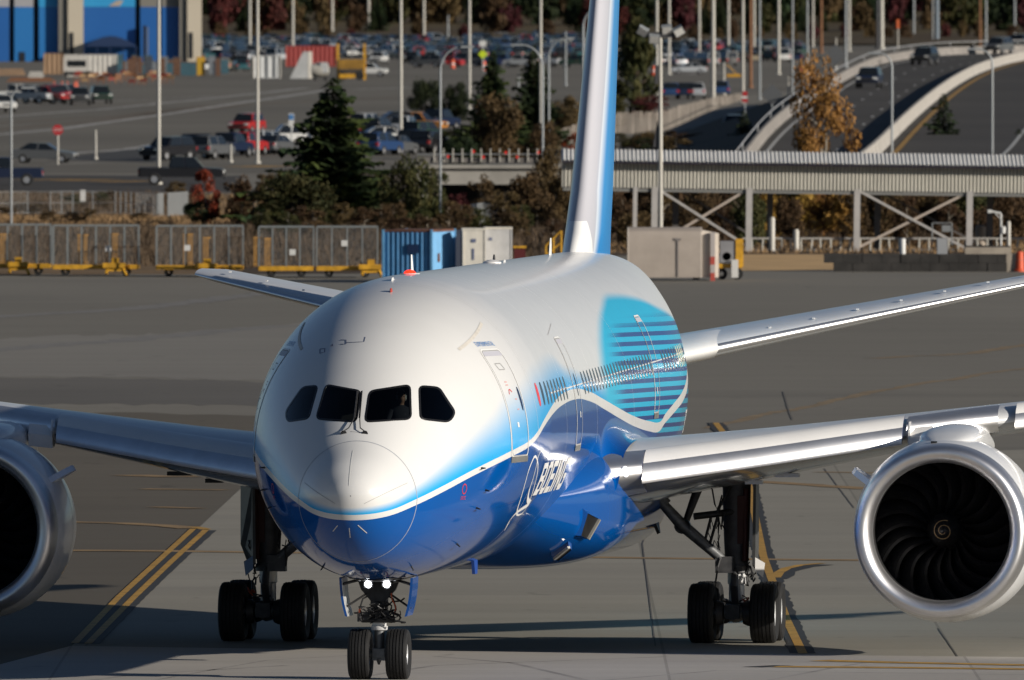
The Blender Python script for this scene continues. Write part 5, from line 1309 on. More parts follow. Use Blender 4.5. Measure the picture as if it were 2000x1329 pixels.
line3('lane_line', .12, 0, mat('lane_white', (.4, .4, .38), .7)); line3('lane_line', .42, 0, MATS['lane_white'], .1, 2); line3('lane_line', .68, 0, MATS['lane_white'], .1, 2)
q = MB(); q.grid([[p + Vector((.9, 0, .02)), p + Vector((1.25, 0, .02))] for p in r3]); tag(q.build('lane_line', mat('lane_yellow', (.3, .17, .03), .7)), kind='structure')
q = MB(); A = [a.lerp(b + Vector((9, 0, 0)), .62) + Vector((0, 0, .01)) for a, b in zip(r3, ro3)]; q.grid([[p, p + Vector((.25, 0, 0))] for p in A]); tag(q.build('lane_line', MATS['lane_white']), kind='structure')
car('suv', 'navy', P(1698, 172), RF - .12, 'dark blue SUV coming down the ramp, nearest to us')
car('suv', 'black', P(1806, 127), RF - .25, 'black SUV second in line on the ramp')
car('suv', 'grey', P(1950, 106), RF - .35, 'grey car at the top of the ramp by the barrier')
car('suv', 'black', P(1990, 99), RF - .4, 'black car at the right edge on top of the ramp')
# ================================================================ poles and lamps
POLEW = mat('pole_white', (.47, .45, .40), .5, var=.06, vs_=.5); POLEG = mat('pole_grey', (.30, .32, .33), .5, .3); WOOD = mat('pole_wood', (.20, .095, .045), .85, var=.2, vs_=2)
POLED = mat('pole_dark', (.05, .05, .055), .6)
def pole(u, v, w, m, label, group=None, top=None, name='light_pole', d=None, lamp=True):
    loc = G(u, v) if d is None else D(u, v, d); dd_ = loc.y; r = px2m(w, dd_) / 2 * .86
    h = (CAM_H + .0018 * dd_ * 1.0 + 4 - loc.z) if top is None else (D(u, top, dd_).z - loc.z)
    if top is None: h = max(11, 14.1 - 71 / FPX * dd_ + 5 - loc.z)
    o = thing(name, label, 'pole', loc, 0, group)
    q = MB(); q.tube([(0, 0, -.2), (0, 0, h * .5), (0, 0, h)], [r * 1.15, r, r * .8], 12); q.build('shaft', m, o, True)
    q = MB(); q.lathe([(0, r * 2.1), (.15, r * 2.0), (.2, r * 1.2)], (0, 0, 0), 'z', 12); q.build('base_plate', m, o)
    if lamp and top is None:
        q = MB(); q.box((0, 0, h), (1.6, .12, .1)); q.box((.75, 0, h - .05), (.5, .35, .14)); q.box((-.75, 0, h - .05), (.5, .35, .14)); q.build('lamp_head', POLEG, o)
    return o
LOTG = 'pale light poles over the car lots'
for u, v, w, m, lb in ((310, 361, 8, POLEW, 'tall white pole behind the dollies, nearest on the left'), (503, 320, 7, POLEW, 'tall white pole beside the silver wagon'), (783, 290, 7, POLEW, 'tall white pole right of the large spruce'),
                       (917, 216, 6, POLEW, 'tall pale pole left of the yellow diamond sign'), (1056, 300, 6.5, POLEW, 'tall pale pole left of the tail fin'), (1393, 206, 9, POLEW, 'thickest pale pole in the right-hand lot'),
                       (1466, 172, 7, WOOD, 'reddish wooden utility pole among the pale poles'), (1451, 202, 6.5, POLEW, 'pale pole just left of the wooden utility pole'), (1604, 104, 6, WOOD, 'brown wooden pole above the golden birch'),
                       (1722, 96, 9, POLEW, 'thick pale pole at the bend of the ramp'), (1714, 96, 7, POLED, 'dark pole tight against the thick pale pole'), (1830, 87, 9, mat('pole_bluegrey', (.16, .20, .24), .5), 'thick blue-grey pole above the ramp'), (1914, 92, 5, WOOD, 'thin brown pole above the top of the ramp')):
    pole(u, v, w, m, lb)
for u, v, w in ((488, 108, 5.5), (572, 108, 5.5), (649, 82, 5.5), (720, 80, 5.5), (828, 86, 5.5), (1283, 200, 6.5), (1307, 146, 5.5), (1366, 121, 5), (1423, 106, 5), (1473, 106, 5), (1521, 146, 6), (1588, 92, 4.5), (1659, 101, 5)):
    pole(u, v, w, POLEW, 'tall pale light pole standing in the car lots', LOTG)
for u, v, w in ((1484, 195, 4.2), (1548, 200, 4.2), (1577, 178, 4.2), (1652, 133, 5), (1785, 84, 4), (1822, 87, 4), (1926, 95, 4), (1982, 84, 4)):
    pole(u, v, w, POLEG, 'thin grey pole along the highway ramp', 'thin grey poles along the ramp')
def curved(u, v, vt, reach, w, label, d=None, z=0):
    loc = G(u, v) if d is None else D(u, v, d); dd_ = loc.y; r = px2m(w, dd_) / 2; h = D(u, vt, dd_).z - loc.z; L = px2m(reach, dd_)
    o = thing('street_lamp', label, 'street lamp', loc)
    rr = abs(L); pts = [(0, 0, -.2), (0, 0, h * .5), (0, 0, h - rr * 1.1)] + [(L * (1 - cos(a)), 0, h - rr * 1.1 + rr * 1.1 * sin(a)) for a in [pi / 2 * k / 8 for k in range(1, 9)]]
    q = MB(); q.tube(pts, [r] * 3 + [r * .8] * 8, 10); q.build('post', POLEG, o, True)
    q = MB(); s = 1 if L > 0 else -1; q.box((L + s * .3, 0, h), (.7, .3, .12)); q.build('lamp_head', POLEG, o)
curved(860, 445, 92, 42, 4.5, 'curved grey street lamp in front of the overbridge', ); curved(1060, 375, 88, -42, 4.5, 'curved grey street lamp bending left behind the overbridge'); curved(1072, 292, 75, 34, 4, 'curved street lamp left of the tail fin, bending right'); curved(1139, 290, 14, 36, 4.5, 'tallest curved street lamp touching the tail fin')
curved(22, 452, 172, 22, 4.5, 'grey street lamp behind the dollies at the left edge'); curved(1742, 300, 104, -26, 4.5, 'curved lamp on the ramp over the median barrier', 1240); curved(1938, 300, 96, -28, 4.5, 'curved lamp on the outer road at the right', 1240)
def post(u, v, top, w, m, label, name='post', cat='post', d=None, grp=None):
    return pole(u, v, w, m, label, grp, top, name, d, False)
post(875, 88, 30, 4, POLEG, 'short grey post at the edge of the hillside'); post(1105, 168, 62, 4, POLEG, 'brownish post left of the tail fin'); post(1540, 225, 150, 3.5, POLEW, 'slim pale post by the ramp parapet'); post(1633, 138, 74, 3.5, POLEW, 'slim pale post above the golden birch'); post(187, 312, 254, 5, POLEW, 'short white post with red tip near the stop sign'); post(451, 318, 282, 5, POLEW, 'short white post in front of the near car row'); post(1414, 186, 122, 5, POLEW, 'white gate post of the yellow barrier arm'); post(1013, 178, 145, 4, POLEG, 'short pale post between the spruces')
p = G(187, 312); t = link('red_tip', None, None) if False else None
# floodlight mast
loc = D(1290, 445, 962); o = thing('floodlight_mast', 'floodlight mast with four lamp heads rising behind the beige container', 'floodlight', loc); h = D(1290, 62, 962).z - loc.z
q = MB(); q.tube([(0, 0, -1), (0, 0, h * .45), (0, 0, h)], [.115, .1, .075], 14); q.build('mast', POLEW, o, True)
q = MB(); q.box((-.18, 0, h * .78), (.16, .5, .9)); q.build('control_box', POLED, o)
q = MB(); q.box((0, 0, h - .15), (1.5, .2, .25)); q.build('cross_arm', POLED, o)
for x, z, a in ((-.85, .02, .5), (.85, .02, -.5), (-.3, -.35, .1), (.3, .1, -.1)):
    q = MB(); M = Matrix.Rotation(a, 3, 'Y') @ Matrix.Rotation(.5, 3, 'X'); q.box((x, -.1, h + z), (.5, .22, .42), M); hd = q.build('lamp_head', POLEG, o)
    q = MB(); q.box(Vector((x, -.1, h + z)) + M @ Vector((0, -.12, 0)), (.42, .03, .34), M); q.build('lens', mat('lens_pale', (.5, .5, .48), .15), hd)
q = MB(); q.prism([(-.35, 0, h * .41), (.05, 0, h * .41), (-.15, 0, h * .55)], (0, .05, 0)); q.build('windsock', POLED, o)

# ================================================================ signs
def sign_post(u, v, top, label, d=None):
    loc = G(u, v) if d is None else D(u, v, d); h = D(u, top, loc.y).z - loc.z
    return loc, h
loc, h = sign_post(113, 322, 244, ''); o = thing('stop_sign', 'red octagonal stop sign on a white post', 'sign', loc)
q = MB(); q.tube([(0, 0, 0), (0, 0, h)], .07, 8); q.build('post', POLEW, o, True)
q = MB(); R_ = .39; q.prism([(R_ * sin(pi / 8 + k * pi / 4), -.08, h - .36 + R_ * cos(pi / 8 + k * pi / 4)) for k in range(8)], (0, .02, 0)); pl = q.build('sign_plate', mat('sign_red', (.38, .02, .025), .5), o)
def flat_text(body, name, c, w, hgt, m, parent, yoff=0, ax=Vector((1, 0, 0)), up=Vector((0, 0, 1))):
    c = Vector(c); return text_mesh(body, name, lambda a, b: c + ax * ((a - .5) * w) + up * ((b - .5) * hgt), m, parent)
flat_text('STOP', 'lettering', (0, -.085, h - .36), .56, .2, mat('sign_white', (.58, .58, .56), .5), pl)
loc, h = sign_post(569, 290, 222, ''); o = thing('parking_sign', 'blue and white accessible parking sign beside the white pickup', 'sign', loc)
q = MB(); q.tube([(0, 0, 0), (0, 0, h)], .04, 8); q.build('post', POLEG, o); q = MB(); q.box((0, -.06, h - .5), (.42, .02, 1.0)); q.build('sign_plate', mat('sign_white'), o); q = MB(); q.box((0, -.08, h - .28), (.34, .02, .42)); bp = q.build('blue_panel', mat('sign_blue', (.03, .17, .42), .5), o)
q = MB(); q.lathe([(0, .05), (.01, .05), (.01, .03)], (0, -.095, h - .16), 'y', 10); q.bar((0, -.095, h - .22), (0.02, -.095, h - .34), .03, .01, (0, 1, 0)); q.lathe([(0, .11), (.01, .11), (.01, .08), (0, .08)], (-.02, -.095, h - .36), 'y', 14, 0, pi * 1.5, False); q.build('wheelchair_symbol', mat('sign_white'), bp)
loc, h = sign_post(943, 140, 78, ''); o = thing('warning_sign', 'bright yellow-green diamond warning sign in the far lot', 'sign', loc)
q = MB(); q.tube([(0, 0, 0), (0, 0, h)], .09, 8); q.build('post', POLEG, o); q = MB(); k = .62; q.prism([(0, -.12, h - 1.9 + k), (k, -.12, h - 1.9), (0, -.12, h - 1.9 - k), (-k, -.12, h - 1.9)], (0, .03, 0)); q.build('diamond', mat('sign_lime', (.50, .62, .02), .5), o); q = MB(); q.box((0, -.1, h - .5), (.9, .05, .7)); q.build('upper_plate', mat('sign_white'), o)
for u, v, d, sz_, lb in ((1508, 185, 1500, .55, 'grey back of a diamond sign beside the ramp'), (1632, 108, 1900, .7, 'grey back of a diamond sign above the golden birch')):
    c = D(u, v, d); g0 = Vector((c.x, c.y, 0)); o = thing('road_sign', lb, 'sign', g0); q = MB(); q.tube([(0, 0, 0), (0, 0, c.z)], .06, 8); q.build('post', POLEG, o); q = MB(); k = px2m(21, d); q.prism([(0, -.1, c.z + k), (k, -.1, c.z), (0, -.1, c.z - k), (-k, -.1, c.z)], (0, .03, 0)); q.build('diamond', mat('sign_back', (.12, .125, .13), .5, .3), o)
c = D(1570, 134, 1800); o = thing('road_sign', 'small dark red sign above the ramp parapet', 'sign', Vector((c.x, c.y, 0))); q = MB(); q.tube([(0, 0, 0), (0, 0, c.z)], .05, 8); q.build('post', POLEG, o); q = MB(); q.box((0, -.1, c.z), (.95, .05, .5)); q.build('plate', mat('sign_dullred', (.25, .03, .04), .5), o)
c = D(1455, 190, 1500); o = thing('road_sign', 'red and white sign at the foot of the pale pole', 'sign', Vector((c.x, c.y, 0))); q = MB(); q.tube([(0, 0, 0), (0, 0, c.z)], .05, 8); q.build('post', POLEG, o); q = MB(); q.box((0, -.1, c.z + .25), (.36, .05, .34)); q.build('plate', mat('sign_red'), o); q = MB(); q.box((-.03, -.1, c.z - .02), (.42, .05, .16)); q.build('plate', mat('sign_white'), o); q = MB(); q.box((0, -.1, c.z - .25), (.42, .05, .26)); q.build('plate', mat('sign_red'), o)
c = D(1754, 58, 1950); o = thing('road_sign', 'slim orange-red marker post above the ramp wall', 'sign', P(1754, 97)); k = c.z - P(1754, 97).z; q = MB(); q.tube([(0, 0, 0), (0, 0, k)], .07, 8); q.build('post', POLEW, o); q = MB(); q.box((0, -.1, k), (.32, .06, .95)); q.build('marker', mat('marker_orange', (.55, .12, .04), .5), o)
# barrier arm
loc = G(1414, 186); o = thing('barrier_arm', 'yellow barrier arm on a white gate post', 'gate', loc + Vector((.3, 0, 0))); kz = D(1414, 148, loc.y).z; q = MB(); q.bar((0, 0, kz), (px2m(28, loc.y), 0, kz), .3, .32); q.build('arm', mat('machine_yellow', (.48, .25, .02), .5, var=.2), o); q = MB(); q.tube([(0, 0, kz + px2m(22, loc.y)), (px2m(22, loc.y), 0, kz)], .06, 6); q.build('stay', mat('machine_yellow'), o)

# ================================================================ fences
CHAIN = None
def chainmat(name, col, cover):
    m = bpy.data.materials.new(name); m.use_nodes = True; nt = m.node_tree; out = nt.nodes['Material Output']; b = nt.nodes['Principled BSDF']
    b.inputs['Base Color'].default_value = (*col, 1); b.inputs['Roughness'].default_value = .5; b.inputs['Metallic'].default_value = .3
    tr = nt.nodes.new('ShaderNodeBsdfTransparent'); mx = nt.nodes.new('ShaderNodeMixShader'); vec, X, Y, Z = coords(nt)
    # woven wire: two sets of diagonal lines
    f = None
    for s in (1, -1):
        k = (((X + Y) + Z * s) / .055).m('FRACT').lt(cover); f = k if f is None else f.m('MAXIMUM', k)
    nt.links.new(f.k, mx.inputs[0]); nt.links.new(tr.outputs[0], mx.inputs[1]); nt.links.new(b.outputs[0], mx.inputs[2]); nt.links.new(mx.outputs[0], out.inputs[0])
    return m
CHAIN = chainmat('chain_link', (.30, .31, .31), .035); CHAIN2 = chainmat('chain_link_slats', (.26, .27, .27), .05)
GALV = mat('galvanised', (.28, .29, .29), .45, .4)
def fence(pts, h, step, label, mesh=CHAIN, wood=False, rail=True, pw=.05, name='chain_link_fence'):
    o = thing(name, label, 'fence', pts[0]); o0 = pts[0].copy(); P_ = [p - o0 for p in pts]
    for a, b in zip(P_, P_[1:]):
        n = max(1, round((b - a).length / step))
        for k in range(n + (1 if b is P_[-1] else 0)):
            p = a.lerp(b, k / n); q = MB(); q.tube([p, p + Vector((0, 0, h))], pw, 6); q.build('fence_post', GALV if not wood else mat('fence_wood'), o)
        if mesh: q = MB(); q.add([a + Vector((0, 0, .05)), b + Vector((0, 0, .05)), b + Vector((0, 0, h)), a + Vector((0, 0, h))], [(0, 1, 2, 3)]); q.build('mesh_panel', mesh, o)
        if rail:
            for z in (h, .08, h * .5) if rail == 3 else (h, .08): q = MB(); q.tube([a + Vector((0, 0, z)), b + Vector((0, 0, z))], .016, 6); q.build('rail', GALV, o)
    return o
fence([G(-40, 420), G(54, 419), G(98, 419), G(142, 418), G(181, 418), G(225, 418), G(266, 420), G(305, 424)], 1.28, 1.24, 'grey chain-link lot fence above the dry bank on the left', rail=3, pw=.035)
fence([G(308, 424), G(318, 423), G(328, 423), G(340, 422), G(352, 421), G(366, 420)], 1.3, .35, 'denser stretch of lot fence turning away at the orange bush', None, pw=.04)
o = thing('fence_notice', 'white notice hanging on the lot fence', 'sign', G(162, 417)); q = MB(); q.box((0, -.06, 1.0), (.3, .02, .64)); q.build('notice_board', mat('sign_white'), o)
fence([G(918, 446), G(945, 442), G(972, 446)], 1.25, .4, 'grey fence panel in the gap below the overbridge', CHAIN2, pw=.035)
# wooden picket fence right of the fin: pale slats one by one
SLAT = mat('pale_slat', (.36, .31, .26), .8, var=.25, vs_=.3, rnd=.2); mat('fence_wood', (.3, .25, .2), .8)
o = thing('slat_fence', 'pale weathered slat fence running right of the tail fin', 'fence', G(1100, 272)); o0 = o.location.copy()
fp = [(1080, 290, 30), (1150, 272, 40), (1215, 262, 42), (1290, 258, 40), (1345, 238, 36), (1400, 212, 24), (1450, 196, 14)]
n = 0
for (u0, v0, h0), (u1, v1, h1) in zip(fp, fp[1:]):
    for k in range(14):
        s = k / 14; p = G(u0 + (u1 - u0) * s, v0 + (v1 - v0) * s); hh = px2m(h0 + (h1 - h0) * s, p.y) * rb.uniform(.93, 1.04); w_ = px2m((u1 - u0) / 14, p.y) * .8
        q = MB(); q.box(p - o0 + Vector((0, 0, hh / 2)), (w_, .06, hh)); q.build('slat', SLAT, o)
p0 = G(1250, 285)
sheet('underpass_road', [(1215, 285), (1280, 268), (1345, 252), (1480, 262), (1560, 300), (1215, 300)], .012, ROADM)
# overbridge with railing and red reflectors
BC = mat('bridge_concrete', (.30, .285, .255), .85, var=.15, vs_=.4); BD = mat('bridge_deck', (.14, .13, .12), .85, var=.2)
d0 = 1150; A_ = D(848, 330, d0); B_ = D(1068, 333, d0); A_.z = B_.z = 2.55; o = thing('overbridge', 'low concrete overbridge with white railing and red reflectors', 'bridge', Vector((A_.x, d0, 0)))
W_ = B_.x - A_.x
q = MB(); q.box((W_ / 2, 3, 1.98), (W_ + 2, .5, .9)); q.build('girder', BC, o); q = MB(); q.box((W_ / 2, 4, 2.55), (W_ + 2.4, 3, .2)); q.build('deck_edge', BC, o); q = MB(); q.box((W_ / 2, 12, 2.3), (W_ + 2, 15, .3)); q.build('deck', BD, o)
for x in (-.6, W_ + .6): q = MB(); q.box((x, 8, .75), (.5, 9, 1.5)); q.build('abutment', BC, o)
q = MB(); q.box((W_ / 2, 12, .8), (W_ + 1, .3, 1.7)); q.build('underbridge_shade_panel', BLACK, o)  # black panel stands in for the shade under the deck
q = MB(); q.box((W_ / 2, 3.4, 2.9), (W_ + 2, .25, .3)); q.build('parapet', BD, o)
for i in range(13):
    x = W_ * i / 12; q = MB(); q.box((x, 3.2, 3.2), (.07, .07, .75)); q.build('rail_post', POLEW, o)
q = MB(); q.tube([(-1, 3.2, 3.25), (W_ + 1, 3.2, 3.25)], .03, 6); q.build('rail', POLEG, o)
for i, (u, v) in enumerate(((876, 306), (926, 296), (945, 307), (989, 298), (1011, 307), (1053, 298))):
    c = D(u, v, d0 + 3); q = MB(); q.lathe([(0, .09), (.02, .09), (.03, 0)], (c.x - A_.x, 3.0, c.z), 'y', 12); q.build('reflector', mat('reflector_red', (.7, .03, .02), .3), o)
for (u, v) in ((1000, 440),): pass
# ================================================================ covered walkway
CLAD = mat('cladding', (.50, .48, .42), .55, var=.06, vs_=.5); ROOF = mat('roof_sheet', (.66, .65, .62), .6, 0, var=.05); COLM = mat('column_paint', (.42, .40, .38), .6, var=.08)
a = G(1098, 492); b = G(2240, 492); wk = thing('covered_walkway', 'long corrugated covered walkway raised on pale columns', 'walkway', a, atan2(b.y - a.y, b.x - a.x))
wk.rotation_euler = (0, .0135, 0); LW = (b - a).length; zf, ze, zr = 3.22, 4.45, 5.0
n = int(LW / .045); rows = [[], []]
for i in range(n + 1):
    x = LW * i / n; y = -.035 if (i // 2) % 2 else .035
    if i % 2: y = y
    for k, z in enumerate((zf - .05, ze)): rows[k].append(Vector((x, y, z)))
q = MB(); q.grid(rows); q.build('corrugated_wall', CLAD, wk)
q = MB(); rr = []
n = int(LW / .05)
for (y, z) in ((-.45, ze + .03), (2.9, zr)): rr.append([Vector((LW * i / n - .1, y, z + (.03 if (i // 2) % 2 else -.02))) for i in range(n + 1)])
q.grid(rr); q.build('corrugated_roof', ROOF, wk)
q = MB(); q.box((LW / 2, -.3, ze - .06), (LW, .5, .05)); q.build('eave', mat('eave_dark', (.03, .025, .05), .7), wk)
q = MB(); q.box((LW / 2, 1.4, zf - .12), (LW, 2.7, .22)); q.build('floor_beam', mat('beam_grey', (.2, .2, .19), .7), wk)
q = MB(); q.box((LW / 2, 2.8, (zf + ze) / 2), (LW, .06, ze - zf)); q.build('rear_wall', CLAD, wk)
q = MB(); q.prism([(0, 0, zf - .05), (0, 2.8, zf - .05), (0, 2.8, zr - .05), (0, 0, ze)], (-.06, 0, 0)); q.build('end_wall', CLAD, wk)
for u in (1103, 1208, 1432, 1653, 1877, 2101):
    x = (G(u, 490) - a).length
    w_ = .2 if u == 1103 else .3
    q = MB(); q.box((x, .1, zf / 2), (w_, .3, zf)); q.build('column', COLM, wk)
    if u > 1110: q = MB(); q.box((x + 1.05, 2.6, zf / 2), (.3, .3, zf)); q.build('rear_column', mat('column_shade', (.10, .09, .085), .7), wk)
for u0, u1 in ((1208, 1432), (1653, 1877)):
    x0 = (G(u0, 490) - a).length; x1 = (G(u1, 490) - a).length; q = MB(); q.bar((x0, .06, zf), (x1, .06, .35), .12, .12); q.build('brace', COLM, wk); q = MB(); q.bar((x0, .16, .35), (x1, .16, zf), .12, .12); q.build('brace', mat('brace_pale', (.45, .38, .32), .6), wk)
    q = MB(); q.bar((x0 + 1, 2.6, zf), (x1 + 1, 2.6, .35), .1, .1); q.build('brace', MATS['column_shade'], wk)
x = .3; q = MB(); q.box((.75, -.06, zf + .1), (.5, .04, .2)); q.build('name_board', mat('board_navy', (.02, .03, .08), .5), wk)
# ================================================================ caged dollies
DY = mat('dolly_yellow', (.55, .29, .02), .5, var=.25, vs_=3); RACK = mat('rack_orange', (.42, .22, .05), .6, var=.2, vs_=4); CAGE = mat('cage_steel', (.24, .26, .26), .45, .4)
def dolly(u0, u1, v, label, tongue=True, racks=(), signs=(), d_in=2.2):
    a = G(u0, v); b = G(u1, v); L = (b - a).length; o = thing('caged_dolly', label, 'trailer', a, atan2(b.y - a.y, b.x - a.x))
    q = MB(); q.box((L / 2, d_in / 2, .40), (L, d_in, .12)); q.build('deck', mat('deck_dark', (.06, .05, .045), .8), o)
    q = MB(); q.box((L / 2, -.05, .42), (L, .12, .2)); q.box((L / 2, d_in + .03, .42), (L, .1, .16)); q.box((.03, d_in / 2, .42), (.1, d_in, .16)); q.box((L - .03, d_in / 2, .42), (.1, d_in, .16)); q.build('frame', DY, o)
    for x in (.55, L - .55):
        for y in (.15, d_in - .15): q = MB(); q.lathe([(-.09, .08), (-.09, .19), (.09, .19), (.09, .08), (-.09, .08)], (x, y, .2), 'y', 16); q.build('wheel', TYR, o)
    h = 2.28; n = max(3, round(L / .62))
    for y in (0, d_in):
        for i in range(n + 1): q = MB(); q.box((L * i / n, y, (h + .5) / 2), (.05, .05, h - .5)); q.build('cage_post', CAGE, o)
        q = MB(); q.box((L / 2, y, h), (L, .05, .06)); q.build('top_rail', CAGE, o)
        q = MB(); q.add([(0, y, .5), (L, y, .5), (L, y, h), (0, y, h)], [(0, 1, 2, 3)]); q.build('mesh_panel', CHAIN2 if y == 0 else CHAIN, o)
    for x in (0, L):
        q = MB(); q.add([(x, 0, .5), (x, d_in, .5), (x, d_in, h), (x, 0, h)], [(0, 1, 2, 3)]); q.build('mesh_panel', CHAIN2, o)
    for (f, w_, hh) in racks:
        for k in range(max(3, int(w_ / .09))): q = MB(); q.box((L * f + .09 * k, .35, .5 + hh / 2), (.05, .08, hh)); q.build('rack_bar', RACK, o)
        q = MB(); q.box((L * f + w_ / 2 - .04, .35, .5 + hh), (w_, .1, .08)); q.box((L * f + w_ / 2 - .04, .35, .62), (w_, .1, .06)); q.build('rack_rail', RACK, o)
    for (f, z) in signs: q = MB(); q.box((L * f, -.04, z), (.28, .02, .26)); q.build('placard', mat('sign_white'), o)
    if tongue:
        q = MB(); x = L * tongue; q.box((x, -.35, .5), (1.0, .5, .22)); q.box((x + .05, -.4, .72), (.32, .3, .22)); q.bar((x - .3, -.4, .45), (x - .35, -.6, .12), .1, .1); q.bar((x + .35, -.4, .45), (x + .55, -.7, .05), .1, .1); q.box((x + .1, -.45, .28), (.8, .2, .1)); q.build('drawbar', DY, o)
    return o
dolly(-70, 98, 538, 'leftmost caged dolly, cut off by the left edge', .62, [(.42, .5, 1.35)], ())
dolly(103, 270, 540, 'second caged dolly, right of the street lamp', .72, [(.3, .5, 1.35), (.68, .4, 1.4)], [(.65, 1.25)])
dolly(305, 474, 541, 'third caged dolly, right of the tall white pole', .58, [(.32, .45, 1.4), (.55, .35, 1.25)], [(.36, 1.3)])
dolly(505, 612, 543, 'fourth caged dolly in front of the large spruce', 0, [(-.08, .35, 1.3), (.12, .4, 1.25)], [(.62, 1.15)])
dolly(618, 737, 543, 'rightmost caged dolly next to the blue container', .88, [], [(.46, 1.55)])
# ================================================================ containers and boxes on the apron edge
def corr_box(name, label, u, v, sx, sy, sz_, rz, mats, cat='container', pitch=.2, depth=.035, group=None, parts=True):
    """a box with ribbed long walls; (u, v) is its front corner foot; mats: wall, end, roof"""
    loc = G(u, v); o = thing(name, label, cat, loc, rz, group)
    def wall(p0, p1, m, nm):
        p0 = Vector(p0); p1 = Vector(p1); d = (p1 - p0); L = d.length; d.normalize(); nn = Vector((d.y, -d.x, 0)); n = max(2, int(L / (pitch / 4))); rows = [[], []]
        for i in range(n + 1):
            k = i % 4; off = depth if k in (1, 2) else 0
            for j, z in enumerate((.12, sz_ - .08)): rows[j].append(p0 + d * (L * i / n) + nn * (-off) + Vector((0, 0, z)))
        q = MB(); q.grid(rows); q.build(nm, m, o)
    wall((-sx, 0, 0), (0, 0, 0), mats[0], 'side_wall'); wall((0, 0, 0), (0, sy, 0), mats[1], 'end_wall'); wall((0, sy, 0), (-sx, sy, 0), mats[0], 'side_wall'); wall((-sx, sy, 0), (-sx, 0, 0), mats[1], 'end_wall')
    q = MB(); q.box((-sx / 2, sy / 2, sz_ - .06), (sx, sy, .1)); q.build('roof', mats[2], o); q = MB(); q.box((-sx / 2, sy / 2, .1), (sx, sy, .12)); q.build('base', mats[2], o)
    for x in (-sx, 0):
        for y in (0, sy): q = MB(); q.box((x, y, sz_ / 2), (.1, .1, sz_)); q.build('corner_post', mats[1], o)
    return o
CB = mat('container_blue', (.035, .17, .36), .5, var=.12, vs_=2); CB2 = mat('container_blue_lit', (.13, .34, .58), .5, var=.08, vs_=2); RUST = mat('rust_roof', (.12, .05, .03), .8, var=.4, vs_=2)  # lighter end blue has the sunlight painted in
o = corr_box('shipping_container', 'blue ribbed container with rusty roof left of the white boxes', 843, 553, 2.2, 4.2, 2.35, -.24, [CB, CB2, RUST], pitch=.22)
q = MB(); q.box((.03, 1.2, 1.1), (.04, .3, .38)); q.build('rust_patch', RUST, o); q = MB(); q.box((-.85, -.04, 1.5), (.5, .03, .4)); q.build('dark_placard', mat('placard_dark', (.01, .03, .09), .5), o)
WB = mat('box_cream', (.62, .58, .50), .55, var=.08, vs_=2); WG = mat('box_grey', (.46, .46, .46), .5, var=.08, vs_=2)
def plain_box(name, label, cat, u, v, sx, sy, h, rz, m, mt=None, extra=None):
    loc = G(u, v); o = thing(name, label, cat, loc, rz); q = MB(); q.box((sx / 2, sy / 2, h / 2 + .04), (sx, sy, h - .08)); q.build('shell', m, o)
    q = MB(); q.box((sx / 2, sy / 2, h), (sx + .06, sy + .06, .08)); q.build('lid', mt or m, o); q = MB(); q.box((sx / 2, sy / 2, .06), (sx + .04, sy + .04, .1)); q.build('skid', DARKM, o)
    for x in (.02, sx - .02): q = MB(); q.box((x, -.01, h / 2), (.06, .04, h - .1)); q.build('corner_trim', m, o)
    return o
o = plain_box('storage_box', 'cream white box right of the blue container', 'box', 904, 552, 1.0, 1.6, 2.35, .03, WB); q = MB(); q.box((.48, -.02, 1.85), (.2, .02, .16)); q.build('blue_mark', mat('mark_blue'), o); q = MB(); q.box((.46, -.02, 1.25), (.09, .02, .5)); q.build('dark_mark', mat('mark_blue'), o)
o = plain_box('storage_box', 'grey box joined to the cream box', 'box', 947, 551, 1.2, 1.7, 2.38, .02, WG, WB); q = MB(); q.box((.25, -.02, 1.9), (.14, .02, .14)); q.build('blue_mark', mat('mark_blue'), o)
o = plain_box('electrical_cabinet', 'dark narrow cabinet between blue container and cream box', 'cabinet', 889, 548, .36, .6, 2.2, 0, mat('cabinet_slate', (.05, .06, .09), .6))
tank = thing('service_container', 'beige rounded container right of the tail fin base', 'container', G(1228, 549)); L_ = px2m(140, 905)
TB = mat('beige_shell', (.36, .31, .265), .6, var=.07, vs_=1.2); TB2 = mat('beige_end_lit', (.60, .53, .45), .6, var=.06, vs_=1.5)  # paler end beige paints the sun it catches
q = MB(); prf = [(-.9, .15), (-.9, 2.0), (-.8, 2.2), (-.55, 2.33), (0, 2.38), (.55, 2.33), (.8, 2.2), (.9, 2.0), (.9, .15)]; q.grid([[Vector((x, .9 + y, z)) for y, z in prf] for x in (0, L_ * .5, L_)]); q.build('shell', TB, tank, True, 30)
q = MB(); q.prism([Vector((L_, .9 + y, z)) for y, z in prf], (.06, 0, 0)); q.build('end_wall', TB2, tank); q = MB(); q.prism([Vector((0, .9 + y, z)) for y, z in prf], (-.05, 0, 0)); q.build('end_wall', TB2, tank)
q = MB(); q.prism([(L_ + .06, .1, .15), (L_ + .8, .25, .15), (L_ + .8, .25, 2.1), (L_ + .06, .1, 2.25)], (0, 1.4, 0)); q.build('end_housing', TB2, tank)
q = MB(); q.box((L_ * .68, -.02, 1.0), (.07, .04, 1.6)); q.box((L_ * .68, -.02, 1.85), (.3, .04, .1)); q.build('hose_reel_mark', mat('mark_grey', (.2, .18, .17), .7), tank)
for x in (.3, L_ - .2): q = MB(); q.box((x, .9, .08), (.3, 1.6, .16)); q.build('skid', DARKM, tank)
o = thing('traffic_barrier', 'red and white striped barrier post right of the beige container', 'barrier', G(1392, 549))
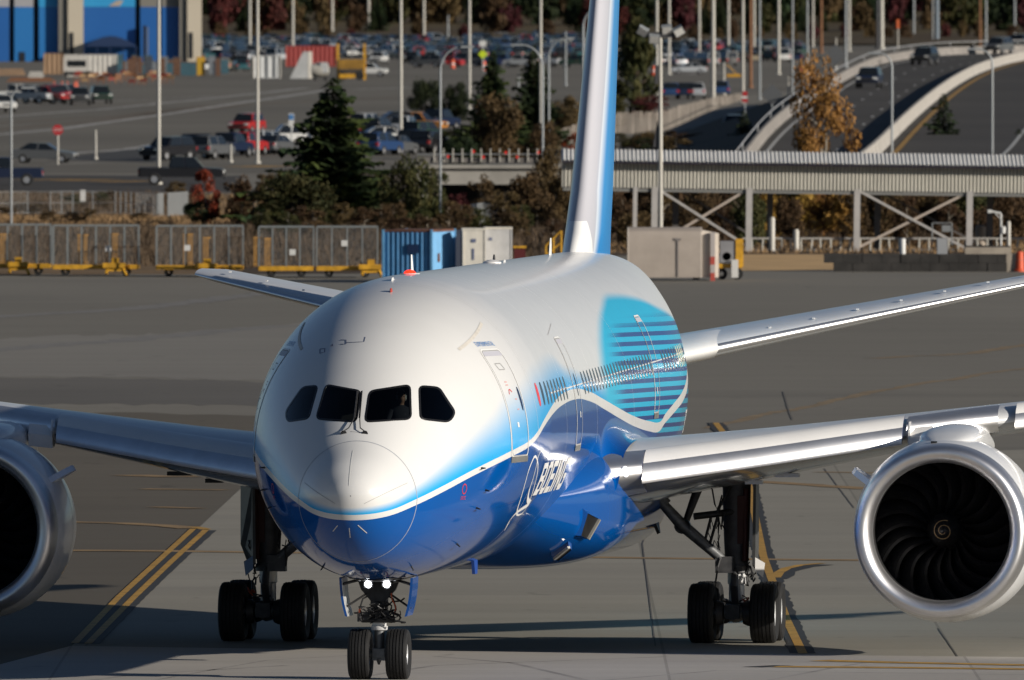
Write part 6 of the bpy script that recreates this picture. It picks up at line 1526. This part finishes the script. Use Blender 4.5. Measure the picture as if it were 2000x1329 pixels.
for i in range(6): q = MB(); q.box((0, 0, .18 + .36 * i), (.2, .2, .36)); q.build('stripe_block', mat('barrier_red', (.42, .07, .05), .6) if i in (0, 2) else mat('stripe_pale', (.42, .38, .36), .6), o)
o = thing('ground_power_unit', 'grey and yellow ground power cart at the walkway column', 'cart', G(1398, 547)); 
q = MB(); q.box((.55, .5, 1.25), (.72, .9, .95)); q.build('housing', mat('gpu_grey', (.24, .24, .25), .5, var=.1), o); q = MB(); q.box((1.06, .5, 1.2), (.34, 1.0, 1.25)); q.build('yellow_panel', DY, o); q = MB(); q.box((.6, .5, .62), (1.15, .9, .2)); q.build('chassis', DY, o)
q = MB(); q.lathe([(0, .18), (.02, .18), (.02, 0)], (.5, .03, 1.05), 'y', 16); q.build('fan_grille', DARKM, o)
for x in (.25, .95): q = MB(); q.lathe([(-.1, .1), (-.1, .27), (.1, .27), (.1, .1)], (x, .2, .27), 'y', 16); q.build('wheel', TYR, o)
q = MB(); q.box((.85, -.1, .5), (.3, .1, .8)); q.build('white_flap', mat('sign_white'), o)
# yellow access stair and bits behind the fuselage
o = thing('access_stair', 'yellow tubular stair rail left of the tail fin', 'stairs', G(1066, 520)); k = px2m(30, 950)
for a_, b_ in (((0, 0, 0), (0, 0, .95)), ((0, 0, .95), (k, 0, 1.65)), ((k, 0, 1.65), (k, 0, .2)), ((k * .5, 0, .2), (k * .5, 0, 1.3)), ((0, 0, .5), (k, 0, 1.1))): q = MB(); q.tube([a_, b_], .04, 6); q.build('tube', DY, o)
o = thing('tow_tractor', 'small red and yellow tractor right of the grey box', 'vehicle', G(1002, 545)); q = MB(); q.box((.3, .5, .9), (.5, .8, .9)); q.build('body', mat('dark_red', (.1, .015, .015), .5), o); q = MB(); q.box((.3, .5, 1.42), (.6, .9, .1)); q.build('canopy', DY, o)
for x in (.1, .5): q = MB(); q.lathe([(-.08, .05), (-.08, .2), (.08, .2), (.08, .05)], (x, .1, .2), 'y', 14); q.build('wheel', TYR, o)
# ================================================================ low wall, railing and fittings below the walkway
sheet('sand_patch', [(1440, 497), (1632, 497), (1628, 527), (1447, 529)], .02, mat('sand', (.50, .32, .14), .9, var=.15, vs_=.3))
BW = mat('dark_block', (.026, .024, .022), .85, var=.4, vs_=1.2); BW2 = mat('lit_block', (.30, .26, .21), .85, var=.2)  # block tones paint in walkway shade and a sunlit end
wl = thing('block_wall', 'dark low block wall under the right part of the walkway', 'wall', G(1628, 531)); k = px2m(338, 930) / 9
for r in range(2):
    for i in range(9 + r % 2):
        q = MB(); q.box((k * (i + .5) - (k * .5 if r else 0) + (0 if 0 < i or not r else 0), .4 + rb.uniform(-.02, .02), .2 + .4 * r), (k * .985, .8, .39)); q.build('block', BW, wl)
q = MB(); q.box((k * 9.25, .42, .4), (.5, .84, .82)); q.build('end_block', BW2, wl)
rg = thing('pipe_railing', 'white pipe railing along the edge below the walkway', 'railing', G(1450, 491)); L2 = px2m(560, 985)
for i in range(30): q = MB(); q.tube([(L2 * i / 29, 0, 0), (L2 * i / 29 + rb.uniform(-.06, .06), 0, .6)], .045, 6); q.build('rail_post', POLEW, rg)
q = MB(); q.tube([(0, 0, .62), (L2, 0, .62)], .05, 6); q.build('top_rail', mat('rail_pale', (.42, .40, .37), .6), rg); q = MB(); q.box((L2 / 2, .2, .06), (L2, .4, .12)); q.build('kerb', BD, rg)
for u, v, h, w, lb in ((1508, 492, 1.7, .14, 'blue-grey post behind the white railing'), (1555, 492, 1.1, .14, 'short pale bollard behind the white railing'), (1915, 490, 1.25, .26, 'tan concrete bollard right of the last column'), (1889, 490, .7, .12, 'short white bollard beside the last column'), (1970, 492, 1.5, .1, 'thin pale post at the right edge')):
    o = thing('bollard', lb, 'bollard', G(u, v)); q = MB(); q.lathe([(0, w), (h - .08, w), (h, w * .6), (h, 0)], (0, 0, 0), 'z', 14); q.build('shaft', POLEW if 'white' in lb or 'pale' in lb else mat('post_tan', (.3, .25, .2), .7) if 'tan' in lb else mat('post_bluegrey', (.16, .22, .26), .6), o, True); q = MB(); q.lathe([(0, w * 1.5), (.06, w * 1.4)], (0, 0, 0), 'z', 14); q.build('foot', BD, o)
o = thing('tripod_sensor', 'white cylinder on a tripod with red base plate', 'equipment', G(1763, 530))
q = MB(); q.lathe([(.62, .13), (1.45, .14), (1.5, .1), (1.5, 0)], (0, 0, 0), 'z', 16); q.build('sensor_body', mat('sign_white'), o, True); q = MB(); q.tube([(0, 0, 0), (0, 0, .65)], .07, 8); q.build('stem', mat('sign_white'), o)
for x, y in ((-1.0, 0), (.95, .1), (0, .9)): q = MB(); q.tube([(0, 0, .8), (x, y, .02)], .04, 6); q.build('tripod_leg', POLEG, o)
q = MB(); q.box((-.1, .1, .04), (1.4, .6, .07)); q.build('base_plate', mat('barrier_red'), o)
o = thing('electrical_cabinet', 'grey electrical cabinet on legs before the walkway', 'cabinet', G(1840, 530)); q = MB(); q.box((0, .2, .98), (.5, .4, 1.1)); q.build('case', mat('gpu_grey'), o); q = MB(); q.box((0, -.01, .98), (.44, .02, 1.0)); q.build('door', mat('gpu_door', (.30, .31, .32), .5), o)
for x in (-.2, .2): q = MB(); q.box((x, .2, .22), (.07, .1, .44)); q.build('leg', GALV, o)
for x in (-.45, .45): q = MB(); q.tube([(x, .3, 1.2), (x, .3, 2.2)], .03, 6); q.build('frame_bar', GALV, o)
q = MB(); q.tube([(-.45, .3, 2.2), (.45, .3, 2.2)], .03, 6); q.box((.2, .3, 1.95), (.4, .1, .3)); q.build('frame_top', GALV, o)
o = thing('camera_pole', 'white pole with camera arm at the right', 'pole', G(1955, 505)); q = MB(); q.tube([(0, 0, 0), (0, 0, 2.1), (-.1, 0, 2.2)], .05, 8); q.build('post', mat('sign_white'), o); q = MB(); q.tube([(0, 0, 2.15), (-.5, 0, 2.25)], .05, 8); q.tube([(-.05, 0, 1.9), (-.3, 0, 2.18)], .025, 6); q.build('arm', mat('sign_white'), o); q = MB(); q.box((-.55, -.05, 2.25), (.18, .3, .16)); q.build('camera_head', mat('sign_white'), o); q = MB(); q.lathe([(1.15, .0), (1.2, .12), (1.5, .13), (1.55, 0)], (.1, -.02, 0), 'z', 12); q.build('junction_box', mat('sign_white'), o)
for u, lb in ((1992, 'orange traffic drum at the right edge'), (2012, 'second orange drum beyond the right edge')):
    o = thing('traffic_drum', lb, 'drum', G(u, 531)); q = MB(); q.lathe([(0, .28), (.1, .28), (.12, .2), (.9, .16), (.95, 0)], (0, 0, 0), 'z', 16); q.build('drum_body', mat('drum_orange', (.62, .09, .03), .5), o, True); q = MB(); q.lathe([(.4, .185), (.55, .178)], (0, 0, 0), 'z', 16); q.build('band', mat('sign_white'), o)
o = thing('planter_block', 'dark raised block with soil top behind the block wall', 'block', G(1885, 508)); q = MB(); q.box((1.1, .4, .3), (2.2, .8, .6)); q.build('block', BW2, o); q = MB(); q.box((1.1, .4, .63), (2.1, .7, .08)); q.build('soil', BW, o)
# ================================================================ hangar and the yard on the left
hg = thing('hangar', 'blue-doored assembly hangar with cream pillars at upper left', 'building', G(-60, 121)); hd_ = hg.location.y; U = lambda u: px2m(u + 60, hd_)
HB1, HB2 = mat('hangar_blue', (.015, .11, .36), .5, var=.05, vs_=.1), mat('hangar_blue_light', (.02, .17, .46), .5); HC = mat('hangar_cream', (.52, .46, .36), .7, var=.05, vs_=.1); HG_ = mat('hangar_grey', (.2, .19, .165), .7); HD = mat('hangar_gap', (.008, .01, .015), .7)
HT = 16.0; z1 = px2m(121 - 14, hd_)
def panel(u0, u1, z0, z1_, m, nm, y=0.0, th=.5): q = MB(); q.box(((U(u0) + U(u1)) / 2, y + th / 2, (z0 + z1_) / 2), (U(u1) - U(u0), th, z1_ - z0)); return q.build(nm, m, hg)
for u0, u1 in ((-60, 18), (28, 65), (76, 114)): panel(u0, u1, 0, z1, HB1 if u0 < 0 else HB2, 'door_panel'); panel(u0, u1, z1 + .02, HT, mat('hangar_sky', (.03, .30, .60), .5) if u0 > 30 else mat('hangar_pale', (.36, .36, .38), .5), 'upper_panel')
for u0, u1 in ((163, 264), (274, 308), (316, 350)): panel(u0, u1, 0, z1, HB1, 'door_panel'); panel(u0, u1, z1 + .02, HT, mat('hangar_sky') if u0 < 170 else HG_, 'upper_panel')
for u0, u1 in ((18, 28), (65, 76), (264, 274), (308, 316)): panel(u0, u1, 0, HT, HD, 'door_gap', 1.0)
q = MB(); x0 = U(212); q.prism([(x0, -.05, z1 + .1), (x0 + 1.6, -.05, z1 + .15), (x0 + 2.2, -.05, z1 + 1.0), (x0 + 1.2, -.05, z1 + .9)], (0, .04, 0)); q.build('mural_shape', mat('mural_tan', (.42, .34, .27), .6), hg)
for u0, u1, u2 in ((115, 133, 163), (351, 366, 394)):
    panel(u0, u1, 0, HT, HG_, 'pillar_shaded_side', -1.0); panel(u1, u2, 0, HT, HC, 'pillar_sunlit_face', -1.4); panel(u1 + 4, u1 + 11, .5, 4.2, HD, 'pillar_door', -1.5, .2)  # grey and cream paint the pillar's shaded and sunlit walls
panel(-60, 394, HT, HT + 1, HG_, 'fascia', -1.5, 3)
q = MB(); x0, x1 = U(166), U(268); q.prism([Vector((x0 + (x1 - x0) * k / 12, -7, 2.2 + 1.5 * sin(pi * k / 12))) for k in range(13)], (0, 6.5, 0)); q.build('arched_canopy', mat('canopy_navy', (.01, .03, .09), .6), hg)
for k in range(5): q = MB(); q.box((x0 + (x1 - x0) * k / 4, -6.8, 1.1), (.15, .15, 2.2)); q.build('canopy_post', mat('canopy_navy'), hg)
panel(280, 286, 0, 5.2, HD, 'ladder_cage', -1.2, .4); panel(288, 290, 0, 5.0, GALV, 'ladder_rail', -1.2, .3); panel(38, 49, 0, 1.4, HD, 'side_door', -.1, .3)
# yard
corr_box('shipping_container', 'long white box trailer standing in front of the hangar', 228, 149, px2m(100, 2540), 2.5, 2.7, .02, [mat('trailer_white', (.5, .48, .44), .6, var=.1), mat('trailer_end_lit', (.7, .66, .58), .6), mat('trailer_white')], 'trailer', .6, .06)  # paler end colour paints sunlight on the end walls
o = thing('box_truck', 'white truck cab with dark windshield before the trailer', 'truck', G(150, 152)); k = px2m(52, 2500); q = MB(); q.box((0, .8, 1.35), (k, 1.6, 2.5)); q.build('cab', mat('trailer_white'), o); q = MB(); q.box((0, -.03, 1.75), (k * .68, .06, .75)); q.build('windshield', CGL, o); q = MB(); q.box((0, -.05, .55), (k * .9, .1, .35)); q.build('bumper', TRIMB, o)
for x in (-k * .4, k * .4): q = MB(); q.lathe([(-.15, .1), (-.15, .45), (.15, .45), (.15, .1)], (x, .3, .45), 'x', 14); q.build('wheel', TYR, o)
corr_box('shipping_container', 'tan container left of the white trailer', 122, 146, px2m(36, 2570), 2.4, 2.7, 0, [mat('cont_tan', (.30, .19, .11), .7, var=.1), mat('cont_tan'), mat('cont_tan')], pitch=.6, depth=.06)
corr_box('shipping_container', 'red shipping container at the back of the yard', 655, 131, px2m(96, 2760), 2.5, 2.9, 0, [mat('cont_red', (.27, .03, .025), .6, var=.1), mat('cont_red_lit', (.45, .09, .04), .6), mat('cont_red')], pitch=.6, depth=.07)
corr_box('shipping_container', 'white ribbed container left of the white wedge', 548, 154, px2m(52, 2480), 2.5, 2.85, .02, [mat('cont_white', (.42, .43, .43), .6, var=.08), mat('trailer_end_lit'), mat('cont_white')], pitch=.9, depth=.16)
o = thing('blast_wedge', 'white wedge-shaped ramp beside the red container', 'ramp', G(566, 154)); k = px2m(36, 2490); q = MB(); q.prism([(0, 0, 0), (k, 0, 0), (k, 0, 3.3), (k * .72, 0, 3.3), (k * .35, 0, 1.6)], (0, 2, 0)); q.build('wedge', mat('cont_white'), o); q = MB(); q.box((k + .2, 1, 1.65), (.5, 2, 3.3)); q.build('lit_end', mat('trailer_end_lit'), o)
o = thing('yellow_loader', 'yellow container loader behind the large spruce', 'loader', G(660, 157)); k = px2m(52, 2450)
for x in (0, k): q = MB(); q.box((x, .6, 2.2), (.3, .4, 4.4)); q.build('mast', DY, o)
q = MB(); q.box((k / 2, .8, 1.9), (k, 1.4, 1.2)); q.build('platform', mat('loader_ochre', (.28, .15, .02), .6, var=.3), o); q = MB(); q.box((k / 2, .6, .9), (k * .9, 1.6, .9)); q.build('chassis', mat('loader_dark', (.05, .04, .03), .7), o); q = MB(); q.box((k * .35, -.2, .5), (k * .6, .3, .5)); q.build('bumper', DY, o)
for x in (.6, k - .6): q = MB(); q.lathe([(-.2, .1), (-.2, .55), (.2, .55), (.2, .1)], (x, -.1, .55), 'y', 16); q.build('wheel', TYR, o)
o = thing('fuel_tank', 'rounded pale tank unit right of the white wedge', 'tank', G(625, 158)); q = MB(); q.lathe([(-1.1, 0), (-1.0, .7), (0, .95), (1.0, .7), (1.1, 0)], (0, .9, 1.3), 'x', 16); q.build('tank_shell', mat('tank_pale', (.45, .43, .38), .6, var=.2), o, True); q = MB(); q.box((.5, .3, 1.6), (.9, .5, 1.2)); q.build('cab_box', mat('cont_white'), o)
for x in (-.6, .6): q = MB(); q.box((x, .9, .25), (.3, 1.2, .5)); q.build('saddle', TRIMB, o)
o = thing('equipment_cabinet', 'orange-yellow cabinet in the middle of the yard', 'cabinet', G(384, 149)); q = MB(); q.box((.5, .5, 1.25), (1.05, 1, 2.3)); q.build('case', DY, o); q = MB(); q.box((.5, -.02, 1.25), (.9, .04, 2.0)); q.build('door', mat('loader_ochre2', (.50, .30, .03), .5), o)
ry = random.Random(41)
YC = [('crate_grey', (.16, .18, .2)), ('crate_teal', (.04, .1, .13)), ('crate_brown', (.12, .06, .035)), ('crate_slate', (.05, .06, .075)), ('crate_cream', (.4, .36, .28)), ('crate_rust', (.22, .06, .025))]
for i in range(26):
    u = 232 + 8.2 * i + ry.uniform(-3, 3)
    if 378 < u < 408: continue
    n_, c_ = ry.choice(YC); h = ry.uniform(1.2, 2.6); w = ry.uniform(.5, 1.1); o = thing('yard_crate', 'stacked %s crate in the hangar yard row' % n_.split('_')[1], 'crate', G(u, 150 - ry.uniform(0, 6)), 0, 'crates in the hangar yard')
    q = MB(); q.box((0, .5, h / 2), (w, 1, h)); q.build('crate_body', mat(n_, c_, .7, var=.3, vs_=2), o); q = MB(); q.box((0, .5, h + .05), (w * 1.05, 1.05, .1)); q.build('crate_lid', mat(ry.choice(YC)[0], c_), o)
for i in range(34):
    u = 150 + 5.6 * i + ry.uniform(-2, 2); o = thing('barricade', 'low orange-brown barricade in the pile before the trailer', 'barricade', G(u, 168 - ry.uniform(0, 12)), ry.uniform(-.5, .5), 'barricades piled in the yard'); q = MB(); h = ry.uniform(.5, 1.1)
    q.box((0, 0, h), (.8, .1, .3)); q.build('board', mat(ry.choice(['b_orange', 'b_brown', 'b_red', 'b_tan']), dict(b_orange=(.4, .13, .03), b_brown=(.2, .08, .03), b_red=(.25, .03, .02), b_tan=(.35, .22, .1))[ry.choice(['b_orange', 'b_brown', 'b_red', 'b_tan'])], .7), o)
    for x in (-.3, .3): q = MB(); q.bar((x, -.2, 0), (x, 0, h), .06, .06); q.build('leg', mat('b_brown', (.2, .08, .03), .7), o)
for u, v in ((106, 178), (121, 177), (132, 178), (146, 178), (150, 176)):
    o = thing('traffic_cone', 'tall orange traffic cone behind the parked pickups', 'cone', G(u, v), 0, 'orange cones behind the pickups'); q = MB(); q.lathe([(0, .3), (.05, .3), (.06, .2), (1.05, .05), (1.05, 0)], (0, 0, 0), 'z', 12); q.build('cone_body', mat('drum_orange'), o, True); q = MB(); q.box((0, 0, .03), (.6, .6, .06)); q.build('cone_base', TRIMB, o)
for u, v, w, h, m_, lb in ((20, 148, 60, 14, 'cont_tan', 'pallets of timber at the left edge of the yard'), (60, 160, 90, 8, 'b_brown', 'low pallet stack behind the pickups'), (70, 152, 30, 12, 'trailer_white', 'pale frame beside the timber pallets')):
    k = px2m(w, 2540); hh = px2m(h, 2540); o = thing('pallet_stack', lb, 'pallets', G(u, v))
    for i in range(3): q = MB(); q.box((0, .5, hh * (i + .42) / 3), (k * (1 - .08 * i), 1, hh / 3 * .8)); q.build('pallet', mat(m_), o)
for u, v, lb in ((884, 134, 'left orange barrel in the far lot'), (945, 138, 'orange barrel at the foot of the yellow diamond sign'), (1277, 148, 'red barrel right of the olive tree')):
    o = thing('traffic_drum', lb, 'drum', G(u, v)); q = MB(); q.lathe([(0, .4), (.1, .4), (.12, .3), (1.2, .25), (1.25, 0)], (0, 0, 0), 'z', 14); q.build('drum_body', mat('drum_orange'), o, True); q = MB(); q.lathe([(.5, .29), (.7, .28)], (0, 0, 0), 'z', 14); q.build('band', mat('sign_white'), o)
